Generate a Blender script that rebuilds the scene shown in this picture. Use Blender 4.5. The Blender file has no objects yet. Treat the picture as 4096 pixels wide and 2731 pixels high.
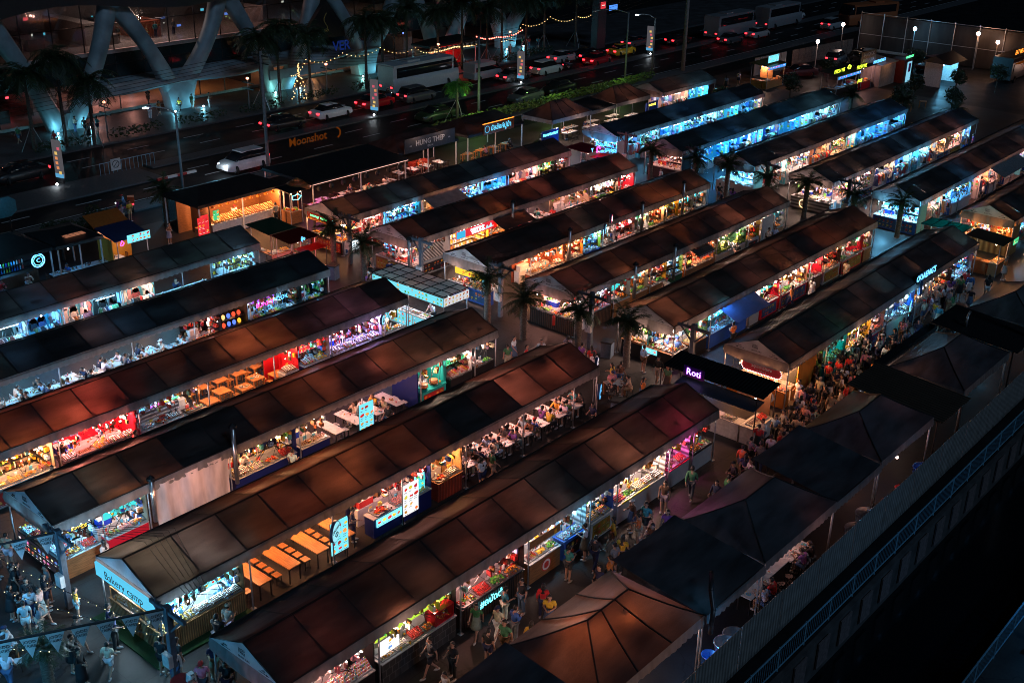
import bpy, bmesh, math, random
from mathutils import Vector, Matrix
R = random.Random(7)
PI = math.pi
rad = math.radians
SC = bpy.context.scene
COL = SC.collection
# ---------------------------------------------------------------- node materials
MATS = {}
def _nt(name):
    m = bpy.data.materials.new(name); m.use_nodes = True
    nt = m.node_tree; nt.nodes.clear()
    return m, nt, nt.nodes, nt.links
def _rgb(c): return (c[0], c[1], c[2], 1.0)
def _noise(nd, lk, scale, coord='Object', stretch=None, detail=3):
    tc = nd.new('ShaderNodeTexCoord'); n = nd.new('ShaderNodeTexNoise')
    n.inputs['Scale'].default_value = scale; n.inputs['Detail'].default_value = detail
    if stretch:
        mp = nd.new('ShaderNodeMapping'); mp.inputs['Scale'].default_value = stretch
        lk.new(tc.outputs[coord], mp.inputs[0]); lk.new(mp.outputs[0], n.inputs['Vector'])
    else: lk.new(tc.outputs[coord], n.inputs['Vector'])
    return n
def _mult(nd, lk, col_socket, fac_socket, lo, hi):
    mr = nd.new('ShaderNodeMapRange'); mr.inputs[1].default_value = .3; mr.inputs[2].default_value = .7
    mr.inputs[3].default_value = lo; mr.inputs[4].default_value = hi
    lk.new(fac_socket, mr.inputs[0])
    mx = nd.new('ShaderNodeVectorMath'); mx.operation = 'SCALE'
    lk.new(col_socket, mx.inputs[0]); lk.new(mr.outputs[0], mx.inputs['Scale'])
    return mx.outputs[0]
def mat(name, col=(.5, .5, .5), rough=.6, metal=0., emit=0., src='fixed', scale=6., var=.25, bump=0., trans=None,
        stretch=None, spec=.5, alpha=1., ior=None, sample=False):
    """src: fixed colour | obj (object colour) | vc (face colours stored in the mesh)."""
    if name in MATS: return MATS[name]
    m, nt, nd, lk = _nt(name)
    out = nd.new('ShaderNodeOutputMaterial')
    if src == 'obj': s = nd.new('ShaderNodeObjectInfo').outputs['Color']
    elif src == 'vc':
        a = nd.new('ShaderNodeAttribute'); a.attribute_name = 'Col'; s = a.outputs['Color']
    else:
        c = nd.new('ShaderNodeRGB'); c.outputs[0].default_value = _rgb(col); s = c.outputs[0]
    if emit and src != 'mixvc':
        e = nd.new('ShaderNodeEmission'); e.inputs['Strength'].default_value = emit
        lk.new(s, e.inputs['Color']); lk.new(e.outputs[0], out.inputs[0])
        if not sample: m.cycles.emission_sampling = 'NONE'
        MATS[name] = m; return m
    n = _noise(nd, lk, scale, stretch=stretch)
    if var: s = _mult(nd, lk, s, n.outputs['Fac'], 1 - var, 1 + var * .6)
    b = nd.new('ShaderNodeBsdfPrincipled')
    lk.new(s, b.inputs['Base Color'])
    b.inputs['Roughness'].default_value = rough; b.inputs['Metallic'].default_value = metal
    b.inputs['Specular IOR Level'].default_value = spec
    b.inputs['Alpha'].default_value = alpha
    if bump:
        bp = nd.new('ShaderNodeBump'); bp.inputs['Strength'].default_value = bump; bp.inputs['Distance'].default_value = .03
        lk.new(n.outputs['Fac'], bp.inputs['Height']); lk.new(bp.outputs[0], b.inputs['Normal'])
    sh = b.outputs[0]
    if trans:
        t = nd.new('ShaderNodeBsdfTranslucent'); t.inputs[0].default_value = _rgb(trans)
        a = nd.new('ShaderNodeAddShader'); lk.new(sh, a.inputs[0]); lk.new(t.outputs[0], a.inputs[1]); sh = a.outputs[0]
    lk.new(sh, out.inputs[0]); MATS[name] = m
    return m
def glass(name='clear_glass', tint=(.85, .95, 1.), a=.18):
    if name in MATS: return MATS[name]
    m, nt, nd, lk = _nt(name); out = nd.new('ShaderNodeOutputMaterial')
    t = nd.new('ShaderNodeBsdfTransparent'); t.inputs[0].default_value = _rgb(tint)
    g = nd.new('ShaderNodeBsdfGlossy'); g.inputs['Roughness'].default_value = .05
    f = nd.new('ShaderNodeLayerWeight'); f.inputs[0].default_value = .25
    mr = nd.new('ShaderNodeMapRange'); mr.inputs[3].default_value = a * .4; mr.inputs[4].default_value = .8
    lk.new(f.outputs['Fresnel'], mr.inputs[0])
    mx = nd.new('ShaderNodeMixShader'); lk.new(mr.outputs[0], mx.inputs[0]); lk.new(t.outputs[0], mx.inputs[1]); lk.new(g.outputs[0], mx.inputs[2])
    lk.new(mx.outputs[0], out.inputs[0]); MATS[name] = m; return m
def canopy_mat(name, top, through, w=1.):
    """Tent cloth: dark outside, lets some light of the lamps below through, with folds, stains and painted-in glow patches."""
    if name in MATS: return MATS[name]
    m, nt, nd, lk = _nt(name); out = nd.new('ShaderNodeOutputMaterial')
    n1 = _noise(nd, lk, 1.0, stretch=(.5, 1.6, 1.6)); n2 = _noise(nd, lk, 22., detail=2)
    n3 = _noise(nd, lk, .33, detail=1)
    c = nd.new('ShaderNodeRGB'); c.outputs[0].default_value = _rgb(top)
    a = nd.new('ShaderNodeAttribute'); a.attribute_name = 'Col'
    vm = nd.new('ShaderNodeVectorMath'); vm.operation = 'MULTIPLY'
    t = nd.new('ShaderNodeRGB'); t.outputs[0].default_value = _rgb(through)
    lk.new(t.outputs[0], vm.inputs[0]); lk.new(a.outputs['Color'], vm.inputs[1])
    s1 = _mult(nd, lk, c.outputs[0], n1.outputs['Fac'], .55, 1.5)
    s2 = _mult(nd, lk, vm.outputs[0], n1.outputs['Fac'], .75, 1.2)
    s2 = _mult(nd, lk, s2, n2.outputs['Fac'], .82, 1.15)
    s2 = _mult(nd, lk, s2, n3.outputs['Fac'], .12, 1.9)  # broad noise paints lamp hot spots and dim areas into the see-through colour
    d = nd.new('ShaderNodeBsdfPrincipled'); d.inputs['Roughness'].default_value = .55; lk.new(s1, d.inputs['Base Color'])
    d.inputs['Specular IOR Level'].default_value = .25
    bp = nd.new('ShaderNodeBump'); bp.inputs['Strength'].default_value = .4; bp.inputs['Distance'].default_value = .1
    lk.new(n1.outputs['Fac'], bp.inputs['Height']); lk.new(bp.outputs[0], d.inputs['Normal'])
    tr = nd.new('ShaderNodeBsdfTranslucent'); lk.new(s2, tr.inputs[0]); lk.new(bp.outputs[0], tr.inputs['Normal'])
    ad = nd.new('ShaderNodeAddShader'); lk.new(d.outputs[0], ad.inputs[0]); lk.new(tr.outputs[0], ad.inputs[1])
    lk.new(ad.outputs[0], out.inputs[0]); MATS[name] = m; return m
def floor_mat(name, col, joint, size, rough=.65, crack=True):
    if name in MATS: return MATS[name]
    m, nt, nd, lk = _nt(name); out = nd.new('ShaderNodeOutputMaterial')
    tc = nd.new('ShaderNodeTexCoord')
    br = nd.new('ShaderNodeTexBrick'); br.offset = 0.; br.inputs['Scale'].default_value = 1.
    br.inputs['Brick Width'].default_value = size[0]; br.inputs['Row Height'].default_value = size[1]
    br.inputs['Mortar Size'].default_value = size[2]; br.inputs['Color1'].default_value = _rgb(col)
    br.inputs['Color2'].default_value = _rgb([x * .86 for x in col]); br.inputs['Mortar'].default_value = _rgb(joint)
    lk.new(tc.outputs['Object'], br.inputs['Vector'])
    n = _noise(nd, lk, .55, detail=6); n2 = _noise(nd, lk, 9., detail=3)
    s = _mult(nd, lk, br.outputs['Color'], n.outputs['Fac'], .6, 1.2)
    s = _mult(nd, lk, s, n2.outputs['Fac'], .88, 1.1)
    if crack:
        v = nd.new('ShaderNodeTexVoronoi'); v.feature = 'DISTANCE_TO_EDGE'; v.inputs['Scale'].default_value = .16
        wn = _noise(nd, lk, 1.4, detail=4); va = nd.new('ShaderNodeVectorMath'); va.operation = 'ADD'
        lk.new(tc.outputs['Object'], va.inputs[0]); lk.new(wn.outputs['Color'], va.inputs[1]); lk.new(va.outputs[0], v.inputs['Vector'])
        mr = nd.new('ShaderNodeMapRange'); mr.inputs[1].default_value = .0; mr.inputs[2].default_value = .006
        mr.inputs[3].default_value = .45; mr.inputs[4].default_value = 1.
        lk.new(v.outputs['Distance'], mr.inputs[0]); sv = nd.new('ShaderNodeVectorMath'); sv.operation = 'SCALE'
        lk.new(s, sv.inputs[0]); lk.new(mr.outputs[0], sv.inputs['Scale']); s = sv.outputs[0]
    b = nd.new('ShaderNodeBsdfPrincipled'); lk.new(s, b.inputs['Base Color']); b.inputs['Specular IOR Level'].default_value = .12
    rr = nd.new('ShaderNodeMapRange'); rr.inputs[3].default_value = rough - .25; rr.inputs[4].default_value = rough + .2
    lk.new(n.outputs['Fac'], rr.inputs[0]); lk.new(rr.outputs[0], b.inputs['Roughness'])
    lk.new(b.outputs[0], out.inputs[0]); MATS[name] = m; return m
def wave_mat(name, col, dark, scale, axis='X', rough=.5, metal=0., src='fixed'):
    """Ribs / corrugation / slats: bump and colour bands along one axis."""
    if name in MATS: return MATS[name]
    m, nt, nd, lk = _nt(name); out = nd.new('ShaderNodeOutputMaterial')
    tc = nd.new('ShaderNodeTexCoord'); w = nd.new('ShaderNodeTexWave'); w.bands_direction = axis
    w.inputs['Scale'].default_value = scale; w.inputs['Distortion'].default_value = .0
    lk.new(tc.outputs['Object'], w.inputs['Vector'])
    mx = nd.new('ShaderNodeMix'); mx.data_type = 'RGBA'; mx.inputs[6].default_value = _rgb(dark); mx.inputs[7].default_value = _rgb(col)
    lk.new(w.outputs['Fac'], mx.inputs[0])
    n = _noise(nd, lk, 2.2, detail=4); s = _mult(nd, lk, mx.outputs[2], n.outputs['Fac'], .7, 1.15)
    b = nd.new('ShaderNodeBsdfPrincipled'); lk.new(s, b.inputs['Base Color']); b.inputs['Roughness'].default_value = rough; b.inputs['Metallic'].default_value = metal
    bp = nd.new('ShaderNodeBump'); bp.inputs['Strength'].default_value = .6; bp.inputs['Distance'].default_value = .04
    lk.new(w.outputs['Fac'], bp.inputs['Height']); lk.new(bp.outputs[0], b.inputs['Normal'])
    lk.new(b.outputs[0], out.inputs[0]); MATS[name] = m; return m
def brick_mat(name, c1, c2, mortar, w, h, ms=.012):
    if name in MATS: return MATS[name]
    m, nt, nd, lk = _nt(name); out = nd.new('ShaderNodeOutputMaterial')
    tc = nd.new('ShaderNodeTexCoord'); sp = nd.new('ShaderNodeSeparateXYZ'); cb = nd.new('ShaderNodeCombineXYZ')
    ad = nd.new('ShaderNodeMath'); ad.operation = 'ADD'
    lk.new(tc.outputs['Object'], sp.inputs[0]); lk.new(sp.outputs[0], ad.inputs[0]); lk.new(sp.outputs[1], ad.inputs[1])
    lk.new(ad.outputs[0], cb.inputs[0]); lk.new(sp.outputs[2], cb.inputs[1])
    br = nd.new('ShaderNodeTexBrick'); br.inputs['Scale'].default_value = 1.; br.inputs['Brick Width'].default_value = w
    br.inputs['Row Height'].default_value = h; br.inputs['Mortar Size'].default_value = ms
    br.inputs['Color1'].default_value = _rgb(c1); br.inputs['Color2'].default_value = _rgb(c2); br.inputs['Mortar'].default_value = _rgb(mortar)
    lk.new(cb.outputs[0], br.inputs['Vector'])
    b = nd.new('ShaderNodeBsdfPrincipled'); lk.new(br.outputs['Color'], b.inputs['Base Color']); b.inputs['Roughness'].default_value = .7
    lk.new(b.outputs[0], out.inputs[0]); MATS[name] = m; return m
# ---------------------------------------------------------------- mesh builder
class MB:
    def __init__(s): s.v = []; s.f = []; s.m = []; s.c = []; s.X = Matrix.Identity(4); s.col = (1, 1, 1); s.mi = 0; s.sm = []; s.smooth = False
    def at(s, x=0, y=0, z=0, rz=0., rx=0., ry=0., sc=1.):
        s.X = Matrix.Translation((x, y, z)) @ Matrix.Rotation(rz, 4, 'Z') @ Matrix.Rotation(ry, 4, 'Y') @ Matrix.Rotation(rx, 4, 'X')
        if sc != 1.: s.X = s.X @ Matrix.Scale(sc, 4)
        return s
    def use(s, mi=None, col=None, smooth=None):
        if mi is not None: s.mi = mi
        if col is not None: s.col = col
        if smooth is not None: s.smooth = smooth
        return s
    def add(s, vs, fs, cols=None):
        n = len(s.v)
        s.v += [tuple(s.X @ Vector(p)) for p in vs]
        for i, f in enumerate(fs):
            s.f.append([n + k for k in f]); s.m.append(s.mi); s.c.append(cols[i] if cols else s.col); s.sm.append(s.smooth)
        return s
    def box(s, x0, y0, z0, x1, y1, z1):
        v = [(x0, y0, z0), (x1, y0, z0), (x1, y1, z0), (x0, y1, z0), (x0, y0, z1), (x1, y0, z1), (x1, y1, z1), (x0, y1, z1)]
        return s.add(v, [(0, 3, 2, 1), (4, 5, 6, 7), (0, 1, 5, 4), (1, 2, 6, 5), (2, 3, 7, 6), (3, 0, 4, 7)])
    def cbox(s, cx, cy, cz, sx, sy, sz): return s.box(cx - sx / 2, cy - sy / 2, cz - sz / 2, cx + sx / 2, cy + sy / 2, cz + sz / 2)
    def quad(s, a, b, c, d): return s.add([a, b, c, d], [(0, 1, 2, 3)])
    def tube(s, p, q, r, r2=None, n=6, cap=True):
        r2 = r if r2 is None else r2; p = Vector(p); q = Vector(q); d = (q - p)
        if d.length < 1e-6: return s
        d.normalize(); a = d.orthogonal().normalized(); b = d.cross(a); v = []
        for k in range(n):
            t = 2 * PI * k / n; u = a * math.cos(t) + b * math.sin(t); v.append(p + u * r)
        for k in range(n):
            t = 2 * PI * k / n; u = a * math.cos(t) + b * math.sin(t); v.append(q + u * r2)
        f = [(k, (k + 1) % n, n + (k + 1) % n, n + k) for k in range(n)]
        if cap: f += [tuple(range(n - 1, -1, -1)), tuple(range(n, 2 * n))]
        return s.add(v, f)
    def path(s, pts, r, n=5, r2=None):
        for i in range(len(pts) - 1):
            a = r if r2 is None else r + (r2 - r) * i / (len(pts) - 1); b = r if r2 is None else r + (r2 - r) * (i + 1) / (len(pts) - 1)
            s.tube(pts[i], pts[i + 1], a, b, n, cap=(i == 0 or i == len(pts) - 2))
        return s
    def lathe(s, prof, n=12, x=0, y=0, z=0):
        v = []; f = []
        for r, h in prof:
            for k in range(n): v.append((x + r * math.cos(2 * PI * k / n), y + r * math.sin(2 * PI * k / n), z + h))
        for j in range(len(prof) - 1):
            for k in range(n): f.append((j * n + k, j * n + (k + 1) % n, (j + 1) * n + (k + 1) % n, (j + 1) * n + k))
        f.append(tuple(range(n - 1, -1, -1))); L = (len(prof) - 1) * n; f.append(tuple(range(L, L + n)))
        return s.add(v, f)
    def ball(s, c, rx, ry=None, rz=None, n=8, m=6):
        ry = rx if ry is None else ry; rz = rx if rz is None else rz; v = []; f = []
        for j in range(1, m):
            t = PI * j / m
            for k in range(n):
                p = 2 * PI * k / n; v.append((c[0] + rx * math.sin(t) * math.cos(p), c[1] + ry * math.sin(t) * math.sin(p), c[2] + rz * math.cos(t)))
        v.append((c[0], c[1], c[2] + rz)); v.append((c[0], c[1], c[2] - rz)); T = len(v) - 2
        for j in range(m - 2):
            for k in range(n): f.append((j * n + k, (j + 1) * n + k, (j + 1) * n + (k + 1) % n, j * n + (k + 1) % n))
        for k in range(n):
            f.append((k, (k + 1) % n, T)); f.append(((m - 2) * n + (k + 1) % n, (m - 2) * n + k, T + 1))
        return s.add(v, f)
    def prism(s, poly, y0, y1, axis='y'):
        """poly in (x,z), extruded along y (or in (y,z) along x, or (x,y) along z)."""
        n = len(poly)
        if axis == 'y': v = [(a, y0, b) for a, b in poly] + [(a, y1, b) for a, b in poly]
        elif axis == 'x': v = [(y0, a, b) for a, b in poly] + [(y1, a, b) for a, b in poly]
        else: v = [(a, b, y0) for a, b in poly] + [(a, b, y1) for a, b in poly]
        f = [tuple(range(n)), tuple(range(2 * n - 1, n - 1, -1))] + [(k, n + k, n + (k + 1) % n, (k + 1) % n) for k in range(n)]
        return s.add(v, f)
    def grid(s, P):
        a, b = len(P), len(P[0])
        return s.add([p for r in P for p in r], [(i * b + j, (i + 1) * b + j, (i + 1) * b + j + 1, i * b + j + 1) for i in range(a - 1) for j in range(b - 1)])
    def mesh(s, name, mats):
        me = bpy.data.meshes.new(name); me.from_pydata(s.v, [], s.f)
        if not isinstance(mats, (list, tuple)): mats = [mats]
        for m in mats: me.materials.append(m)
        me.polygons.foreach_set('material_index', s.m); me.polygons.foreach_set('use_smooth', s.sm)
        ca = me.color_attributes.new('Col', 'FLOAT_COLOR', 'CORNER'); buf = []
        for f, c in zip(s.f, s.c): buf += [c[0], c[1], c[2], 1.] * len(f)
        ca.data.foreach_set('color', buf); me.update(); return me
    def build(s, name, mats, parent=None, loc=None, rz=0., col=None):
        return link(name, s.mesh(name, mats), parent, loc, rz, col)
def link(name, data, parent=None, loc=None, rz=0., col=None):
    o = bpy.data.objects.new(name, data); COL.objects.link(o)
    if parent is not None: o.parent = parent
    if loc is not None: o.location = loc
    o.rotation_euler[2] = rz
    if col is not None: o.color = (col[0], col[1], col[2], 1)
    return o
LABELS = {}
def tag(o, label, cat, group=None, kind=None):
    if kind: o['kind'] = kind
    if label:
        o['label'] = label; LABELS.setdefault(label, []).append(o)
    if cat: o['category'] = cat
    if group: o['group'] = group
    return o
def thing(name, label, cat, loc=(0, 0, 0), rz=0., group=None):
    return tag(link(name, None, None, loc, rz), label, cat, group)
def struct(name, mb, mats): o = mb.build(name, mats); o['kind'] = 'structure'; return o
def dup(o, loc, rz=0., col=None, parent=None):
    c = o.copy(); COL.objects.link(c)
    for k in ('label', 'group'):
        if k in c: del c[k]
    if parent is None: c.location = loc; c.rotation_euler[2] = rz
    else: c.parent = parent
    if col is not None: c.color = (col[0], col[1], col[2], 1)
    for ch in o.children: dup(ch, None, 0, None, c)
    return c
def kill(o):
    for ch in list(o.children): kill(ch)
    bpy.data.objects.remove(o)
# ---------------------------------------------------------------- lettering
FONTC = {}
def text_mesh(s, size, depth=.004, bold=0.):
    k = (s, round(size, 3), depth, bold)
    if k in FONTC: return FONTC[k]
    cu = bpy.data.curves.new('t', 'FONT'); cu.body = s; cu.size = size; cu.extrude = depth; cu.align_x = 'CENTER'; cu.align_y = 'CENTER'
    cu.offset = bold; cu.resolution_u = 2
    o = bpy.data.objects.new('t', cu); COL.objects.link(o)
    bpy.context.view_layer.update()
    me = bpy.data.meshes.new_from_object(o.evaluated_get(bpy.context.evaluated_depsgraph_get()))
    bpy.data.objects.remove(o); me.name = 'lettering'; FONTC[k] = me
    return me
def lettering(s, size, m, parent, loc, face='-y', tilt=0., bold=0., roll=0., col=None):
    """face: which way the writing looks ('-y' front of a row, '-x' the gable side)."""
    me = text_mesh(s, size, bold=bold).copy(); me.materials.clear(); me.materials.append(m)
    o = bpy.data.objects.new('lettering', me); COL.objects.link(o); o.parent = parent; o.location = loc
    o.rotation_euler = (PI / 2 - tilt, roll, {'-y': 0, '-x': -PI / 2, '+y': PI, '+x': PI / 2}[face])
    if col: o.color = (*col, 1)
    return o
# ---------------------------------------------------------------- lamps
KW = 2.6
def plight(x, y, z, col, w, parent=None, r=.06, spot=None):
    ld = bpy.data.lights.new('lamp_light', 'POINT'); ld.color = col; ld.energy = w; ld.shadow_soft_size = r
    ld.energy *= KW
    o = bpy.data.objects.new('lamp_light', ld); COL.objects.link(o)
    if parent is not None: o.parent = parent
    o.location = (x, y, z); return o
# ---------------------------------------------------------------- palette
WARM = (1., .42, .17); PINK = (1., .42, .33); COOL = (.06, .43, 1.); WHITE = (1., .64, .50); ICE = (.17, .62, 1.); RED = (1., .10, .08); AMB = (1., .36, .08); MAG = (1., .12, .55); VIO = (.45, .2, 1.); TEAL = (.1, .8, .75)
vc = mat('painted_goods', src='vc', rough=.5, var=.2)
vcg = mat('glossy_goods', src='vc', rough=.25, var=.1)
vce = mat('backlit_print', src='vc', emit=1.0)
objc = mat('coloured_cloth', src='obj', rough=.8, var=.25, scale=9, bump=.2)
objp = mat('coloured_paint', src='obj', rough=.35, var=.08)
obje = mat('glowing_colour', src='obj', emit=3.)
steel = mat('brushed_steel', (.55, .56, .58), .3, .9)
polem = mat('galvanised_pole', (.45, .46, .48), .45, .6)
blackm = mat('black_metal', (.012, .012, .014), .5)
wood = mat('warm_wood', (.30, .13, .05), .5, stretch=(1, 9, 9), scale=3, var=.4)
wood2 = mat('orange_wood', (.50, .19, .055), .4, stretch=(9, 1, 9), scale=2.5, var=.35)
darkwood = mat('dark_wood', (.06, .025, .012), .6, stretch=(9, 9, 1), scale=3, var=.4)
whitem = mat('white_laminate', (.56, .55, .54), .4, var=.2)
clearg = glass()
bulbw = mat('lit_bulb_warm', (1., .72, .42), emit=14.)
bulbc = mat('lit_bulb_cool', (.62, .86, 1.), emit=12.)
bulbp = mat('lit_bulb_pink', (1., .80, .72), emit=12.)
# ---------------------------------------------------------------- ground, road, canal
def sheet(name, pts, z, m):
    mb = MB(); mb.add([(x, y, z) for x, y in pts], [tuple(range(len(pts)))]); return struct(name, mb, m)
asph = floor_mat('asphalt', (.015, .016, .018), (.012, .012, .014), (40, 40, .001), .6)
conc = floor_mat('market_concrete', (.052, .0445, .042), (.025, .021, .02), (4.05, 3.4, .012), .55)
pave = floor_mat('plaza_paving', (.07, .07, .074), (.045, .045, .045), (1.2, .6, .02), .5, False)
sheet('ground', [(-400, 14.2), (900, 14.2), (900, 900), (-400, 900)], 0, asph)
sheet('market_floor', [(0, 20.2), (128, 20.2), (134, 74), (0, 74)], .004, conc); sheet('yard_floor', [(0, 14.6), (128, 14.6), (128, 20.2), (0, 20.2)], .004, asph)

# ---------------------------------------------------------------- the long market tents
HW, HE, HR, VAL = 1.89, 2.70, 3.466, .36
seam_shadem = mat('seam_and_shade_tape', (.012, .011, .012), .7, var=.1)
valm = mat('valance_cloth', (.12, .112, .112), .7, var=.45, scale=2.5, bump=.4, trans=(.03, .026, .025), stretch=(1, 1, .4))
gabm = mat('gable_cloth', (.42, .41, .42), .7, var=.3, scale=1.6, bump=.3, trans=(.03, .03, .033))
inkm = mat('printed_ink', (.02, .02, .025), .8, var=0.)
CAN = {'brown': canopy_mat('brown_canopy_cloth', (.030, .026, .026), (.0205, .0092, .0060)),
       'black': canopy_mat('black_canopy_cloth', (.016, .016, .018), (.004, .0034, .0036)),
       'grey': canopy_mat('grey_canopy_cloth', (.040, .038, .039), (.0125, .0078, .0062)),
       'blue': canopy_mat('slate_canopy_cloth', (.025, .027, .031), (.0075, .0063, .0070))}
CAN['char'] = canopy_mat('charcoal_canopy_cloth', (.045, .048, .056), (.020, .012, .010)); CAN['rust'] = canopy_mat('rust_canopy_cloth', (.03, .026, .025), (.05, .021, .013))
TENT = {}
def scallop(mb, x0, x1, y, z, h, out=-1, step=.36, axis='x'):
    n = max(1, round((x1 - x0) / step)); k = 4; top = []; bot = []
    for i in range(n * k + 1):
        t = i / k; x = x0 + (x1 - x0) * i / (n * k)
        w = .018 * math.sin(i * 1.7) + .012 * math.sin(i * .37)
        b = z - h - .055 * abs(math.sin(PI * t)) - .03 * math.sin(x * .8)
        if axis == 'x': top.append((x, y, z)); bot.append((x, y + out * .05 + w, b))
        else: top.append((y, x, z)); bot.append((y + out * .05 + w, x, b))
    mid = [((a[0] + b[0]) / 2, (a[1] + b[1]) / 2, (a[2] + b[2]) / 2) for a, b in zip(top, bot)]
    mb.grid([top, mid, bot])
def tent(key, name, label, y, x0, x1, cloth='brown', dark=(), pitch=2., poles=True, logo='BLOCK A.B.C', gable=True, glow={}):
    t = thing('market_tent', label, 'tent', (x0, y, 0), 0, 'long market tents'); L = x1 - x0
    TENT[key] = dict(y=y, x0=x0, x1=x1, name=name)
    nb = max(1, round(L / pitch)); p = L / nb; k = 5
    RR = random.Random(key)
    mb = MB(); ys = [-HW - .04, -HW * .68, -HW * .34, 0, HW * .34, HW * .68, HW + .04]
    for b in range(nb):
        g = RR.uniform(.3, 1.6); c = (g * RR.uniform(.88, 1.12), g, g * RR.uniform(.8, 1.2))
        if b in glow: c = tuple(q * glow[b] / g for q in c)  # chosen bays get their own painted glow
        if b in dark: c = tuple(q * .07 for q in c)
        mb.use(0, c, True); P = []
        for i in range(k + 1):
            u = i / k; x = b * p + u * p; row = []
            for yy in ys:
                s = abs(yy) / HW; zz = HR + (HE - HR) * min(1, s) - .045 * math.sin(PI * u) * (.4 + .6 * math.sin(PI * min(1, s))) - .03 * math.sin(PI * min(1, s))
                if b in (0, nb - 1): zz += .03 * math.sin(9 * u + 4 * s)
                row.append((x, yy, zz))
            P.append(row)
        mb.grid(P)
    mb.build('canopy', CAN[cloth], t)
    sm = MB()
    for b in range(nb + 1):  # dark strips on the panel seams also paint the shade of the frames below
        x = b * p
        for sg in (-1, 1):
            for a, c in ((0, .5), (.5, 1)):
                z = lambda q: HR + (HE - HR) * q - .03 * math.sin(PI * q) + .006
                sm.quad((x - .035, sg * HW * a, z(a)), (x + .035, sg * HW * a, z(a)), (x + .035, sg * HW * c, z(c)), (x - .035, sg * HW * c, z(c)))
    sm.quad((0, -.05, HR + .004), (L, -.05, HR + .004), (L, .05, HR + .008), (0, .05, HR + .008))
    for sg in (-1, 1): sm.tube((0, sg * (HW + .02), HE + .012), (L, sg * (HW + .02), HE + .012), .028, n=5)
    sm.build('seam_and_shade', seam_shadem, t)
    fr = MB()
    for b in range(0, nb + 1):
        x = min(max(b * p, .06), L - .06)
        for sg in (-1, 1): fr.tube((x, sg * (HW - .04), HE - .1), (x, 0, HR - .14), .03, n=5)
    for sg in (-1, 1): fr.tube((0, sg * (HW - .05), HE - .1), (L, sg * (HW - .05), HE - .1), .03, n=5)
    fr.build('roof_frame', polem, t)
    v = MB().use(0, (1, 1, 1), True); scallop(v, 0, L, -HW - .045, HE + .01, VAL); v.build('valance', valm, t)
    v = MB().use(0, (1, 1, 1), True); scallop(v, 0, L, HW + .045, HE + .01, VAL, 1); v.build('valance', valm, t)
    if gable:
        for xx, o in ((-.01, -1), (L + .01, 1)):
            g = MB().use(0, (1, 1, 1), True)
            g.add([(xx, -HW, HE), (xx, HW, HE), (xx, 0, HR - .02)], [(0, 1, 2)])
            g.build('gable', gabm, t)
            v = MB().use(0, (1, 1, 1), True)
            n = 24; top = []; mid = []; bot = []
            for i in range(n + 1):
                yy = -HW + 2 * HW * i / n; sag = .14 * math.sin(PI * i / n)
                top.append((xx, yy, HE)); mid.append((xx + o * (.06 + .03 * math.sin(i * 1.9)), yy, HE - .24 - sag * .5)); bot.append((xx + o * .03, yy, HE - .5 - sag))
            v.grid([top, mid, bot]); v.build('valance', valm, t)
        if logo:
            for s, sz, yy, zz in (('JODD', .13, .1, HE + .43), ('FAIRS', .14, .1, HE + .31), (logo, .10, 0, HE + .14), ('even', .12, 1.0, HE + .2), ('odd', .12, -1.0, HE + .2)):
                lettering(s, sz, inkm, t, (-.03, yy, zz), '-x')
            a = MB()
            for yy, d in ((1.0, 1), (-1.0, -1)):
                a.add([(-.02, yy - d * .26, HE + .1), (-.02, yy - d * .26, HE + .07), (-.02, yy + d * .12, HE + .07), (-.02, yy + d * .12, HE + .035), (-.02, yy + d * .28, HE + .085), (-.02, yy + d * .12, HE + .135), (-.02, yy + d * .12, HE + .1)], [(0, 1, 2, 3, 4, 5, 6)])
            a.build('arrow_print', inkm, t)
    if poles:
        xs = [0.1] + [x - x0 for x in poles] + [L - .1] if isinstance(poles, (list, tuple)) else [.1 + (L - .2) * i / round(L / 4) for i in range(round(L / 4) + 1)]
        for x in xs:
            q = MB().use(0, smooth=True); q.tube((x, -HW + .02, 0), (x, -HW + .02, HE - .05), .035, n=7); q.box(x - .1, -HW - .08, 0, x + .1, -HW + .12, .02); q.build('pole', polem, t)
        for x in (.1, L - .1):
            q = MB().use(0, smooth=True); q.tube((x, HW - .02, 0), (x, HW - .02, HE - .05), .035, n=7); q.box(x - .1, HW - .12, 0, x + .1, HW + .08, .02); q.build('pole', polem, t)
    return t
YR = [26.07, 33.03, 39.87, 46.70, 53.47, 60.35]
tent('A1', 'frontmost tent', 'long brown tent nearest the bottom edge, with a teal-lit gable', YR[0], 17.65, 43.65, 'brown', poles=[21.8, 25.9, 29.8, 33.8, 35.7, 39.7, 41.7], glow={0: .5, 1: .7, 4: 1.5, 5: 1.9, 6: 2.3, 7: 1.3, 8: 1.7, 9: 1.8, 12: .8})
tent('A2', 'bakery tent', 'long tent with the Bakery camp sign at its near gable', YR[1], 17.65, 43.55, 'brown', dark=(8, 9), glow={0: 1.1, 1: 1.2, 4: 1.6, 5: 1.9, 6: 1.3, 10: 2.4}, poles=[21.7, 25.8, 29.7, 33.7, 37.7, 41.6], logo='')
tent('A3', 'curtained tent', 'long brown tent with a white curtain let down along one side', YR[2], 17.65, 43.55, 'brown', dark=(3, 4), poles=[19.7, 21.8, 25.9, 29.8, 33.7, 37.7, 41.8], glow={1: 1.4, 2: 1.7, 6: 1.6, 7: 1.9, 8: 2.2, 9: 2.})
tent('A4', 'red-glowing tent', 'long brown tent with two cloth panels glowing red from below', YR[3], 13.6, 43.5, 'brown', poles=[21.7, 25.8, 29.7, 33.8, 37.7, 41.7], glow={3: 1.5, 4: 3.2, 5: 2.9, 8: 1.6, 9: 1.9, 10: 1.3})
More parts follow.
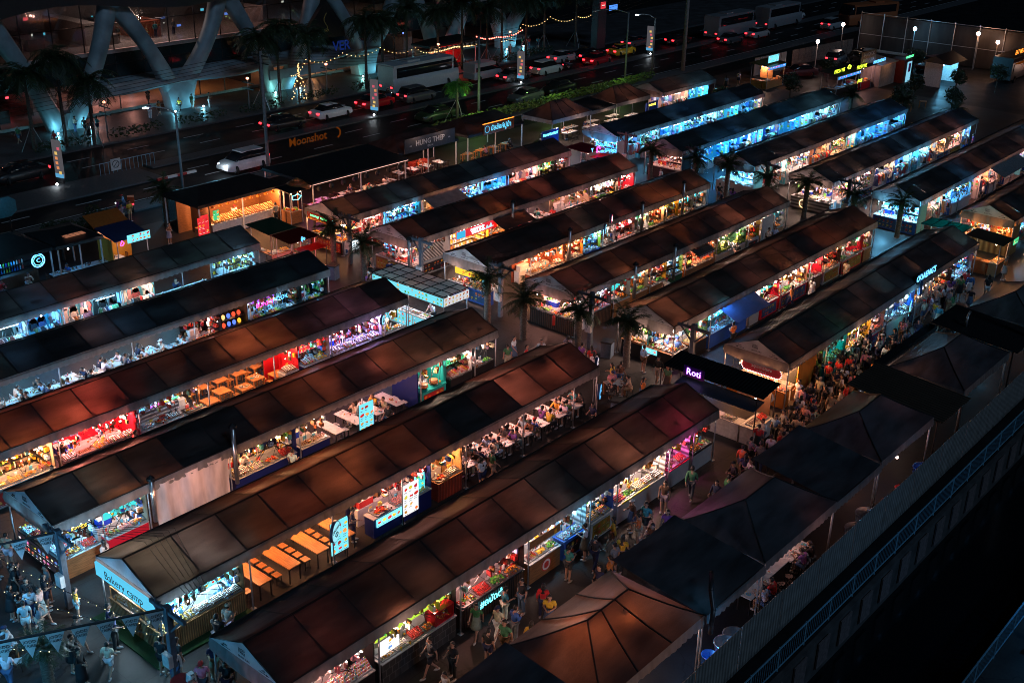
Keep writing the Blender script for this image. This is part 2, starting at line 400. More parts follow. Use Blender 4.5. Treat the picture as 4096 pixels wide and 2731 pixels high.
tent('A5', 'black dining tent', 'long black tent over the crowded white chairs', YR[4], 9.6, 43.5, 'black', poles=[17.7, 21.7, 25.6, 29.8, 33.7, 37.5, 41.5])
tent('A6', 'rear left tent', 'long grey tent behind the black dining tent, nearest the street', YR[5], 9.6, 43.6, 'grey', poles=[25.7, 29.8, 33.6, 37.7, 40.7])
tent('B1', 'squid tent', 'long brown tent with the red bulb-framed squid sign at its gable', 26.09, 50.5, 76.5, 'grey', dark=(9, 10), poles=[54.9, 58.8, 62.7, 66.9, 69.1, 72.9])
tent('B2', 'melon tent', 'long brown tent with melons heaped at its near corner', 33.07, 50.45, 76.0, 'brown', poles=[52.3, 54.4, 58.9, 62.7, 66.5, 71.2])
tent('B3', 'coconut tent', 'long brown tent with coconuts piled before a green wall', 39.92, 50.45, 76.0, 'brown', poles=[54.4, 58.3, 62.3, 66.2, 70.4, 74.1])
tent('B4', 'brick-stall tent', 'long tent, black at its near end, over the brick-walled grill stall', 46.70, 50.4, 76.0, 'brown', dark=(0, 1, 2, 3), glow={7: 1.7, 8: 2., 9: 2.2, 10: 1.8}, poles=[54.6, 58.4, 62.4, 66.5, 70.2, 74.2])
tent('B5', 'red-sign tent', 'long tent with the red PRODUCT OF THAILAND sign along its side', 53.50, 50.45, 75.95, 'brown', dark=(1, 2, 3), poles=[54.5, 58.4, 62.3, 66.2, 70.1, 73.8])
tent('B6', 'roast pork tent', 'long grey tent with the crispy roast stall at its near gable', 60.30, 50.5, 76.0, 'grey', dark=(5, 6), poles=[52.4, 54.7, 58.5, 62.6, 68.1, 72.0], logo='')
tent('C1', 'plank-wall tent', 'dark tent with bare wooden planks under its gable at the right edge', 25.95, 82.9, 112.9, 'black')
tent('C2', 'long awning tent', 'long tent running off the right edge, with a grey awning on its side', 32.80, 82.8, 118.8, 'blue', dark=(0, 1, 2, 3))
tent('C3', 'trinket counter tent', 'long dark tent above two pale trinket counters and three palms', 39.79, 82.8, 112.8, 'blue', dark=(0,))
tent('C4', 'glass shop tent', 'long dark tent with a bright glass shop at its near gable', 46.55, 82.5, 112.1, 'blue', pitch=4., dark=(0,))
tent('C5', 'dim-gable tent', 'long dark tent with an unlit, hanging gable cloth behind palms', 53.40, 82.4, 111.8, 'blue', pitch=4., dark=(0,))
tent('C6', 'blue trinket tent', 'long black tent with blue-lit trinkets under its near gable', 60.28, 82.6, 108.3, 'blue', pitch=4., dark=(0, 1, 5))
tent('C7', 'short far tent', 'short grey tent farthest back, beside the green hedge', 67.75, 100.8, 111.0, 'grey', pitch=3.3, logo='')
# ---------------------------------------------------------------- people
skinm = mat('skin', (.42, .235, .165), .55, var=.08)
facem = mat('face_marks', (.03, .012, .01), .5, var=0.)
hairm = mat('dark_hair', (.010, .008, .008), .5, var=.2)
shoem = mat('shoes', (.45, .45, .46), .6, var=.3)
def skin_mesh(name, nodes, edges, root, m, sub=1):
    me = bpy.data.meshes.new(name); keys = list(nodes); ix = {k: i for i, k in enumerate(keys)}
    me.from_pydata([nodes[k][0] for k in keys], [(ix[a], ix[b]) for a, b in edges], [])
    o = bpy.data.objects.new(name, me); COL.objects.link(o)
    sk = o.modifiers.new('s', 'SKIN'); sk.use_smooth_shade = True; sk.branch_smoothing = .3
    for k in keys:
        r = nodes[k][1]; d = me.skin_vertices[0].data[ix[k]]
        d.radius = r if isinstance(r, tuple) else (r, r); d.use_root = (k == root)
    if sub: s = o.modifiers.new('u', 'SUBSURF'); s.levels = sub; s.render_levels = sub
    bpy.context.view_layer.update()
    out = bpy.data.meshes.new_from_object(o.evaluated_get(bpy.context.evaluated_depsgraph_get()))
    bpy.data.objects.remove(o); out.name = name; out.materials.clear(); out.materials.append(m)
    return out
def joints(kind):
    J = dict(pelvis=(0, 0, .95), waist=(0, 0, 1.08), chest=(0, -.005, 1.27), neck=(0, -.01, 1.43), head=(0, -.03, 1.575))
    for s, n in ((1, 'l'), (-1, 'r')):
        J['sh' + n] = (s * .175, 0, 1.385); J['el' + n] = (s * .235, .03, 1.12); J['wr' + n] = (s * .24, -.05, .89)
        J['hip' + n] = (s * .09, 0, .90); J['kn' + n] = (s * .10, -.015, .50); J['an' + n] = (s * .105, .02, .09)
    if kind == 'phone':
        for s, n in ((1, 'l'), (-1, 'r')): J['el' + n] = (s * .23, .0, 1.13); J['wr' + n] = (s * .09, -.26, 1.16)
        J['head'] = (0, -.06, 1.57)
    if kind == 'hold':
        J['elr'] = (-.23, .0, 1.13); J['wrr'] = (-.13, -.27, 1.12); J['hipl'] = (.1, 0, .90); J['anl'] = (.15, -.04, .09); J['knl'] = (.13, -.05, .5)
    if kind == 'walk':
        J['knl'] = (.09, -.17, .52); J['anl'] = (.09, -.30, .10); J['knr'] = (-.09, .04, .49); J['anr'] = (-.09, .34, .17)
        J['ell'] = (.23, .12, 1.14); J['wrl'] = (.22, .14, .90); J['elr'] = (-.23, -.04, 1.13); J['wrr'] = (-.21, -.22, .95)
    if kind == 'lean':
        J['chest'] = (0, -.10, 1.25); J['waist'] = (0, -.03, 1.08); J['neck'] = (0, -.18, 1.39); J['head'] = (0, -.24, 1.52)
        for s, n in ((1, 'l'), (-1, 'r')): J['sh' + n] = (s * .175, -.13, 1.35); J['el' + n] = (s * .25, -.24, 1.14); J['wr' + n] = (s * .17, -.47, 1.06)
    if kind == 'reach':
        J['elr'] = (-.24, -.2, 1.26); J['wrr'] = (-.2, -.45, 1.3); J['ell'] = (.24, -.05, 1.13); J['wrl'] = (.18, -.27, 1.05)
    if kind in ('sit', 'sit2'):
        J.update(pelvis=(0, 0, .52), waist=(0, -.02, .66), chest=(0, -.08, .85), neck=(0, -.13, 1.00), head=(0, -.18, 1.135))
        for s, n in ((1, 'l'), (-1, 'r')):
            J['sh' + n] = (s * .175, -.10, .96); J['el' + n] = (s * .24, -.22, .75); J['wr' + n] = (s * .14, -.43, .80)
            J['hip' + n] = (s * .09, -.02, .50); J['kn' + n] = (s * .12, -.43, .50); J['an' + n] = (s * .12, -.40, .09)
        if kind == 'sit2':
            J['wrr'] = (-.06, -.30, 1.0); J['elr'] = (-.25, -.2, .78); J['chest'] = (0, -.04, .86); J['neck'] = (0, -.06, 1.02); J['head'] = (0, -.09, 1.16)
            J['shl'] = (.175, -.05, .97); J['shr'] = (-.175, -.05, .97)
    return J
def lerp(a, b, t): return tuple(x + (y - x) * t for x, y in zip(a, b))
def body_mesh(J):
    N = {'pelvis': (J['pelvis'], (.125, .10)), 'waist': (J['waist'], (.115, .09)), 'chest': (J['chest'], (.135, .10)), 'neck': (J['neck'], .05), 'jaw': (lerp(J['neck'], J['head'], .6), .05)}
    E = [('pelvis', 'waist'), ('waist', 'chest'), ('chest', 'neck'), ('neck', 'jaw')]
    for n in 'lr':
        N['sh' + n] = (J['sh' + n], .058); N['el' + n] = (J['el' + n], .040); N['wr' + n] = (J['wr' + n], .027)
        d = Vector(J['wr' + n]) - Vector(J['el' + n]); d.normalize(); N['pa' + n] = (tuple(Vector(J['wr' + n]) + d * .07), (.034, .02))
        N['hip' + n] = (J['hip' + n], .088); N['kn' + n] = (J['kn' + n], .055); N['an' + n] = (J['an' + n], .036)
        f = Vector(J['an' + n]); N['to' + n] = ((f.x, f.y - .13, f.z - .045), .034)
        E += [('chest', 'sh' + n), ('sh' + n, 'el' + n), ('el' + n, 'wr' + n), ('wr' + n, 'pa' + n), ('pelvis', 'hip' + n), ('hip' + n, 'kn' + n), ('kn' + n, 'an' + n), ('an' + n, 'to' + n)]
    me = skin_mesh('body', N, E, 'pelvis', skinm)
    bm = bmesh.new(); bm.from_mesh(me)
    x = MB().use(0, smooth=True); h = Vector(J['head']); t = (h - Vector(J['neck'])).normalized()
    x.ball(h, .078, .098, .118, 10, 8); x.ball((h.x, h.y - .03, h.z - .07), .052, .06, .05)
    x.tube((h.x, h.y - .088, h.z + .015), (h.x, h.y - .118, h.z - .025), .008, .017, 5)
    for s in (-1, 1): x.ball((h.x + s * .08, h.y + .01, h.z - .01), .014, .025, .034, 6, 4)
    for n in 'lr':                                                   # hands: four fingers of unequal length, bent at the knuckle, and a side thumb
        w0 = Vector(J['wr' + n]); d = (w0 - Vector(J['el' + n])).normalized(); side = d.cross(Vector((0, -1, 0)) if abs(d.y) < .7 else Vector((0, 0, 1))).normalized(); up = d.cross(side)
        for k, ln in enumerate((.072, .082, .076, .058)):
            b = w0 + d * .085 + side * (.026 - .0175 * k); m_ = b + d * ln * .55 + up * .008; e_ = m_ + d * ln * .35 + up * .026
            x.tube(b, m_, .0095, .0085, 5); x.tube(m_, e_, .0085, .0065, 5)
        b = w0 + d * .035 + side * .03; m_ = b + side * .028 + d * .025; x.tube(b, m_, .011, .009, 5); x.tube(m_, m_ + d * .03 + up * .012, .009, .007, 5)
    x.use(1); x.smooth = False
    for s in (-1, 1): x.ball((h.x + s * .032, h.y - .088, h.z + .014), .013, .008, .007, 6, 4); x.cbox(h.x + s * .033, h.y - .092, h.z + .036, .034, .008, .007)
    x.cbox(h.x, h.y - .093, h.z - .052, .042, .01, .009)
    tmp = x.mesh('t', [skinm, facem]); bm.from_mesh(tmp); bm.to_mesh(me); bm.free(); me.materials.append(facem)
    return me
def top_mesh(J, loose=0., long=False):
    N = {'pelvis': (lerp(J['pelvis'], J['waist'], .15), (.15 + loose, .125 + loose)), 'waist': (J['waist'], (.14 + loose, .115 + loose)), 'chest': (J['chest'], (.16, .125)), 'collar': (lerp(J['chest'], J['neck'], .75), .075)}
    E = [('pelvis', 'waist'), ('waist', 'chest'), ('chest', 'collar')]
    for n in 'lr':
        N['sh' + n] = (J['sh' + n], .078); E.append(('chest', 'sh' + n))
        N['sl' + n] = (lerp(J['sh' + n], J['el' + n], .72), .07); E.append(('sh' + n, 'sl' + n))
        if long: N['sl' + n] = (J['el' + n], .056); N['cu' + n] = (lerp(J['el' + n], J['wr' + n], .9), .042); E.append(('sl' + n, 'cu' + n))
    return skin_mesh('top', N, E, 'pelvis', objc)
def legs_mesh(J, kind):
    N = {'pelvis': (J['pelvis'], (.15, .125))}; E = []
    for n in 'lr':
        N['hip' + n] = (J['hip' + n], .112); E.append(('pelvis', 'hip' + n))
        if kind == 'shorts': N['kn' + n] = (lerp(J['hip' + n], J['kn' + n], .78), .10); E.append(('hip' + n, 'kn' + n))
        else:
            N['kn' + n] = (J['kn' + n], .078); N['an' + n] = (lerp(J['kn' + n], J['an' + n], .92), .068); E += [('hip' + n, 'kn' + n), ('kn' + n, 'an' + n)]
    return skin_mesh(kind, N, E, 'pelvis', objc)
def skirt_mesh(J, ln):
    if J['pelvis'][2] < .7: return legs_mesh(J, 'shorts')
    x = MB().use(0, smooth=True); p = J['pelvis']; prof = []; n = 14
    for i, (z, r) in enumerate(((.16, .135), (.05, .155), (-.12, .185), (-ln * .7, .21), (-ln, .235))): prof.append((r, z))
    x.lathe(prof, n, p[0], p[1], p[2]); return x.mesh('skirt', objc)
def hair_mesh(J, kind):
    h = Vector(J['head']); x = MB().use(0, smooth=True)
    x.ball((h.x, h.y + .012, h.z + .014), .089, .107, .120, 12, 9)
    for i, v in enumerate(x.v):
        if v[1] < h.y - .03 and v[2] < h.z + .06: x.v[i] = (h.x + (v[0] - h.x) * .8, h.y + (v[1] - h.y) * .5, max(v[2], h.z - .02))
        elif v[2] < h.z - .06: x.v[i] = (h.x + (v[0] - h.x) * .85, h.y + (v[1] - h.y) * .8, h.z - .06)
    if kind == 'long':
        b = Vector(J['chest']); x.grid([[(h.x + u * .085, h.y + .075 - abs(u) * .05, h.z), (h.x + u * .095, h.y + .095 - abs(u) * .05, h.z - .13), (h.x + u * .10, max(h.y, b.y) + .13 - abs(u) * .04, h.z - .30)] for u in (-1, -.5, 0, .5, 1)])
        x.grid([[(h.x + u * .08, h.y + .04, h.z - .02), (h.x + u * .085, h.y + .05, h.z - .15), (h.x + u * .09, max(h.y, b.y) + .09, h.z - .30)] for u in (1, 0, -1)])
    if kind == 'bun': x.ball((h.x, h.y + .115, h.z + .03), .045)
    if kind == 'cap':
        y = MB().use(0, smooth=True); y.ball((h.x, h.y + .008, h.z + .028), .094, .112, .105, 12, 8)
        y.v = [(v[0], v[1], max(v[2], h.z + .03)) for v in y.v]; y.smooth = False
        y.prism([(h.x + .075 * math.cos(a), h.y - .08 - .10 * math.sin(a)) for a in [PI * k / 6 for k in range(7)]], h.z + .03, h.z + .042, 'z')
        return y.mesh('cap', objc)
    return x.mesh('hair', hairm)
def shoe_mesh(J):
    x = MB().use(0, smooth=True)
    for n in 'lr':
        a = Vector(J['an' + n]); x.ball((a.x, a.y - .055, a.z - .045), .046, .135, .05, 8, 6)
    return x.mesh('shoes', shoem)
PM = {}
def pmesh(pose, what):
    k = (pose, what)
    if k not in PM:
        J = joints(pose)
        PM[k] = {'body': lambda: body_mesh(J), 'tee': lambda: top_mesh(J), 'loose': lambda: top_mesh(J, .02), 'longsleeve': lambda: top_mesh(J, .01, True), 'trousers': lambda: legs_mesh(J, 'trousers'),
                 'shorts': lambda: legs_mesh(J, 'shorts'), 'skirt': lambda: skirt_mesh(J, .40), 'dress': lambda: skirt_mesh(J, .62), 'short': lambda: hair_mesh(J, 'short'), 'long': lambda: hair_mesh(J, 'long'),
                 'bun': lambda: hair_mesh(J, 'bun'), 'cap': lambda: hair_mesh(J, 'cap'), 'shoes': lambda: shoe_mesh(J)}[what]()
    return PM[k]
CN = {'white': (.75, .74, .73), 'black': (.012, .012, .014), 'navy': (.015, .022, .07), 'grey': (.22, .22, .23), 'red': (.55, .03, .03), 'blue': (.05, .14, .45), 'pink': (.65, .25, .30), 'yellow': (.7, .38, .04), 'orange': (.65, .17, .04),
      'green': (.06, .22, .09), 'teal': (.04, .25, .28), 'beige': (.48, .38, .28), 'brown': (.14, .07, .04), 'light blue': (.35, .5, .68), 'purple': (.2, .08, .3), 'cream': (.65, .58, .45), 'denim': (.07, .12, .22), 'charcoal': (.04, .04, .045)}
TOPS = ['white', 'black', 'white', 'grey', 'navy', 'black', 'red', 'light blue', 'pink', 'beige', 'blue', 'white', 'teal', 'yellow', 'charcoal', 'cream', 'orange', 'green', 'brown', 'purple']
BOTS = ['black', 'denim', 'beige', 'white', 'grey', 'navy', 'black', 'charcoal', 'brown']
def person(x, y, rz, pose, place, top=None, bot=None, bk=None, hair=None, z=0., sc=1., group=None, tk=None):
    """place: words that end the label, e.g. 'by the bakery counter'."""
    auto = top is None or bot is None
    for t_ in range(300):
        tp = top or R.choice(TOPS); bt = bot or R.choice(BOTS); k = bk or R.choice(['trousers', 'trousers', 'shorts', 'shorts', 'skirt']); hr = hair or R.choice(['short', 'short', 'long', 'long', 'bun', 'cap'])
        if k == 'dress': bt = tp; d = f'{tp} dress'
        else: d = f'{tp} top, {bt} {k}'
        hw_ = {'short': 'short hair', 'long': 'long hair', 'bun': 'bun', 'cap': 'cap'}[hr]
        lab = f'person in {d}, {hw_}, {place}'
        if len(lab.split()) > 16: lab = f'person in {d}, {place}'
        if lab not in LABELS: break
    o = link('person', pmesh(pose, 'body'), None, (x, y, z), rz); o.scale = (sc, sc, sc)
    tag(o, lab, 'person', group)
    tk = tk or R.choice(['tee', 'tee', 'loose', 'longsleeve']); jj = lambda c: tuple(min(1, v * R.uniform(.85, 1.15)) for v in c)
    link('shirt' if k != 'dress' else 'bodice', pmesh(pose, tk), o, col=jj(CN[tp])); link(k, pmesh(pose, k), o, col=jj(CN[bt]))
    link('hair', pmesh(pose, 'short' if hr == 'cap' else hr), o)
    if hr == 'cap': link('cap', pmesh(pose, 'cap'), o, col=CN[R.choice(['white', 'black', 'red', 'navy', 'beige'])])
    link('shoes', pmesh(pose, 'shoes'), o)
    return o
ORD = ['first', 'second', 'third', 'fourth', 'fifth', 'sixth', 'seventh', 'eighth', 'ninth', 'tenth', 'eleventh', 'twelfth', 'thirteenth', 'fourteenth', 'fifteenth', 'sixteenth']
# ---------------------------------------------------------------- goods, trays, furniture
def nug(mb, x, y, z, r, c, sq=1.):
    v = [(x + r, y, z), (x - r, y, z), (x, y + r, z), (x, y - r, z), (x, y, z + r * sq), (x, y, z - r * sq)]
    mb.use(col=tuple(min(1, q * R.uniform(.75, 1.2)) for q in c)); mb.add(v, [(0, 2, 4), (2, 1, 4), (1, 3, 4), (3, 0, 4), (2, 0, 5), (1, 2, 5), (3, 1, 5), (0, 3, 5)])
def heap(mb, x, y, z, w, d, h, cols, n, r=.03):
    for k in range(n):
        u, v = R.uniform(-1, 1), R.uniform(-1, 1); t = max(0, 1 - (u * u + v * v) * .6)
        nug(mb, x + u * (w / 2 - r), y + v * (d / 2 - r), z + h * t * R.uniform(.5, 1), r * R.uniform(.7, 1.3), R.choice(cols), R.uniform(.5, 1))
def rows(mb, x, y, z, w, d, nx, ny, f):
    for i in range(nx):
        for j in range(ny): f(mb, x + (i + .5) / nx * w - w / 2, y + (j + .5) / ny * d - d / 2, z + .02 * j, i, j)
def cup(mb, x, y, z, c, lid=(.8, .8, .8), r=.036, h=.10): mb.use(col=c).lathe([(r * .75, 0), (r, h)], 7, x, y, z); mb.use(col=lid).lathe([(r * 1.05, h), (r * .9, h + .012)], 7, x, y, z)
def bottle(mb, x, y, z, c, cap, h=.2, r=.032): mb.use(col=c).lathe([(r, 0), (r, h * .65), (r * .4, h * .82), (r * .4, h * .92)], 6, x, y, z); mb.use(col=cap).lathe([(r * .45, h * .92), (r * .45, h)], 6, x, y, z)
def stick(mb, x, y, z, c, ln=.26): 
    mb.use(col=(.5, .33, .15)).tube((x, y - ln * .7, z), (x, y + ln * .5, z + .06), .005, n=4)
    for k in range(4): nug(mb, x, y - ln * .2 + k * ln * .18, z + .02 + k * .012, .028, c)
def boxes(mb, x, y, z, w, d, nx, ny, cols, h=.06): rows(mb, x, y, z, w, d, nx, ny, lambda m, a, b, c, i, j: m.use(col=tuple(q * R.uniform(.8, 1.15) for q in R.choice(cols))).cbox(a, b, c + h / 2, w / nx * .82, d / ny * .82, h))
YEL = [(.85, .45, .03), (.8, .55, .1)]; ORG = [(.75, .22, .03), (.6, .16, .03), (.8, .35, .08)]; REDS = [(.6, .03, .02), (.7, .08, .04), (.45, .03, .03)]; BRN = [(.22, .09, .03), (.3, .14, .05), (.16, .06, .03)]; GRN = [(.1, .4, .05), (.2, .5, .08), (.06, .25, .05)]
WHT = [(.8, .76, .7), (.85, .8, .75)]; PNK = [(.75, .25, .25), (.8, .4, .35), (.7, .16, .2)]; MIX = [(.7, .1, .08), (.8, .5, .05), (.15, .45, .08), (.8, .75, .7), (.1, .2, .55), (.7, .2, .45), (.1, .5, .5)]
BLUES = [(.05, .25, .7), (.1, .5, .8), (.4, .7, .9), (.8, .85, .9), (.03, .08, .3)]; CLO = [(.75, .72, .68), (.6, .5, .42), (.35, .1, .1), (.1, .12, .25), (.03, .03, .03), (.55, .3, .3), (.3, .38, .5), (.65, .6, .5), (.75, .72, .68)]
def T_(f):
    def g(): m = MB(); f(m); return m
    return g
TRAYS = {  # key: (name, words, dims, food)
 'skewer': ('skewer_tray', 'steel tray of grilled skewers', lambda m: rows(m, 0, 0, .03, .62, .2, 10, 1, lambda q, a, b, c, i, j: stick(q, a, b, c, BRN[i % 3]))),
 'fruitstick': ('fruit_skewer_tray', 'tray of upright red candied fruit sticks', lambda m: rows(m, 0, 0, .03, .6, .34, 8, 4, lambda q, a, b, c, i, j: [nug(q, a, b, c + .03 + .045 * k, .026, (REDS + PNK + YEL)[(i + k) % 8]) for k in range(4)])),
 'chicken': ('food_tray', 'tray heaped with golden fried chicken', lambda m: heap(m, 0, 0, .03, .62, .4, .10, ORG, 42, .045)),
 'sausage': ('food_tray', 'tray of shiny red sausages', lambda m: rows(m, 0, 0, .05, .6, .36, 4, 7, lambda q, a, b, c, i, j: q.use(col=R.choice(REDS)).tube((a - .06, b, c), (a + .06, b, c + .01), .02, n=5))),
 'salad': ('salad_bowl', 'leaf-lined tray heaped with green herbs', lambda m: heap(m, 0, 0, .03, .66, .44, .14, GRN, 50, .05)),
 'noodle': ('noodle_tray', 'tray of orange fried noodles', lambda m: heap(m, 0, 0, .03, .6, .4, .12, ORG + YEL, 46, .035)),
 'mango': ('fruit_tray', 'tray of sliced yellow mango', lambda m: rows(m, 0, 0, .04, .6, .38, 5, 4, lambda q, a, b, c, i, j: q.use(col=YEL[(i + j) % 2]).ball((a, b, c + .02), .05, .035, .03, 6, 4))),
 'cups': ('cup_tray', 'tray of lidded drink cups', lambda m: rows(m, 0, 0, .02, .62, .36, 7, 4, lambda q, a, b, c, i, j: cup(q, a, b, c, [(.75, .3, .1), (.6, .1, .1), (.75, .55, .2), (.2, .45, .1)][i % 4]))),
 'dessert': ('dessert_tray', 'yellow-edged tray of small white dessert cups', lambda m: rows(m, 0, 0, .02, .64, .44, 9, 6, lambda q, a, b, c, i, j: cup(q, a, b, c, (.75, .68, .5), (.8, .7, .5), .028, .05))),
 'purple': ('dessert_tray', 'tray of dark berry desserts in rows', lambda m: rows(m, 0, 0, .02, .64, .42, 8, 4, lambda q, a, b, c, i, j: cup(q, a, b, c, (.3, .02, .08), (.5, .05, .12), .032, .07))),
 'sushi': ('sushi_tray', 'black tray of sushi pieces in rows', lambda m: (boxes(m, 0, 0, .03, .6, .38, 8, 5, WHT, .03), boxes(m, 0, 0, .06, .6, .38, 8, 5, ORG + PNK + YEL, .018))),
 'squid': ('squid_tray', 'tray of orange grilled squid', lambda m: heap(m, 0, 0, .03, .7, .42, .09, ORG + PNK, 40, .055)),
 'prawn': ('prawn_tray', 'tray of pink prawns', lambda m: rows(m, 0, 0, .04, .62, .38, 8, 4, lambda q, a, b, c, i, j: q.use(col=PNK[(i + j) % 3]).ball((a, b, c + .015), .022, .045, .02, 5, 4))),
 'bun': ('bread_tray', 'tray of golden baked buns', lambda m: rows(m, 0, 0, .03, .62, .4, 6, 4, lambda q, a, b, c, i, j: q.use(col=R.choice([(.62, .33, .10), (.7, .42, .14)])).ball((a, b, c + .02), .048, .042, .035, 7, 4))),
 'roll': ('sandwich_tray', 'tray of filled bread rolls', lambda m: rows(m, 0, 0, .03, .6, .4, 3, 5, lambda q, a, b, c, i, j: (q.use(col=(.6, .32, .12)).ball((a, b, c + .02), .085, .03, .03, 7, 4), q.use(col=(.75, .5, .05)).ball((a, b - .008, c + .035), .07, .018, .02, 6, 4)))),
 'melon': ('melon_heap', 'heap of pale round melons', lambda m: [m.use(col=R.choice([(.55, .5, .25), (.62, .58, .35), (.4, .42, .15)])).ball((x, y, z), .1, .1, .095, 9, 6) for x, y, z in [(-.3 + .2 * i, -.1 + .2 * j, .1) for i in range(4) for j in range(2)] + [(-.2 + .2 * i, 0, .25) for i in range(3)] + [(-.1, 0, .39), (.1, 0, .39)]]),
 'coconut': ('coconut_heap', 'heap of green coconuts', lambda m: [m.use(col=R.choice([(.22, .3, .05), (.35, .36, .1), (.16, .22, .05)])).ball((x, y, z), .11, .11, .12, 9, 6) for x, y, z in [(-.33 + .22 * i, -.11 + .22 * j, .11) for i in range(4) for j in range(2)] + [(-.22 + .22 * i, 0, .28) for i in range(3)] + [(-.11, 0, .45), (.11, 0, .45)]]),
 'veg': ('vegetable_tray', 'mixed heap of chillies, limes and tomatoes', lambda m: [heap(m, -.24 + .16 * k, R.uniform(-.05, .05), .03, .2, .36, .10, [c], 14, .035) for k, c in enumerate([(.6, .03, .02), (.15, .45, .05), (.75, .3, .04), (.3, .5, .1)])]),
 'jar': ('jar_tray', 'rows of glass jars with white lids', lambda m: rows(m, 0, 0, .02, .62, .36, 8, 4, lambda q, a, b, c, i, j: cup(q, a, b, c, (.35, .2, .12), (.85, .85, .85), .032, .09))),
 'dumpling': ('dumpling_tray', 'bamboo tray of white dumplings', lambda m: rows(m, 0, 0, .03, .58, .38, 7, 5, lambda q, a, b, c, i, j: nug(q, a, b, c + .02, .038, WHT[j % 2], .8))),
 'pork': ('pork_tray', 'tray of crisp brown roast pork', lambda m: boxes(m, 0, 0, .03, .62, .4, 7, 5, BRN + ORG, .05)),
 'bottlejuice': ('bottle_tray', 'rows of coloured juice bottles', lambda m: rows(m, 0, 0, .01, .62, .34, 8, 3, lambda q, a, b, c, i, j: bottle(q, a, b, c, [(.8, .3, .03), (.6, .03, .05), (.75, .55, .05), (.15, .45, .05)][i // 2], (.85, .85, .85)))),
 'curry': ('curry_pan', 'steel pan of orange curry', lambda m: heap(m, 0, 0, .04, .58, .38, .04, ORG + REDS, 40, .04)),
 'ice': ('ice_tray', 'tray of pale seafood on ice', lambda m: (heap(m, 0, 0, .02, .66, .44, .06, [(.7, .8, .85)], 36, .04), heap(m, 0, 0, .07, .5, .34, .05, PNK + WHT, 20, .04))),
 'banana': ('banana_bunch', 'heap of ripe yellow bananas', lambda m: [m.use(col=YEL[k % 2]).path([(-.25 + .06 * k, -.12, .05), (-.25 + .06 * k, 0, .12), (-.24 + .06 * k, .12, .09)], .022, 5) for k in range(9)]),
 'cosmetic': ('nail_polish_rack', 'stepped rack of tiny coloured polish bottles', lambda m: [(m.use(col=(.8, .75, .75)).box(-.36, -.2 + .08 * j, .0, .36, -.12 + .08 * j, .05 + .06 * j), [bottle(m, -.33 + .055 * i, -.16 + .08 * j, .05 + .06 * j, R.choice(MIX + PNK), (.05, .05, .05), .09, .02) for i in range(13)]) for j in range(5)]),
}
traysteel = mat('steel_tray', (.45, .46, .48), .35, .8)
TP = {}
def tray(x, y, z, rz, key, where, sc=1.):
    nm, words, f = TRAYS[key]
    if key not in TP:
        a = MB().use(0)
        a.box(-.36, -.24, 0, .36, .24, .015)
        for b in ((-.36, -.24, .36, -.225), (-.36, .225, .36, .24), (-.36, -.225, -.345, .225), (.345, -.225, .36, .225)): a.box(b[0], b[1], .015, b[2], b[3], .05)
        m = MB(); f(m); TP[key] = (a.mesh('tray', traysteel), m.mesh('food', vcg))
    lab = f'{words} {where}'
    o = tag(link(nm, TP[key][0], None, (x, y, z), rz), lab, 'food tray', 'trays of ' + key + ' ' + where); o.scale = (sc, sc, sc)
    link('food', TP[key][1], o); return o
# hanging lamps
def lamp_parts(kind, col):
    a = MB(); b = MB()
    if kind == 'petal':
        a.use(0).tube((0, 0, .03), (0, 0, .4), .006, n=4); a.lathe([(.03, .0), (.035, .05)], 8)
        for k in range(5):
            t = 2 * PI * k / 5; c, s = math.cos(t), math.sin(t); P = lambda r, q, h: (r * c - q * s, r * s + q * c, h)
            b.add([P(.03, -.02, 0), P(.2, -.042, -.035), P(.2, .042, -.035), P(.03, .02, 0), P(.03, -.02, .012), P(.2, -.042, -.023), P(.2, .042, -.023), P(.03, .02, .012)], [(0, 3, 2, 1), (4, 5, 6, 7), (0, 1, 5, 4), (1, 2, 6, 5), (2, 3, 7, 6), (3, 0, 4, 7)])
    elif kind == 'bulb':
        a.use(0).tube((0, 0, .07), (0, 0, .4), .006, n=4); a.lathe([(.022, .05), (.018, .10)], 7); b.use(0, smooth=True).ball((0, 0, 0), .06, .06, .07)
    elif kind == 'tube':
        a.use(0).box(-.62, -.03, .02, .62, .03, .045); a.tube((-.5, 0, .04), (-.5, 0, .3), .005, n=4); a.tube((.5, 0, .04), (.5, 0, .3), .005, n=4); b.use(0).tube((-.6, 0, 0), (.6, 0, 0), .018, n=7)
    else:                                                            # shade
        a.use(0, smooth=True).tube((0, 0, .12), (0, 0, .5), .006, n=4); a.lathe([(.15, -.02), (.14, .03), (.05, .11), (.02, .14)], 12); b.use(0, smooth=True).ball((0, 0, -.005), .055)
    return a, b
LM = {}
SHADES = {'petal': whitem, 'bulb': blackm, 'tube': whitem, 'shade': mat('orange_enamel', (.6, .22, .03), .3), 'whiteshade': whitem}
def lamp(x, y, z, kind, col, where, watts, rz=0., below=.1):
    bm_ = bulbc if col in (COOL, ICE) else bulbp if col in (PINK, WHITE, RED, MAG, VIO) else bulbw
    k = (kind, bm_.name)
    if k not in LM: a, b = lamp_parts(kind, col); LM[k] = (a.mesh('fitting', SHADES[kind]), b.mesh('bulb', bm_))
    words = {'petal': 'five-petal white lamp', 'bulb': 'bare round bulb', 'tube': 'white strip lamp', 'shade': 'orange-shaded lamp', 'whiteshade': 'white dome lamp'}[kind]
    o = tag(link('hanging_lamp', LM[k][0], None, (x, y, z), rz), f'{words} hanging {where}', 'lamp', f'{words}s {where}')
    link('bulb', LM[k][1], o)
    if watts: plight(0, 0, -below, col, watts, o)
    return o
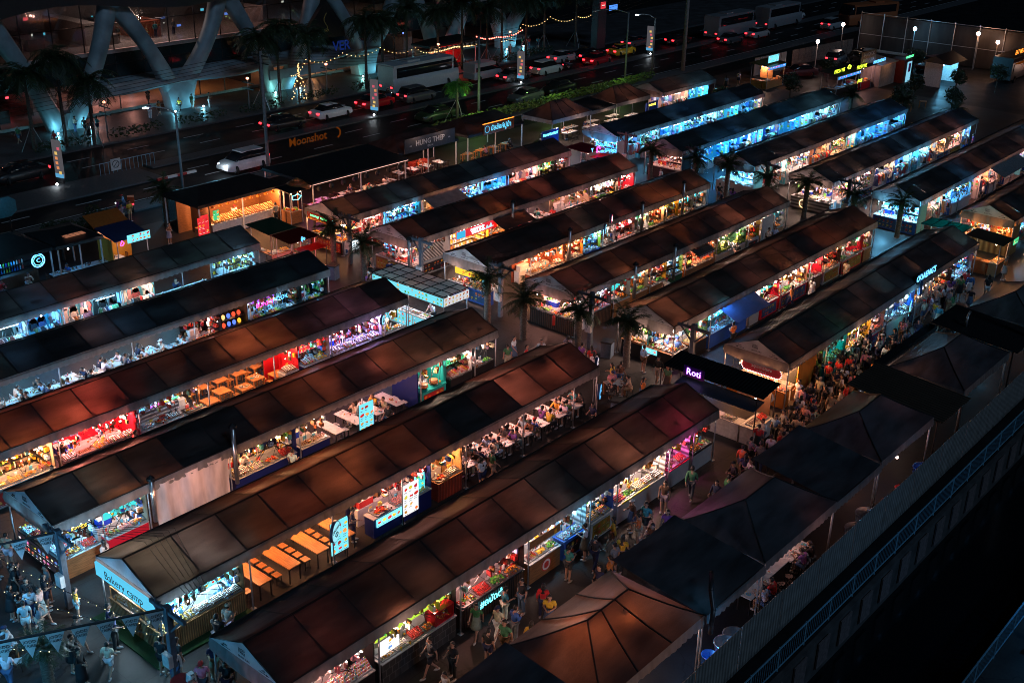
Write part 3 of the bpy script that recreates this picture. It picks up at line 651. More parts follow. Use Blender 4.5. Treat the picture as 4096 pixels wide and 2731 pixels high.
# furniture
def table_mesh(top, w, d, h, legcol, style='metal'):
    a = MB(); a.cbox(0, 0, h - .02, w, d, .04); b = []
    for sx in (-1, 1):
        for sy in (-1, 1):
            q = MB(); q.cbox(sx * (w / 2 - .05), sy * (d / 2 - .05), (h - .04) / 2, .04 if style == 'metal' else .07, .04 if style == 'metal' else .07, h - .04); b.append(q.mesh('leg', legcol))
    r = MB()
    for sy in (-1, 1): r.cbox(0, sy * (d / 2 - .05), h - .06, w - .14, .03, .04)
    return a.mesh('tabletop', top), b, r.mesh('frame', legcol)
TBL = {}
def table(x, y, rz, kind, label, group):
    if kind not in TBL:
        TBL[kind] = {'wood': lambda: table_mesh(wood2, .62, 2.3, .75, blackm), 'white': lambda: table_mesh(whitem, .62, 1.7, .75, blackm), 'small': lambda: table_mesh(wood2, .75, .75, .72, wood2, 'wood'), 'cream': lambda: table_mesh(whitem, .75, 1.0, .74, wood, 'wood'), 'pink': lambda: table_mesh(whitem, 1.1, .7, .74, darkwood, 'wood')}[kind]()
    t, l, f = TBL[kind]; o = tag(link('dining_table', None, None, (x, y, 0), rz), label, 'table', group)
    link('tabletop', t, o); link('frame', f, o)
    for q in l: link('leg', q, o)
    return o
STL = {}
def stool(x, y, rz, kind, label, group):
    if kind not in STL:
        if kind == 'chair':
            s = MB(); s.cbox(0, 0, .45, .36, .36, .025); b = MB()
            for sx in (-1, 1): b.path([(sx * .16, .17, .45), (sx * .17, .21, .65), (sx * .13, .23, .82)], .013, 5)
            b.tube((-.13, .23, .82), (.13, .23, .82), .013, n=5); b.cbox(0, .205, .64, .11, .012, .36); lg = []
            for sx in (-1, 1):
                for sy in (-1, 1): q = MB(); q.tube((sx * .15, sy * .15, .44), (sx * .2, sy * .2, 0), .016, .012, n=5); lg.append(q.mesh('leg', whitem))
            STL[kind] = (s.mesh('seat', whitem), lg, b.mesh('backrest', whitem))
        elif kind == 'dark':
            s = MB(); s.cbox(0, 0, .45, .38, .38, .03); b = MB()
            for k in range(5): b.cbox(-.15 + .075 * k, .18, .68, .02, .02, .44)
            b.cbox(0, .18, .9, .38, .025, .05); lg = []
            for sx in (-1, 1):
                for sy in (-1, 1): q = MB(); q.cbox(sx * .165, sy * .165, .22, .03, .03, .44); lg.append(q.mesh('leg', darkwood))
            STL[kind] = (s.mesh('seat', darkwood), lg, b.mesh('backrest', darkwood))
        else:
            m = {'wood': wood2, 'white': whitem, 'round': blackm, 'smallwood': wood2}[kind]; s = MB()
            if kind == 'round': s.lathe([(.16, .43), (.16, .46)], 12)
            else: s.cbox(0, 0, .445, .34, .30, .03)
            lg = []; lm = wood2 if kind == 'smallwood' else blackm
            for sx in (-1, 1):
                for sy in (-1, 1): q = MB(); q.tube((sx * .13, sy * .11, .43), (sx * .15, sy * .13, 0), .014, n=4); lg.append(q.mesh('leg', lm))
            b = MB()
            for sx in (-1, 1): b.tube((sx * .145, -.12, .12), (sx * .145, .12, .12), .01, n=4)
            STL[kind] = (s.mesh('seat', m), lg, b.mesh('stretcher', lm))
    s, l, b = STL[kind]; o = tag(link('chair' if kind in ('chair', 'dark') else 'stool', None, None, (x, y, 0), rz), label, 'chair' if kind in ('chair', 'dark') else 'stool', group)
    link('seat', s, o); link('backrest' if kind in ('chair', 'dark') else 'stretcher', b, o)
    for q in l: link('leg', q, o)
    return o
# ---------------------------------------------------------------- stalls
WALLM = {'brick': brick_mat('red_brick', (.42, .10, .035), (.34, .075, .03), (.10, .03, .018), .24, .085), 'tile': brick_mat('white_tiles', (.45, .45, .45), (.42, .42, .42), (.3, .3, .3), .2, .1, .008), 'blacktile': brick_mat('black_tiles', (.02, .02, .022), (.03, .03, .032), (.10, .10, .1), .3, .3, .012),
         'slat': wave_mat('white_slats', (.55, .52, .5), (.1, .09, .09), 1.15, 'Z'), 'darkslat': wave_mat('dark_slats', (.10, .05, .03), (.01, .008, .007), 2.2, 'X'), 'osb': mat('chip_board', (.52, .30, .14), .7, var=.5, scale=22), 'plank': wave_mat('bare_planks', (.45, .24, .09), (.16, .07, .02), .75, 'X'),
         'shutter': wave_mat('steel_shutter', (.62, .62, .64), (.16, .16, .17), 1.6, 'Z', .35, .4), 'rib': wave_mat('ribbed_wood', (.52, .27, .12), (.18, .08, .03), 3.2, 'X'), 'redrib': wave_mat('red_ribbed_wood', (.5, .07, .035), (.2, .02, .01), 3.2, 'X')}
WC = {'red': (.62, .012, .03), 'white': (.46, .44, .43), 'navy': (.01, .02, .13), 'blue': (.03, .10, .42), 'teal': (.01, .30, .27), 'green': (.035, .12, .05), 'yellow': (.62, .32, .025), 'lime': (.32, .30, .02), 'black': (.012, .012, .014), 'grey': (.28, .27, .27), 'mauve': (.42, .35, .42), 'cream': (.46, .35, .24), 'orange': (.6, .2, .03), 'brown': (.2, .09, .045), 'cyan': (.1, .42, .5), 'pink': (.6, .3, .32), 'leaf': (.10, .26, .03), 'wood': None}
def wall_of(w): return (WALLM[w], None) if w in WALLM else (wood, None) if w == 'wood' else (objp, WC[w])
def menu(mb, x0, z0, x1, z1, y, bg, food, n, em=1.):
    """A printed board seen from the front: ground colour, rows of pictured dishes and lines of small print."""
    mb.use(0, tuple(q * em for q in bg)); mb.box(x0, y, z0, x1, y + .03, z1)
    W, H = x1 - x0, z1 - z0; nr = max(1, round(H / .3)); nc = max(2, round(W / .3))
    for r in range(nr):
        for k in range(nc):
            cx = x0 + (k + .5) / nc * W; z = z0 + (r + .56) / nr * H; c = R.choice(food); a = min(.11, .3 * H / nr)
            if R.random() < .2: continue
            for q in range(3):
                b = a * R.uniform(.35, .8); ux, uz = cx + R.uniform(-.5, .5) * a, z + R.uniform(-.3, .3) * a; mb.use(0, tuple(min(1.2, v * R.uniform(.6, 1.5) * em) for v in c))
                mb.add([(ux + b * 1.25 * math.cos(t * PI / 4), y - .003 - .001 * q, uz + b * math.sin(t * PI / 4)) for t in range(8)], [tuple(range(8))])
            mb.use(0, tuple((.05 if sum(bg) > 1 else .9) * em for _ in range(3))); mb.box(cx - .11, y - .004, z - a * 1.45, cx + R.uniform(0, .1), y - .002, z - a * 1.25)
FOODS = {'hot': ORG + REDS + YEL, 'green': GRN + YEL, 'pink': PNK + WHT, 'cold': BLUES + PNK, 'mix': MIX}
BGS = {'white': (.9, .9, .92), 'cyan': (.2, .8, .95), 'black': (.02, .02, .03), 'red': (.8, .03, .04), 'yellow': (.9, .6, .05), 'green': (.05, .5, .2), 'blue': (.04, .25, .75), 'teal': (.05, .55, .55), 'purple': (.4, .1, .7), 'lime': (.4, .6, .05), 'pink': (.9, .25, .4)}
ST = []
NG = [0]
garm_stuff = MB()
def garment_mesh(kind):
    m = MB()
    if kind == 'tee': p = [(-.13, 0), (.13, 0), (.14, .36), (.24, .30), (.28, .40), (.13, .54), (.05, .56), (-.05, .56), (-.13, .54), (-.28, .40), (-.24, .30), (-.14, .36)]
    elif kind == 'dress': p = [(-.24, -.35), (.24, -.35), (.11, .25), (.14, .54), (.06, .56), (-.06, .56), (-.14, .54), (-.11, .25)]
    else: p = [(-.2, -.15), (.2, -.15), (.16, .36), (.24, .0), (.31, .02), (.22, .48), (.06, .56), (-.06, .56), (-.22, .48), (-.31, .02), (-.24, .0), (-.16, .36)]
    p = [(a, b - .56) for a, b in p]
    m.prism(p, -.02, .02); return m
GM = {}
CW = {'white': (.75, .72, .68), 'beige': (.6, .5, .42), 'maroon': (.35, .1, .1), 'navy': (.1, .12, .25), 'black': (.03, .03, .03), 'rose': (.55, .3, .3), 'blue-grey': (.3, .38, .5), 'cream': (.65, .6, .5), 'orange': (.6, .2, .06), 'green': (.12, .3, .14), 'red': (.6, .05, .05), 'sky blue': (.25, .5, .7)}
def garment(x, y, z, rz, short):
    kind = R.choice(['tee', 'tee', 'dress', 'coat']); c = R.choice(list(CW)); w = {'tee': 'T-shirt', 'dress': 'dress', 'coat': 'jacket'}[kind]
    if NG[0] < 285:
        NG[0] += 1
        if kind not in GM: GM[kind] = garment_mesh(kind).mesh('garment', objc)
        tag(link('garment', GM[kind], None, (x, y, z), rz, CW[c]), f'{c} {w} on a hanger in {short}', 'garment', f'{c} {w}s hanging in {short}')
    else:
        g = garment_mesh(kind); garm_stuff.at(x, y, z, rz).use(0, tuple(v * R.uniform(.85, 1.1) for v in CW[c])); garm_stuff.add(g.v, g.f); garm_stuff.at()
def stall(tk, x0, x1, typ, short, label, wall='white', lc=PINK, watts=42, sign=None, front='white', trays=(), lampk='petal', nl=None, vendor=None, side=True, gable=False, top='white', food='hot', back=True, board=None, depth=1.72, fz=.95, rest=0, bottles=False, sz=1.62):
    if gable: T = TENT[tk]; ox, oy, rz = T['x0'] + .08, T['y'] + HW - .12 - x0, -PI / 2
    else: ox, oy, rz = x0, (TENT[tk]['y'] - HW + .02 if isinstance(tk, str) else tk), 0
    w = x1 - x0; cs, sn = math.cos(rz), math.sin(rz)
    Wd = lambda a, b: (ox + a * cs - b * sn, oy + a * sn + b * cs)
    t = thing('market_stall', label, 'stall', (ox, oy, 0), rz, 'market stalls'); ST.append((t, short, Wd, w, typ, rz, lc))
    if back:
        m, c = wall_of(wall); MB().box(.03, depth, 0, w - .03, depth + .05, 2.3).build('back_wall', m, t, col=c)
        if side: MB().box(w - .06, .12, 0, w - .02, depth, 2.25).build('side_wall', m, t, col=c)
    pal = R.choice([BRN + ORG + WHT, WHT + BLUES + BRN, PNK + WHT + BRN, YEL + WHT + BRN, REDS + WHT + BRN, GRN + WHT + BRN, BRN + WHT + MIX])
    if typ in ('food', 'shop'):
        if w > 1.5 and R.random() < .5 and front not in ('darkslat', 'rib', 'redrib', 'blacktile', 'brick', 'wood', 'orange', 'green', 'navy'): fm = MB(); menu(fm, .2, .12, w - .3, .78, .02, R.choice([(.5, .02, .02), (.02, .02, .03), (.03, .12, .3), (.5, .3, .03), (.5, .48, .45)]), FOODS['hot'], 4, .6); fm.build('printed_front', vc, t)
        m, c = wall_of(front); a = MB().box(.06, .05, .0, w - .1, .62, fz - .04).build('counter', m, t, col=c)
        m, c = wall_of(top); MB().box(.03, .02, fz - .04, w - .07, .66, fz).build('counter_top', m, a, col=c)
        n = len(trays)
        for i, k in enumerate(trays):
            q = w - .2; sp = q / max(n, 1); s = min(1.15, sp / .76); px, py = Wd(.12 + sp * (i + .5), .34)
            tray(px, py, fz, rz, k, f'on {short}', s)
        if w > 1.2:                                                  # prep bench at the back with crockery and a cool box
            b = MB(); b.use(0, (.5, .5, .52)).box(.2, 1.2, .0, w - .3, 1.65, .82); c0 = R.choice([(.02, .05, .4), (.6, .6, .6), (.5, .05, .05)])
            b.use(0, c0).box(.35, 1.24, .82, .35 + min(.8, w * .3), 1.6, 1.14); b.use(0, (.75, .75, .75)).box(.33, 1.22, 1.14, .37 + min(.8, w * .3), 1.62, 1.19)
            for k in range(int(w * 4)): 
                bx = R.uniform(.9, w - .5); (cup if R.random() < .5 else bottle)(b, bx, R.uniform(1.25, 1.6), .82, R.choice(pal), (.8, .8, .8))
            for k in range(int(w * 3)): cup(b, R.uniform(.15, w - .2), R.uniform(.1, .6), fz, R.choice(pal), R.choice(WHT + pal), .04, .12)
            b.build('prep_bench', vcg, t)
        ex = MB()                                                    # price cards, tickets and small print on the counter and walls
        for k in range(int(w * 2.2)):
            u = R.uniform(.15, w - .3); c0 = R.choice([(.8, .8, .8), (.8, .8, .8), (.75, .1, .08), (.8, .6, .1), (.1, .4, .6)])
            ex.use(0, c0).box(u, R.uniform(.6, .64), fz, u + R.uniform(.1, .2), .65, fz + R.uniform(.14, .26))
        if back:
            for k in range(int(w * 1.6)):
                u = R.uniform(.15, w - .5); z0 = R.uniform(1.0, 1.7); ex.use(0, R.choice([(.8, .78, .75), (.7, .1, .08), (.75, .5, .08), (.12, .3, .6), (.8, .8, .8)])).box(u, depth - .02, z0, u + R.uniform(.2, .42), depth - .004, z0 + R.uniform(.2, .4))
        ex.build('price_card', vc, t)
        if back and typ == 'food' and wall not in ('brick', 'teal', 'red', 'slat', 'osb', 'green'): shelf_goods(t, w, depth, ['box', 'bottle', 'bag'], pal, side and w > 1.5, .75, blackm)
        hg = MB()
        for k in range(int(w * 5)):
            u = R.uniform(.1, w - .15); z0 = R.uniform(1.72, 2.2); c0 = R.choice(pal); hg.use(0, tuple(v * R.uniform(.5, 1.1) for v in c0)); hh = R.uniform(.08, .26); hg.box(u, .12 + R.uniform(-.05, .2), z0 - hh, u + R.uniform(.04, .16), .36, z0)
        for k in range(int(w * 2)): hg.use(0, (.02, .02, .02)).tube((R.uniform(.1, w - .1), .3, 1.1), (R.uniform(.1, w - .1), .3, 2.4), .012, n=4)
        hg.build('hung_ware', vc, t)
        if R.random() < .6 and back:
            hk = MB()
            for k in range(int(w * 2.5)): u = .2 + k * .38; hk.use(0, R.choice(pal)).lathe([(.02, .25), (.09, .12), (.07, 0)], 7, min(u, w - .2), depth - .15, R.uniform(1.3, 1.5))
            hk.build('hanging_utensil', vcg, t)
    if board:
        bg, fd, n = board; m = MB(); menu(m, .12, sz, w - .14, sz + .46, .42, BGS[bg], FOODS[fd], n, 1.5 if bg != 'black' else 1.0); bo = m.build('menu_board', vce, t)
        if sign: lettering(sign[0], sign[1], mat('sign_ink_' + sign[2], {'dark': (.02, .02, .03), 'white': (.9, .9, .9), 'yellow': (.9, .7, .05), 'red': (.7, .02, .02)}[sign[2]], emit=(0 if sign[2] == 'dark' else 1.2)), bo, (w / 2, .405, sz + .30))
        q = MB(); q.tube((.3, .43, sz + .46), (.3, .43, 2.5), .012, n=4); q.tube((w - .3, .43, sz + .46), (w - .3, .43, 2.5), .012, n=4); q.build('hanger', blackm, t)
    if lampk and typ != 'cloth':
        lb = MB()  # glowing balls added for glitter, beside the lamps that light the stall
        for k in range(int(w * 2.2)): lb.ball((R.uniform(.1, w - .15), R.uniform(.15, .8), R.uniform(1.7, 2.15)), .032, n=5, m=4)
        lb.build('glitter_bulb', bulbc if lc in (COOL, ICE) else bulbw if lc in (WARM, AMB) else bulbp, t)
    if lampk:
        nl = nl or max(1, round(w / 1.3))
        for i in range(nl):
            px, py = Wd(w * (i + .5) / nl + R.uniform(-.1, .1), .32 + R.uniform(-.05, .25)); lamp(px, py, 2.02 + R.uniform(-.05, .12), lampk, lc, f'over {short}', watts / nl * min(w, 4.) / 2., R.uniform(0, 1) if lampk != 'tube' else rz)
    if vendor:
        tp, bt, bk, hr, ps, u = vendor; px, py = Wd(w * u, .98); person(px, py, rz + R.uniform(-.3, .3), ps, f'behind {short}', tp, bt, bk, hr)
    return t
def shelf_goods(t, w, depth, kinds, cols, side=True, fill=1., sm=None):
    """shelving on the back and right wall, packed with small goods."""
    s = MB(); g = MB()
    for z in (.45, .85, 1.25, 1.65):
        s.box(.08, depth - .3, z - .02, w - .1, depth - .01, z)
        n = int((w - .3) / .13)
        for i in range(n):
            if R.random() > fill: continue
            x = .15 + .13 * i; k = R.choice(kinds); c = R.choice(cols)
            if k == 'box': g.use(0, c).cbox(x, depth - .17, z + .11, .1, .18, R.uniform(.12, .24))
            elif k == 'bottle': bottle(g, x, depth - .17, z, c, (.7, .7, .7), R.uniform(.2, .28), .04)
            elif k == 'bag': g.use(0, c).prism([(x - .06, z), (x + .06, z), (x + .045, z + .17), (x - .045, z + .17)], depth - .24, depth - .1)
            else: nug(g, x, depth - .17, z + .09, .075, c)
        if side:
            s.box(w - .34, .35, z - .02, w - .06, depth - .3, z)
            for i in range(int((depth - .7) / .13)):
                y = .42 + .13 * i; c = R.choice(cols); g.use(0, c).cbox(w - .19, y, z + .11, .18, .1, R.uniform(.12, .24))
    sh = s.build('shelf', sm or whitem, t); g.build('goods', vc, sh)
def wall_display(t, w, depth, cols, side=True, kind='tee', dens=1.):
    m = MB()
    for z in (1.25, 1.85):
        n = max(1, int((w - .3) / (.42 if kind == 'tee' else .2)))
        for i in range(n):
            x = .2 + (w - .4) * (i + .5) / n; c = R.choice(cols); m.use(0, tuple(v * R.uniform(.8, 1.1) for v in c))
            if kind == 'tee': g = garment_mesh(R.choice(['tee', 'dress', 'coat'])); m.at(x, depth - .05, z + .25); m.add(g.v, g.f); m.at()
            else:
                for q in range(3): m.use(0, R.choice(cols)).box(x - .075, depth - .07, z - .45 + .2 * q, x + .075, depth - .02, z - .3 + .2 * q)
        if side:
            for i in range(3):
                y = .35 + .42 * i; c = R.choice(cols); m.use(0, tuple(v * R.uniform(.8, 1.1) for v in c))
                if kind == 'tee': g = garment_mesh(R.choice(['tee', 'coat', 'dress'])); m.at(w - .11, y, z + .25, PI / 2); m.add(g.v, g.f); m.at()
                else:
                    for q in range(3): m.use(0, R.choice(cols)).box(w - .12, y - .13, z - .45 + .2 * q, w - .07, y + .1, z - .3 + .2 * q)
    m.build('wall_display', vc, t)
def clothes_shop(tk, x0, x1, short, label, lc, watts, kind='tee', cols=CLO, wall='white', rail=True, y=None, sd=None):
    t = stall(tk if y is None else y, x0, x1, 'cloth', short, label, wall, lc, watts, lampk=R.choice(['tube', 'bulb']), nl=max(1, round((x1 - x0) / 2)), depth=1.7)
    w = x1 - x0; _, _, Wd, _, _, rz, _ = ST[-1]
    wall_display(t, w, 1.7, cols, True, kind)
    m = MB()                                                         # low table of folded goods along the front
    m.use(0, (.5, .48, .46)).box(.1, .55, .0, w - .2, 1.0, .6)
    for i in range(int(w / .17)):
        for j in range(2): m.use(0, R.choice(cols)).cbox(.2 + .17 * i, .67 + .2 * j, .64 + R.uniform(0, .04), .14, .17, .1)
    m.build('goods_table', vc, t)
    if rail:
        L = w - .5; px, py = Wd(.25 + L / 2, .25)
        q = MB(); q.tube((-L / 2, 0, 1.5), (L / 2, 0, 1.5), .015, n=5)
        for s in (-1, 1): q.tube((s * L / 2, 0, 0), (s * L / 2, 0, 1.5), .015, n=5); q.tube((s * L / 2, -.22, .02), (s * L / 2, .22, .02), .015, n=5)
        tag(q.build('clothes_rail', steel, None, (px, py, 0), rz), f'steel clothes rail at the front of {short}', 'clothes rail', 'clothes rails')
        n = int(L / .19)
        for i in range(n):
            gx, gy = Wd(.3 + L * (i + .5) / n, .25); garment(gx, gy, 1.48, rz + PI / 2 + R.uniform(-.35, .35), short)
    return t
def diner_set(x, y, rz, tk, sk, short, occ, tname, n_side=2, span=1.5, tops=None, food=True, off=.66, sides=(-1, 1)):
    """a table with seats down both long sides (long axis along local y) and people on some of them."""
    tb = table(x, y, rz, tk, f'{tname} in {short}', f'tables in {short}')
    c, s = math.cos(rz), math.sin(rz); Wd = lambda a, b: (x + a * c - b * s, y + a * s + b * c)
    for sd in sides:
        for k in range(n_side):
            v = (k + .5) / n_side * span - span / 2; px, py = Wd(sd * off, v)
            stool(px, py, rz + (-PI / 2 if sd > 0 else PI / 2) + (PI if sk in ('chair', 'dark') else 0) * 0, sk, {'chair': 'white metal chair', 'dark': 'dark spindle-backed chair', 'wood': 'wood-topped black stool', 'white': 'white-topped black stool', 'round': 'round black stool', 'smallwood': 'orange wooden stool'}[sk] + f' at a table in {short}', f'seats in {short}')
            if R.random() < occ:
                fx = -1 if sd > 0 else 1; d = rz + (-PI / 2 if fx < 0 else PI / 2)
                person(px, py, d, R.choice(['sit', 'sit', 'sit2']), f'seated in {short}', R.choice(tops) if tops else None)
    if food and occ > 0:
        m = MB(); zt = {'small': .72, 'cream': .74, 'pink': .74}.get(tk, .75)
        for k in range(7):
            u, v = R.uniform(-.22, .22), R.uniform(-span / 2, span / 2)
            if R.random() < .6: m.use(0, R.choice([(.75, .75, .75), (.75, .75, .75), (.1, .4, .6)])).lathe([(.06, 0), (.11, .02)], 9, u, v, zt); heap(m, u, v, zt + .02, .16, .16, .03, ORG + GRN + REDS, 6, .025)
            else: cup(m, u, v, zt, R.choice([(.7, .4, .1), (.6, .1, .1), (.8, .8, .8)]), (.8, .8, .8), .035, .12)
        tag(m.build('table_dishes', vcg, None, (x, y, .001), rz), f'food on the {tname}, {short}', 'dishes', f'dishes in {short}')
# ---------------------------------------------------------------- the stalls, tent by tent
S = stall
neon = lambda n, c, e=4.: mat('neon_' + n, c, emit=e)
NB, NP, NY, NR, NG_, NW = neon('blue', (.12, .5, 1.)), neon('magenta', (1., .06, .5)), neon('yellow', (1., .75, .08)), neon('red', (1., .05, .05)), neon('green', (.1, 1., .3)), neon('white', (.85, .9, 1.))
NC = neon('cyan', (.15, .85, 1.)); NO = neon('orange', (1., .28, .03), 2.5); NV = neon('violet', (.5, .12, 1.))
# A1
t = S('A1', 17.75, 21.7, 'shop', 'the nail polish racks', 'bright pink racks of nail polish under the frontmost tent', 'black', PINK, 70, front='black', trays=['cosmetic'] * 5, lampk='petal', nl=3, depth=1.6)
t = S('A1', 21.9, 25.8, 'food', 'the fried snack counter', 'black-tiled fried snack counter with a red glass case and a lit menu', 'black', WHITE, 75, front='blacktile', trays=['noodle', 'dumpling', 'sausage', 'chicken', 'curry'], board=('lime', 'green', 5), vendor=('black', 'black', 'trousers', 'cap', 'lean', .35), lampk='tube', nl=2)
g = MB(); g.box(2.75, .1, .95, 2.78, .6, 1.5); g.box(3.72, .1, .95, 3.75, .6, 1.5); g.box(2.75, .1, 1.5, 3.75, .6, 1.55); g.box(2.75, .1, .95, 3.75, .62, 1.0); g.build('display_case', mat('red_enamel', (.5, .01, .02), .3), t)
m = MB(); menu(m, .15, 1.15, 1.05, 1.75, .2, BGS['white'], FOODS['mix'], 3, 1.3); m.build('menu_board', vce, t)
t = S('A1', 26.0, 29.7, 'food', 'the papaya salad bar', 'dark papaya salad bar with blue lit Thai writing on its front', 'black', PINK, 40, front='darkslat', top='black', trays=['veg', 'sausage', 'salad', 'noodle'], vendor=('black', 'black', 'shorts', 'cap', 'reach', .3), lampk='bulb', nl=2)
lettering('#ถนัดตำ', .42, NC, t, (1.75, .03, .62))
m = MB()
for i in range(26): m.use(0, [(1, .15, .5), (.2, .6, 1.), (.9, .3, .8)][i % 3]); m.box(.1 + i * .14, .2, 2.12, .2 + i * .14, .23, 2.15)
m.build('light_strip', mat('strip_lights', src='vc', emit=3.), t)
t = S('A1', 29.9, 32.0, 'food', 'the fruit stick cart', 'wooden cart of red candied fruit sticks with a round red emblem', 'pink', WHITE, 60, front='wood', top='white', trays=['fruitstick', 'banana', 'salad'], vendor=('red', 'black', 'trousers', 'short', 'lean', .25), lampk='petal', nl=2, side=False)
e = MB().use(0, (.6, .05, .04)); e.add([(1.1 + .3 * math.cos(PI * k / 10), .035, .48 + .3 * math.sin(PI * k / 10)) for k in range(20)], [tuple(range(20))]); e.use(0, (.8, .7, .65)); e.add([(1.1 + .25 * math.cos(PI * k / 10), .03, .48 + .25 * math.sin(PI * k / 10)) for k in range(20)], [tuple(range(20))]); e.use(0, (.6, .05, .04)); e.add([(1.1 + .14 * math.cos(PI * k / 4) * (1 + .4 * (k % 2)), .025, .48 + .16 * math.sin(PI * k / 4)) for k in range(8)], [tuple(range(8))]); e.build('emblem', vc, t)
MB().box(.05, .1, 1.62, 2.0, .14, 1.95).build('header_board', wood, t)
S('A1', 32.1, 33.7, 'food', 'the blue ice tank', 'bright blue ice tank stall with a louvred white wall behind', 'slat', ICE, 55, front='blue', top='blue', trays=['ice', 'ice'], lampk='bulb', nl=1)
S('A1', 33.9, 35.6, 'food', 'the filled roll stall', 'white counter of filled rolls and sushi in front of blue boards', 'blue', WHITE, 50, front='white', trays=['roll', 'sushi'], board=('white', 'green', 3), vendor=('grey', 'black', 'trousers', 'long', 'hold', .6), lampk='bulb', nl=1)
t = S('A1', 35.8, 39.6, 'food', 'the dessert cup counter', 'long white counter with yellow trays of dessert cups', 'slat', WHITE, 85, front='white', trays=['purple', 'salad', 'dessert', 'cups', 'jar'], vendor=('white', 'black', 'trousers', 'bun', 'lean', .35), lampk='petal', nl=3)
MB().box(.3, .25, .95, 2.4, .3, 1.02).box(.3, -.03, .95, 2.4, .0, 1.03).build('yellow_rim', mat('yellow_enamel', (.7, .5, .02), .3), t)
t = S('A1', 39.8, 41.6, 'food', 'the pink grill stall', 'pink-lit grill stall with a yellow neon face on white boards', 'slat', MAG, 65, front='white', top='red', trays=['skewer', 'sausage'], vendor=('navy', 'black', 'trousers', 'bun', 'hold', .35), lampk='bulb', nl=1)
def ring_neon(parent, cx, cz, r, y, m, r2=.016, side=None, n=18):
    q = MB(); P = [(cx + r * math.cos(2 * PI * k / n), y, cz + r * math.sin(2 * PI * k / n)) for k in range(n + 1)]
    if side is not None: P = [(side, p[0], p[2]) for p in P]
    q.path(P, r2, 5); return q, q.build('neon_ring', m, parent)
ring_neon(t, 1.0, 1.5, .36, 0, NY, side=1.72)
q = MB(); q.path([(1.72, .85, 1.55), (1.72, .95, 1.62), (1.72, .92, 1.45), (1.72, 1.0, 1.38), (1.72, 1.1, 1.42), (1.72, 1.12, 1.6)], .014, 5); q.build('neon_face', NY, t)
S('A1', 41.8, 43.6, 'food', 'the roast tray stall', 'white counter with dark trays of roasts and a wooden back rail', 'wood', WHITE, 40, front='white', top='black', trays=['pork', 'veg'], vendor=('grey', 'black', 'trousers', 'cap', 'lean', .5), lampk='bulb', nl=1, side=False)
# A2
t = S('A2', .12, 3.65, 'food', 'the bakery front', 'pale blue-lit bakery counter with glass cases at the tent gable', lc=(.55, .82, 1.), watts=300, front='rib', top='wood2' if 0 else 'wood', trays=['bun', 'roll', 'bun', 'dessert', 'bun'], back=False, gable=True, lampk='bulb', nl=4)
m = MB(); m.use(0, (.10, .56, .84)).box(-.05, -.28, 2.10, 3.65, -.20, 2.66); m.use(0, (.2, .2, .22)).box(-.07, -.2, 2.06, 3.67, -.14, 2.70); b = m.build('sign_board', mat('lit_sign_face', src='vc', emit=1.1), t)
lettering('Bakery camp', .48, inkm, b, (1.8, -.29, 2.37), roll=0., bold=-.004); lettering('café', .10, inkm, b, (2.3, -.29, 2.17))
g = MB()
for x in (.1, 1.3, 2.35, 3.4): g.use(0).cbox(x, .10, 1.2, .03, .03, .5); g.cbox(x, .6, 1.2, .03, .03, .5)
for y, z in ((.1, 1.45), (.6, 1.45), (.35, 1.2)): g.cbox(1.75, y, z, 3.3, .03, .03)
c = g.build('display_case', wood2, t); MB().box(.12, .08, .97, 3.4, .085, 1.43).build('pane', clearg, c)
t = S('A2', 17.9, 21.5, 'food', 'the bakery side counter', 'ribbed wooden bakery counter lined with white-lidded jars', 'rib', (.45, .78, 1.), 170, front='rib', top='wood', trays=['bun', 'roll', 'jar', 'jar', 'jar'], board=('cyan', 'hot', 7), sign=('Egg tart  mango', .14, 'dark'), lampk='bulb', nl=3, side=True, vendor=('grey', 'black', 'trousers', 'cap', 'lean', .3))
for k, x in enumerate((22.45, 23.9, 25.35, 26.8)): diner_set(x, YR[1] - .6, 0, 'wood', 'wood', 'the orange table section', 0, ['leftmost empty orange wooden table', 'second empty orange wooden table from the bakery', 'third empty orange wooden table from the bakery', 'rightmost orange wooden table, by the waiters'][k], 4, 1.9, off=.6, sides=(-1,))
person(27.35, YR[1] - 1.3, .8, 'hold', 'in an apron by the orange tables', 'navy', 'navy', 'trousers', 'short'); person(26.2, YR[1] - 1.5, -.6, 'phone', 'leaning between the orange tables', 'black', 'navy', 'trousers', 'short')
for x in (22.8, 25.6, 27.4): lamp(x, YR[1] - .2, 2.25, 'bulb', WARM, 'over the orange table section', 95)
t = S('A2', 28.0, 31.6, 'food', 'the navy picture stall', 'navy blue stall with a lit glass case and glowing dish pictures', 'navy', PINK, 45, front='navy', top='white', trays=['curry', 'prawn', 'roll'], lampk='bulb', nl=2)
m = MB(); menu(m, .2, .5, 1.9, .88, .0, BGS['cyan'], FOODS['hot'], 4, 1.6); m.build('picture_panel', vce, t)
m = MB(); menu(m, 2.75, .55, 3.35, 1.75, .3, BGS['cyan'], FOODS['green'], 1, 1.6); menu(m, 2.75, 1.1, 3.35, 1.6, .28, BGS['teal'], FOODS['green'], 1, 1.6); m.build('tall_picture', vce, t)
S('A2', 31.9, 33.6, 'food', 'the chipboard stall', 'chipboard-walled stall with a ribbed red wooden counter and pots', 'osb', WARM, 75, front='redrib', top='wood', trays=['curry', 'jar'], lampk='bulb', nl=1)
for k in range(7):
    diner_set(34.5 + 1.32 * k, YR[1] - .75, 0, 'white', 'round', 'the crowded dining section', .93, ORD[k] + ' white table from left', 3, 1.5)
    if k % 2: lamp(34.5 + 1.32 * k, YR[1] - .1, 2.3, 'bulb', PINK, f'over {ORD[k]} table in the crowded dining section', 95)
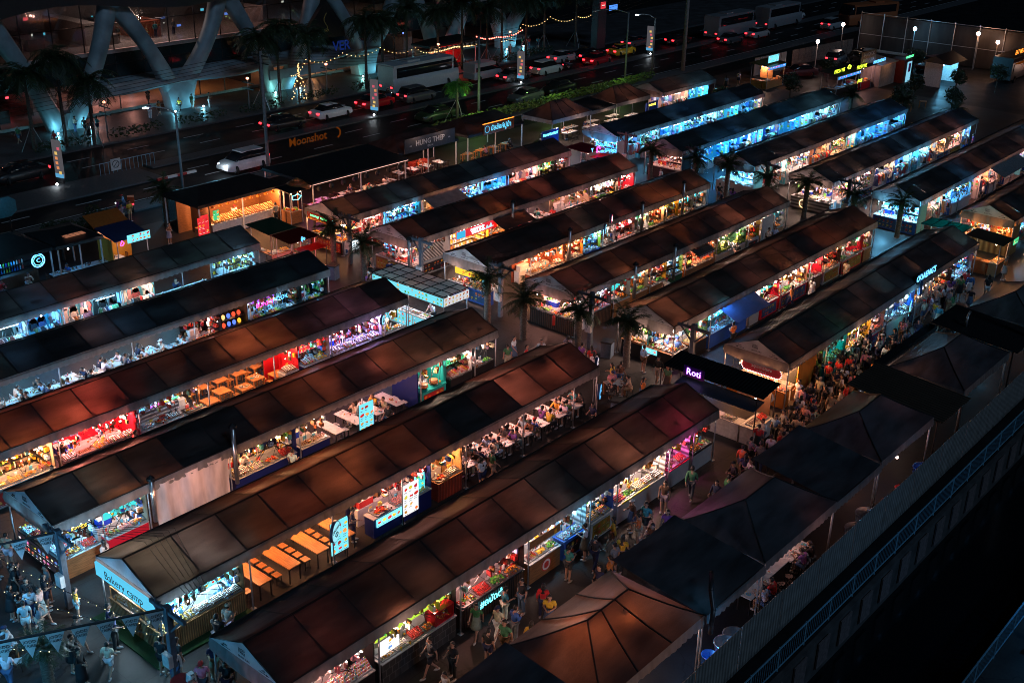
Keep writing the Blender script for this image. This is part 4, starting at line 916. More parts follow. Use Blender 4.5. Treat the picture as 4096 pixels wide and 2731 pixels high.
# A3
t = S('A3', .12, 3.65, 'food', 'the spread-out meat counter', 'long raw meat and seafood counter ringed by lit menus, at the gable', lc=ICE, watts=120, front='black', top='black', trays=['ice', 'sausage', 'prawn', 'ice', 'sausage'], back=False, gable=True, lampk='tube', nl=2, vendor=('navy', 'black', 'trousers', 'cap', 'lean', .6))
m = MB(); menu(m, .05, 1.72, 3.6, 2.12, .12, BGS['black'], FOODS['mix'], 9, 1.3); b = m.build('menu_board', vce, t); lettering('มอชเมนู', .26, NY, b, (2.1, .1, 1.94))
m = MB(); menu(m, .1, .12, 3.5, .82, .02, BGS['black'], FOODS['mix'], 7, 1.2); m.build('lit_front', vce, t)
t = S('A3', 17.9, 19.6, 'food', 'the yellow-lettered stall', 'stall with yellow Thai lettering over roast cuts and carved wood front', 'black', ICE, 60, front='wood', trays=['pork', 'sausage'], board=('black', 'mix', 4), lampk='tube', nl=1, side=False)
lettering('มอชเมนู', .28, NY, t, (.85, .36, 1.95))
S('A3', 19.8, 21.8, 'food', 'the wok stall', 'cream-walled wok stall with a cook in an orange shirt', 'cream', WHITE, 62, front='red', trays=['veg', 'prawn', 'noodle'], board=('teal', 'hot', 3), vendor=('orange', 'black', 'trousers', 'short', 'lean', .35), lampk='tube', nl=1)
S('A3', 26.1, 29.7, 'food', 'the navy cooking counter', 'navy counter with bowls and an aproned cook beside hanging towels', 'navy', WARM, 42, front='navy', top='white', trays=['jar', 'dumpling', 'curry', 'sausage'], vendor=('white', 'black', 'trousers', 'short', 'lean', .3), lampk='bulb', nl=2)
S('A3', 29.9, 31.7, 'food', 'the steel grill tray', 'large steel tray of skewers under two bare bulbs', 'steel' if 0 else 'grey', WARM, 62, front='navy', top='white', trays=['skewer', 'skewer'], lampk='bulb', nl=2, side=False)
for k in range(4): diner_set(32.5 + 1.35 * k, YR[2] - .75, 0, 'white', 'white', 'the white table section', (.0, .15, .95, .15)[k], ['leftmost empty white table', 'second white table from the grill', 'white table shared by a family', 'last white table before the teal stall'][k], 2, 1.4)
for x in (33, 35.4): lamp(x, YR[2] - .1, 2.3, 'bulb', PINK, 'over the white table section', 85)
MB().box(37.55, YR[2] - 1.75, 0, 37.62, YR[2] + .1, 2.2).build('partition_wall', objp, None, col=WC['navy']); o = bpy.data.objects['partition_wall']; tag(o, 'navy blue partition wall between white tables and the teal stall', 'wall')
t = S('A3', 37.75, 39.7, 'food', 'the teal steamer stall', 'teal stall with bamboo steamers on the counter and white Chinese lettering', 'teal', WHITE, 62, front='teal', top='teal', trays=[], lampk='bulb', nl=1)
lettering('很餓', .34, whitem, t, (.95, 1.70, 1.35)); lettering('· อิ่ม คือ มาก ·', .14, whitem, t, (.95, 1.70, 1.12))
for k, x in enumerate((.5, 1.25)):
    q = MB().use(0, smooth=True); q.lathe([(.22, 0), (.23, .04), (.22, .12)], 14, 0, 0, .12); q2 = MB().lathe([(.23, .24), (.20, .30), (.05, .33)], 14); 
    s = q.build('bamboo_steamer', wood2, None, (37.75 + x, YR[2] - HW + .36, .95)); tag(s, ['left', 'right'][k] + ' bamboo steamer with a dark pot on the teal counter', 'steamer', 'bamboo steamers'); q2.build('lid', wood, s); MB().lathe([(.10, 0), (.19, .12)], 12).build('pot', blackm, s)
S('A3', 39.9, 41.7, 'food', 'the fruit spear stall', 'white-walled stall with upright fruit spears and a green lit menu', 'white', WHITE, 70, front='black', top='black', trays=['fruitstick', 'fruitstick'], board=('green', 'green', 4), vendor=('light blue', 'black', 'trousers', 'long', 'hold', .15), lampk='petal', nl=2)
S('A3', 41.9, 43.5, 'food', 'the end drinks table', 'dim drinks table with cups and a potted plant at the tent end', 'brown', WHITE, 30, front='black', top='black', trays=['jar', 'salad'], vendor=('light blue', 'black', 'trousers', 'short', 'lean', .4), lampk='bulb', nl=1, back=False)
# A4
S('A4', 15.7, 17.6, 'food', 'the cropped glass stall', 'blue-lit glass case with a leafy plant at the left edge', 'blue', ICE, 60, front='black', top='black', trays=['ice', 'salad'], lampk='tube', nl=1, side=True)
S('A4', 17.8, 21.5, 'food', 'the yellow packet stall', 'warm stall with rows of yellow packets under petal lamps', 'cream', WARM, 100, front='slat', trays=['mango', 'banana', 'bun', 'chicken', 'fruitstick'], vendor=('white', 'black', 'trousers', 'bun', 'hold', .12), lampk='petal', nl=3)
t = S('A4', 21.8, 25.7, 'food', 'the red-walled stall', 'bright red-walled stall with hanging ferns and a row of cups', 'red', (1., .26, .2), 150, front='black', top='black', trays=['jar', 'skewer', 'roll', 'cups', 'cups'], vendor=('black', 'black', 'trousers', 'short', 'lean', .12), lampk='bulb', nl=3)  # lamps tinted red to stand in for light bounced off the red wall
for k, u in enumerate((.3, 1.0, 1.9, 2.9, 3.5)):
    f = MB()
    for j in range(26): a = R.uniform(0, 6.28); f.use(0, R.choice(GRN + [(.45, .5, .05)])); f.path([(0, 0, 0), (.06 * math.cos(a), .04 * math.sin(a), -.06), (.15 * math.cos(a), .08 * math.sin(a) - .02, -R.uniform(.18, .36))], .012, 3)
    tag(f.build('hanging_fern', vc, None, (21.8 + u, YR[3] - .35, 2.05)), 'yellow-green hanging fern, ' + ORD[k] + ' from the left on the red wall', 'plant', 'ferns on the red wall')
t = S('A4', 25.9, 28.3, 'food', 'the shuttered noodle stall', 'steel-shuttered stall with a rainbow row of neon Thai words', 'shutter', ICE, 40, front='white', trays=['ice', 'curry', 'jar'], lampk='bulb', nl=2, side=False)
MB().box(.05, .45, 1.2, 2.3, .5, 1.95).build('shutter', WALLM['shutter'], t)
for k, (s, m_) in enumerate((('ซีฟู้ด', NB), ('ทะเล', NV), ('กุ้งเผา', NP), ('ปลาหมึก', NY), ('หอยแครง', NG_))): lettering(s, .17, m_, t, (.3 + .44 * k, .42, 1.86))
S('A4', 28.4, 29.6, 'food', 'the wok corner', 'dark wok corner beside the orange wooden tables', 'black', WHITE, 45, front='white', top='black', trays=['curry', 'veg'], lampk='bulb', nl=1, side=False)
for k in range(5): diner_set(30.3 + 1.08 * k, YR[3] - (.5 if k % 2 else 1.0), 0, 'small', 'smallwood', 'the orange stool section', (0, 0, .3, .1, 0)[k], ['leftmost', 'second', 'third', 'fourth', 'rightmost'][k] + ' square orange table', 1, .3, off=.5)
for k in range(4): diner_set(30.9 + 1.2 * k, YR[3] + .7, 0, 'small', 'smallwood', 'the back row of orange stools', 0, ['leftmost', 'second', 'third', 'rightmost'][k] + ' rear square orange table', 1, .3, off=.5)
for x in (30.6, 32.4, 34.4): lamp(x, YR[3] - .3, 2.3, 'bulb', WARM, 'over the orange stool section', 75)
S('A4', 34.4, 35.5, 'food', 'the red sign stand', 'small stand with a red board and yellow lettering', 'red', WARM, 30, front='cream', trays=['jar'], lampk='bulb', nl=1)
S('A4', 35.7, 37.7, 'food', 'the blue juice stall', 'white and blue juice stall under two white dome lamps', 'white', ICE, 60, front='blue', trays=['cups', 'mango'], board=('red', 'hot', 4), vendor=('brown', 'black', 'trousers', 'long', 'lean', .35), lampk='whiteshade', nl=2)
S('A4', 37.8, 41.6, 'food', 'the violet drinks counter', 'violet-lit drinks counter with rows of glass cups', 'mauve', (.55, .40, 1.), 95, front='blue', trays=['jar', 'cups', 'jar', 'cups'], vendor=('black', 'black', 'trousers', 'short', 'hold', .35), lampk='bulb', nl=3)
S('A4', 41.8, 43.4, 'food', 'the noodle pot table', 'white table of noodle bowls at the end of the tent', 'white', WHITE, 40, front='white', trays=['veg', 'noodle'], vendor=('white', 'white', 'trousers', 'bun', 'hold', .5), lampk='bulb', nl=1, back=False)
# A5
for k in range(16):
    diner_set(15.2 + 1.18 * k, YR[4] - (.95 if k % 2 else .35), R.uniform(-.1, .1), 'cream', 'chair', 'the white chair section', .62, ORD[k] + ' wooden-legged table from left', 2, .9, off=.66, tops=['white', 'white', 'light blue', 'grey', 'black', 'navy', 'white', 'beige', 'red'])
for k in range(9): lamp(15.4 + 2.1 * k, YR[4] - .2, 2.3, 'tube', ICE if k % 3 else WHITE, ORD[k] + ' from the left over the white chair section', 80)
S('A5', 33.8, 35.6, 'food', 'the dark wood bar', 'dark wooden bar with a white statue on its top', 'black', PINK, 24, front='black', top='wood', trays=[], lampk='bulb', nl=1)
t = S('A5', 35.7, 37.4, 'cloth', 'the lantern shelves', 'shelves of glowing yellow, red and blue glass lanterns', 'black', WARM, 30, lampk='bulb', nl=1)
q = MB(); q.box(.05, .1, .5, 1.6, .14, 2.1)
m = MB()
for i in range(4):
    for j in range(3): m.use(0, R.choice([(1.6, .7, .05), (1.4, .12, .05), (.15, .3, 1.5), (1.5, .9, .3)])).lathe([(.05, 0), (.11, .08), (.10, .22), (.04, .28)], 10, .25 + .36 * i, .5, .55 + .5 * j)
m.build('lantern_row', vce, t)
MB().box(.05, .3, .52, 1.6, .7, .55).box(.05, .3, 1.02, 1.6, .7, 1.05).box(.05, .3, 1.52, 1.6, .7, 1.55).build('shelf', blackm, t)
t = S('A5', 37.6, 41.4, 'food', 'the bunny neon shop', 'black shop with magenta and cyan BUNNY ROOK neon and bottle racks', 'black', ICE, 32, front='black', top='black', trays=['bottlejuice', 'bottlejuice', 'jar'], vendor=('light blue', 'black', 'trousers', 'cap', 'lean', .45), lampk='bulb', nl=1)
lettering('BUNNY', .38, NP, t, (1.2, .32, 1.75)); lettering('ROOK', .38, NB, t, (2.35, .32, 1.78)); shelf_goods(t, 3.8, 1.7, ['bottle'], MIX, True)
m = MB(); menu(m, .1, 1.98, 1.9, 2.2, .34, BGS['purple'], FOODS['cold'], 5, 1.3); m.build('menu_board', vce, t)
S('A5', 41.6, 43.4, 'food', 'the dim rack stall', 'dim stall of dark racks at the end of the black tent', 'black', COOL, 22, front='black', top='black', trays=['bottlejuice'], lampk='bulb', nl=1, vendor=('yellow', 'black', 'trousers', 'long', 'hold', .3))
# A6
cl6 = [(15.8, 19.6, 'first', COOL), (19.7, 21.6, 'second', PINK), (21.7, 25.6, 'third', ICE), (25.8, 27.7, 'fourth', ICE), (27.8, 29.7, 'fifth', COOL), (29.8, 31.7, 'sixth', PINK), (31.8, 33.6, 'seventh', ICE), (33.7, 35.8, 'eighth', WHITE)]
for a, b, o_, lc in cl6: clothes_shop('A6', a, b, f'the {o_} clothes bay of the rear left tent', f'{o_} clothes bay from the left under the rear left tent', lc, 62, wall=R.choice(['white', 'cyan', 'white']))
for k in range(3): diner_set(36.5 + 1.5 * k, YR[5] - .7, PI / 2, 'white', 'round', 'the workshop tables', .6, ['left', 'middle', 'right'][k] + ' grey work table', 2, 1.2)
S('A6', 40.9, 43.3, 'food', 'the coffee machine bar', 'blue-lit bar with coffee machines at the end of the rear left tent', 'white', ICE, 70, front='white', trays=['jar', 'cups'], vendor=('beige', 'black', 'trousers', 'short', 'lean', .5), lampk='tube', nl=1)
for x in (37, 39.2): lamp(x, YR[5] - .6, 2.2, 'tube', ICE, 'over the workshop tables', 60)
# B1
t = S('B1', .12, 3.65, 'food', 'the squid counter', 'orange squid counter with a red bulb-framed sign and a row of lamps', lc=WARM, watts=150, front='orange', top='wood', trays=['squid', 'squid', 'squid', 'squid', 'squid'], back=False, gable=True, lampk='shade', nl=5, vendor=('grey', 'black', 'trousers', 'cap', 'lean', .75))
q = MB().use(0, (.35, .005, .02)); P = [(1.1 + .28 * math.cos(PI / 2 + PI * k / 8), 1.88 + .28 * math.sin(PI / 2 + PI * k / 8)) for k in range(9)] + [(2.9 + .28 * math.cos(-PI / 2 + PI * k / 8), 1.88 + .28 * math.sin(-PI / 2 + PI * k / 8)) for k in range(9)]
q.prism(P, .0, .05); b = q.build('squid_sign', vc, t)
m = MB(); PP = P + [P[0]]
tot = 0; 
for i in range(len(PP) - 1):
    a, c = PP[i], PP[i + 1]; n = max(1, round(math.dist(a, c) / .095))
    for k in range(n): m.use(0).ball((a[0] + (c[0] - a[0]) * k / n, -.02, a[1] + (c[1] - a[1]) * k / n), .03, n=6, m=4)
m.build('sign_bulb', mat('sign_bulbs', (1., .55, .5), emit=5.), b); lettering('Squidnature', .25, whitem, b, (2.0, -.012, 1.95), bold=.004); lettering('C H I C S', .14, whitem, b, (2.0, -.012, 1.73))
e = MB()
for x, c in ((.5, (.62, .30, .03)), (1.5, (.55, .03, .03)), (2.7, (.8, .8, .78))): e.use(0, c).add([(x + .2 * math.cos(PI * k / 8) * (1 + .25 * math.cos(k * 2.4)), .035, .45 + .26 * math.sin(PI * k / 8)) for k in range(16)], [tuple(range(16))])
e.build('front_picture', vc, t)
MB().box(3.55, 1.0, 0, 3.6, 3.0, 2.3).build('side_wall', objp, t, col=WC['orange'])
person(52.0, 25.2, -PI / 2, 'hold', 'behind the squid counter by the hanging sign', 'red', 'black', 'trousers', 'short'); person(52.0, 26.9, -PI / 2, 'lean', 'behind the squid counter', 'brown', 'black', 'trousers', 'cap')
S('B1', 52.8, 54.8, 'food', 'the drink jug table', 'green-skirted table of drink jugs and coconuts by the orange wall', 'black', WARM, 45, front='green', top='green', trays=['jar', 'coconut'], vendor=('grey', 'black', 'trousers', 'short', 'hold', .7), lampk='shade', nl=1)
S('B1', 55.0, 57.6, 'food', 'the teal roast case', 'teal-lit case of stacked roasts', 'teal', TEAL, 70, front='teal', trays=['pork', 'bun', 'pork'], board=('teal', 'hot', 4), lampk='tube', nl=1)
S('B1', 57.7, 60.7, 'food', 'the mango and banana stall', 'fruit stall hung with yellow mangoes and bananas', 'yellow', WHITE, 80, front='green', trays=['banana', 'mango', 'veg', 'mango'], board=('yellow', 'hot', 3), lampk='tube', nl=2, vendor=('white', 'black', 'trousers', 'cap', 'lean', .6))
S('B1', 60.8, 62.6, 'food', 'the pink bowl stall', 'stall of pink bowls under a green lit board', 'pink', WHITE, 55, front='red', trays=['prawn', 'curry'], board=('white', 'mix', 3), vendor=('white', 'black', 'trousers', 'short', 'lean', .5), lampk='petal', nl=1)
t = S('B1', 62.8, 66.8, 'shop', 'the ice cream freezers', 'blue-white ice cream freezers with glass lids', 'blue', ICE, 110, front='white', trays=['cups', 'ice', 'jar'], board=('white', 'cold', 5), lampk='tube', nl=2, vendor=('navy', 'black', 'trousers', 'cap', 'lean', .25))
t = S('B1', 67.0, 69.0, 'food', 'the white price board stall', 'stall under big white lit price boards', 'white', WHITE, 70, front='white', trays=['roll', 'dumpling'], board=('white', 'hot', 2), lampk='tube', nl=1)
t = S('B1', 69.1, 72.8, 'food', 'the round blue sign stall', 'grill stall beneath blue neon script and a round blue sign', 'black', WARM, 70, front='red', trays=['prawn', 'skewer', 'curry'], board=('white', 'hot', 6), lampk='bulb', nl=2, vendor=('black', 'black', 'trousers', 'cap', 'hold', .6))
S('B1', 73.0, 76.3, 'food', 'the seafood end stall', 'blue-lit seafood stall with trays of ice at the tent end', 'white', ICE, 85, front='white', trays=['ice', 'prawn', 'ice'], board=('red', 'cold', 3), lampk='tube', nl=2)
# B2
t = S('B2', .12, 3.65, 'food', 'the juice jug corner', 'black-fronted juice counter with cups and a small blue lit picture', lc=WHITE, watts=120, front='black', top='wood', trays=['skewer', 'skewer', 'bottlejuice', 'cups', 'jar'], back=False, gable=True, lampk='bulb', nl=3, vendor=('blue', 'black', 'trousers', 'short', 'hold', .9))
m = MB(); menu(m, 1.5, .62, 2.5, .92, .0, BGS['cyan'], FOODS['cold'], 5, 1.4); m.build('picture_panel', vce, t); q = MB().box(.1, .06, .1, 1.3, .62, 1.0).build('wood_crate', wood, t)
person(52.2, 33.4, -PI / 2, 'hold', 'behind the juice jug corner', 'black', 'black', 'trousers', 'bun')
t = S('B2', 50.6, 52.2, 'food', 'the pink cup counter', 'counter of pink cups beside the melons', 'cyan', WHITE, 50, front='black', top='white', trays=['bottlejuice', 'cups'], lampk='bulb', nl=1, vendor=('blue', 'blue', 'trousers', 'short', 'hold', .5), side=False)
lettering('ชานม', .3, NV, t, (.3, .02, .45))
S('B2', 52.4, 54.3, 'food', 'the melon stall', 'green-walled stall with a heap of pale melons', 'green', WHITE, 60, front='black', top='wood', trays=['melon', 'dumpling'], lampk='bulb', nl=1)
S('B2', 54.5, 58.8, 'food', 'the blue glass counter', 'blue glass seafood counter behind a dark awning', 'blue', COOL, 85, front='blue', trays=['ice', 'ice', 'prawn'], board=('cyan', 'cold', 5), lampk='tube', nl=2)
S('B2', 59.0, 60.3, 'food', 'the white spear counter', 'white counter with upright red spears', 'white', WHITE, 45, front='white', trays=['fruitstick'], lampk='petal', nl=1, vendor=('green', 'black', 'trousers', 'short', 'hold', .7))
S('B2', 60.4, 62.6, 'food', 'the red fried noodle stall', 'red stall with pans hanging on its wall', 'red', WHITE, 58, front='red', trays=['skewer', 'prawn', 'curry'], board=('teal', 'hot', 3), lampk='petal', nl=2)
t = S('B2', 62.8, 66.4, 'food', 'the herb heap stall', 'stall of heaped herbs, limes and papaya with white lettering', 'brown', WHITE, 80, front='red', trays=['veg', 'salad', 'dumpling', 'veg'], lampk='petal', nl=3, vendor=('navy', 'black', 'trousers', 'short', 'lean', .75)); lettering('LOUEUR', .2, whitem, t, (1.6, .03, .55))
S('B2', 66.6, 68.4, 'food', 'the red picture stall', 'red board stall with leaf-lined sausage trays', 'red', WHITE, 55, front='brown', trays=['salad', 'sausage'], lampk='petal', nl=2)
S('B2', 68.6, 71.1, 'food', 'the black slat stall', 'black slatted stall under a green tube light', 'darkslat', WARM, 60, front='white', trays=['dumpling', 'squid', 'noodle'], lampk='bulb', nl=2, vendor=('white', 'black', 'trousers', 'short', 'lean', .4))
S('B2', 71.3, 74.5, 'food', 'the leaf board stall', 'red-fronted stall below a green and pink picture board', 'red', WHITE, 75, front='red', trays=['salad', 'sausage', 'curry'], board=('green', 'pink', 3), lampk='bulb', nl=2)
S('B2', 74.6, 75.9, 'food', 'the end juice rack', 'wooden juice rack at the far end of the melon tent', 'white', WHITE, 40, front='wood', trays=['bottlejuice'], lampk='petal', nl=1)
# B3
t = S('B3', .12, 3.65, 'food', 'the pickle bowl counter', 'dark slatted counter of pickle bowls under a chain of petal lamps', lc=PINK, watts=120, front='darkslat', top='black', trays=['veg', 'salad', 'curry', 'veg', 'dumpling'], back=False, gable=True, lampk='petal', nl=5, vendor=('light blue', 'black', 'trousers', 'short', 'lean', .45))
S('B3', 52.4, 54.3, 'food', 'the dark slat grill', 'dark slatted grill stall edged with white light strips', 'darkslat', COOL, 50, front='darkslat', top='black', trays=['squid', 'prawn'], board=('white', 'hot', 4), lampk='tube', nl=1)
S('B3', 54.5, 56.3, 'food', 'the white board stall', 'stall with a big white board and a green hanging banner', 'white', WHITE, 58, front='wood', trays=['dumpling', 'pork'], board=('teal', 'green', 2), lampk='petal', nl=1)
S('B3', 56.5, 58.2, 'food', 'the banana leaf stall', 'stall of bright green banana-leaf platters', 'cream', WARM, 65, front='wood', trays=['salad', 'salad'], board=('cyan', 'pink', 3), lampk='petal', nl=2)
S('B3', 58.4, 60.3, 'food', 'the curry platter stall', 'yellow-posted stall with red curry platters', 'yellow', WHITE, 60, front='wood', trays=['curry', 'salad'], lampk='petal', nl=1)
S('B3', 60.5, 62.2, 'food', 'the mustard wall stall', 'mustard-walled stall with blue cups and a seller on a phone', 'yellow', ICE, 55, front='green', trays=['cups', 'jar'], board=('white', 'green', 3), vendor=('navy', 'black', 'trousers', 'long', 'phone', .6), lampk='petal', nl=1)
t = S('B3', 62.5, 66.1, 'food', 'the little roofed stall', 'red stall with its own black tiled roof and striped awning edge', 'brown', WARM, 85, front='wood', trays=['sausage', 'prawn', 'curry'], vendor=('red', 'black', 'trousers', 'cap', 'lean', .4), lampk='bulb', nl=2)
q = MB(); q.prism([(-.35, 1.72), (.55, 2.08), (.55, 2.13), (-.35, 1.77)], .9, 2.9, 'x'); q.build('tiled_roof', WALLM['blacktile'], t)
m = MB()
for i in range(20): m.use(0, [(.6, .03, .03), (.75, .7, .65)][i % 2]).box(.9 + .1 * i, -.36, 1.6, 1.0 + .1 * i, -.34, 1.74)
m.build('striped_edge', vc, t); m = MB(); menu(m, .15, 1.0, .75, 1.75, .1, BGS['black'], FOODS['hot'], 1, .8); m.build('side_sign', vc, t); lettering('焼肉', .22, NY, t, (.45, .08, 1.4))
t = S('B3', 66.3, 70.3, 'food', 'the coconut stall', 'green-walled stall piled with coconuts', 'green', WHITE, 80, front='cream', trays=['coconut', 'coconut', 'jar', 'coconut'], vendor=('black', 'black', 'trousers', 'long', 'phone', .4), lampk='bulb', nl=2, side=True); lettering('CO·CO', .2, whitem, t, (1.2, .03, .5))
S('B3', 70.5, 72.2, 'food', 'the citrus stall', 'yellow and green citrus stall lit by round bulbs', 'yellow', WARM, 65, front='white', trays=['mango', 'bottlejuice'], board=('white', 'green', 2), lampk='bulb', nl=2)
t = S('B3', 72.3, 74.0, 'shop', 'the blank white stall', 'closed stall with a blank white front wall', 'white', WHITE, 30, front='white', trays=[], lampk='bulb', nl=1); MB().box(.02, .0, 0, 1.66, .04, 2.2).build('shut_panel', whitem, t)
S('B3', 74.2, 75.8, 'food', 'the wooden glass case stall', 'stall with a wood-framed glass case at the tent end', 'white', WHITE, 60, front='wood', trays=['pork'], board=('teal', 'hot', 2), lampk='petal', nl=1)
# B4
t = S('B4', .12, 3.65, 'food', 'the blue door grill', 'grill counter with blue doors and lit menus at the black gable', lc=WHITE, watts=100, front='blue', top='white', trays=['skewer', 'squid', 'roll', 'sausage'], back=False, gable=True, lampk='bulb', nl=2, vendor=('black', 'black', 'trousers', 'cap', 'lean', .4))
m = MB(); menu(m, .6, 1.55, 2.9, 1.95, .1, BGS['yellow'], FOODS['hot'], 4, 1.3); m.build('menu_board', vce, t); m = MB(); menu(m, 3.0, 1.1, 3.6, 1.9, .05, BGS['cyan'], FOODS['green'], 1, 1.2); m.build('menu_board', vce, t)
S('B4', 54.7, 58.3, 'food', 'the brick grill stall', 'brick-walled skewer grill with a blue cool box', 'brick', WARM, 120, front='brick', top='white', trays=['skewer', 'skewer', 'skewer', 'cups'], vendor=('white', 'black', 'trousers', 'short', 'lean', .9), lampk='shade', nl=3)
S('B4', 58.5, 60.3, 'food', 'the amber fence stall', 'amber-walled stall with a small picket fence', 'orange', WARM, 75, front='wood', trays=['jar', 'dumpling'], lampk='petal', nl=2)
t = S('B4', 60.5, 62.3, 'food', 'the lime wall stall', 'lime green stall with blue plates and a round blue crab sign', 'lime', ICE, 70, front='navy', top='blue', trays=['ice', 'ice'], lampk='petal', nl=2); q = MB(); menu(q, .75, 1.0, 1.45, 1.4, 1.2, BGS['cyan'], FOODS['cold'], 1, 1.3); q.build('lit_sign', vce, t)
S('B4', 62.5, 64.1, 'food', 'the grape board stall', 'grey stall with a purple board and price cards', 'mauve', WHITE, 42, front='grey', trays=['jar'], lampk='bulb', nl=1)
S('B4', 64.3, 66.4, 'food', 'the red banner stall', 'stall of red bowls behind a hanging red banner', 'white', PINK, 58, front='white', trays=['prawn', 'dumpling', 'curry'], board=('red', 'hot', 2), lampk='bulb', nl=2)
S('B4', 66.6, 68.1, 'food', 'the plain white stall', 'plain white stall under a green board', 'white', WHITE, 55, front='white', trays=['jar'], board=('green', 'mix', 3), lampk='bulb', nl=1)
S('B4', 68.3, 70.1, 'food', 'the green crate stall', 'stall with green crates and a seller in a red cap', 'cream', WARM, 70, front='leaf', trays=['salad', 'bun'], vendor=('grey', 'black', 'trousers', 'cap', 'hold', .7), lampk='bulb', nl=2)
S('B4', 70.3, 72.0, 'food', 'the yellow poster stall', 'stall with a yellow poster of golden rolls', 'yellow', WARM, 65, front='white', trays=['roll', 'noodle'], board=('yellow', 'hot', 2), lampk='bulb', nl=1)
S('B4', 72.2, 74.1, 'food', 'the turquoise board stall', 'stall of bottles under a turquoise lit board', 'cream', WARM, 65, front='green', trays=['bottlejuice', 'cups'], board=('teal', 'cold', 2), lampk='petal', nl=2)
S('B4', 74.3, 75.9, 'food', 'the grey end stall', 'grey end stall stacked with white bowls', 'grey', WHITE, 42, front='white', trays=['dumpling'], board=('teal', 'mix', 3), lampk='bulb', nl=1, vendor=('grey', 'black', 'trousers', 'short', 'lean', .4))
# B5
t = S('B5', .12, 3.65, 'food', 'the barbecue counter', 'barbecue counter with blue neon lettering at the gable', lc=PINK, watts=105, front='brown', top='white', trays=['prawn', 'squid', 'sausage', 'curry', 'ice'], back=False, gable=True, lampk='bulb', nl=3, vendor=('red', 'black', 'trousers', 'cap', 'lean', .5))
b = MB().box(.3, .3, 1.45, 1.9, .34, 2.0).build('sign_board', blackm, t); lettering('Nannim', .28, NB, b, (1.15, .28, 1.85)); lettering('BBQ & Seafood', .17, NB, b, (1.15, .28, 1.6))
MB().box(3.3, 1.0, .2, 3.35, 3.2, 2.0).build('lattice', wave_mat('white_lattice', (.7, .66, .62), (.05, .03, .02), 2.4, 'DIAGONAL'), t)
S('B5', 50.7, 54.4, 'shop', 'the grey shut stall', 'grey stall with its shutter down and duct pipes in front', 'grey', WHITE, 14, front='grey', trays=[], lampk='bulb', nl=1)
t = S('B5', 54.6, 58.3, 'cloth', 'the PRODUCT OF THAILAND shop', 'snack shop with yellow shelves under a red PRODUCT OF THAILAND sign', 'yellow', WHITE, 100, lampk='tube', nl=2); shelf_goods(t, 3.7, 1.7, ['box', 'bag'], YEL + WHT + ORG, True)
m = MB().use(0, (.75, .03, .05)).box(.0, -.22, 1.82, 3.75, -.16, 2.36); m.use(0, (.05, .45, .75)).box(.02, -.225, 1.84, .9, -.22, 2.34); m.use(0, (.5, .75, .9)); m.prism([(2.9, 1.9), (3.1, 2.2), (3.3, 2.0), (3.5, 2.3), (3.7, 1.95)], -.23, -.222); b = m.build('sign_board', mat('lit_sign_face', src='vc', emit=1.1), t)
lettering('PRODUCT OF', .22, NW, b, (2.1, -.24, 2.2), bold=.006); lettering('THAILAND', .27, NW, b, (2.15, -.24, 1.98), bold=.008)
S('B5', 58.5, 61.9, 'food', 'the red wall under awning', 'red-walled stall partly hidden by a brown awning', 'red', WARM, 75, front='red', trays=['chicken', 'bun', 'noodle'], lampk='bulb', nl=2)
for k in range(4): diner_set(62.8 + 1.05 * k, YR[4] - .6, 0, 'white', 'round', 'the white benches', .5, ['leftmost', 'second', 'third', 'rightmost'][k] + ' long white table', 2, 1.3)
for x in (63.2, 65.6): lamp(x, YR[4] - .2, 2.25, 'bulb', PINK, 'over the white benches', 80)
S('B5', 67.0, 70.0, 'shop', 'the taupe panelled bay', 'empty bay with taupe panelled walls', 'cream', PINK, 45, front='cream', trays=[], lampk='bulb', nl=1)
S('B5', 70.2, 73.7, 'food', 'the lime drink stall', 'drink stall with two white cup boards and a seller in green', 'cream', WHITE, 80, front='white', trays=['bottlejuice', 'salad', 'mango'], board=('white', 'hot', 8), vendor=('green', 'black', 'trousers', 'short', 'lean', .55), lampk='bulb', nl=2)
S('B5', 73.9, 75.9, 'food', 'the red lamp stall', 'red-lit stall with meat and white lamps at the end', 'red', WHITE, 55, front='red', trays=['sausage', 'prawn'], vendor=('white', 'black', 'trousers', 'short', 'hold', .3), lampk='petal', nl=1)
# B6
t = S('B6', .12, 3.65, 'food', 'the roast pork counter', 'flame-fronted counter of crisp roast pork under a flaming lit sign', lc=WARM, watts=115, front='black', top='white', trays=['chicken', 'salad', 'pork', 'pork', 'pork'], back=False, gable=True, lampk='petal', nl=4)
m = MB(); m.use(0, (.3, .02, .01)).box(.1, -.16, 2.02, 3.0, -.1, 2.5)
for i in range(28): m.use(0, R.choice([(.9, .12, .02), (.9, .4, .03)])); x = .15 + .1 * i; m.add([(x, -.165, 2.03), (x + .1, -.165, 2.03), (x + .04, -.165, 2.1 + R.uniform(0, .15))], [(0, 1, 2)])
b = m.build('sign_board', vce, t); lettering('กรอบกรุบ  หมูกรอบ', .24, NG_, b, (1.35, -.18, 2.33)); q, _ = ring_neon(b, 2.75, 2.25, .16, -.18, NC)
m = MB()
for i in range(16): m.use(0, R.choice([(1.2, .25, .02), (1.3, .6, .05), (1.1, .1, .02)])); x = 1.3 + .1 * i; m.add([(x, .03, .1), (x + .14, .03, .1), (x + .1, .03, .3 + R.uniform(0, .35))], [(0, 1, 2)])
m.build('flame_panel', vce, t)
t = S('B6', 50.7, 52.3, 'food', 'the crispy golden stall', 'stall of golden fried rounds with yellow-blue crispy neon', 'black', WARM, 60, front='white', trays=['bun', 'chicken'], lampk='bulb', nl=1, side=False)
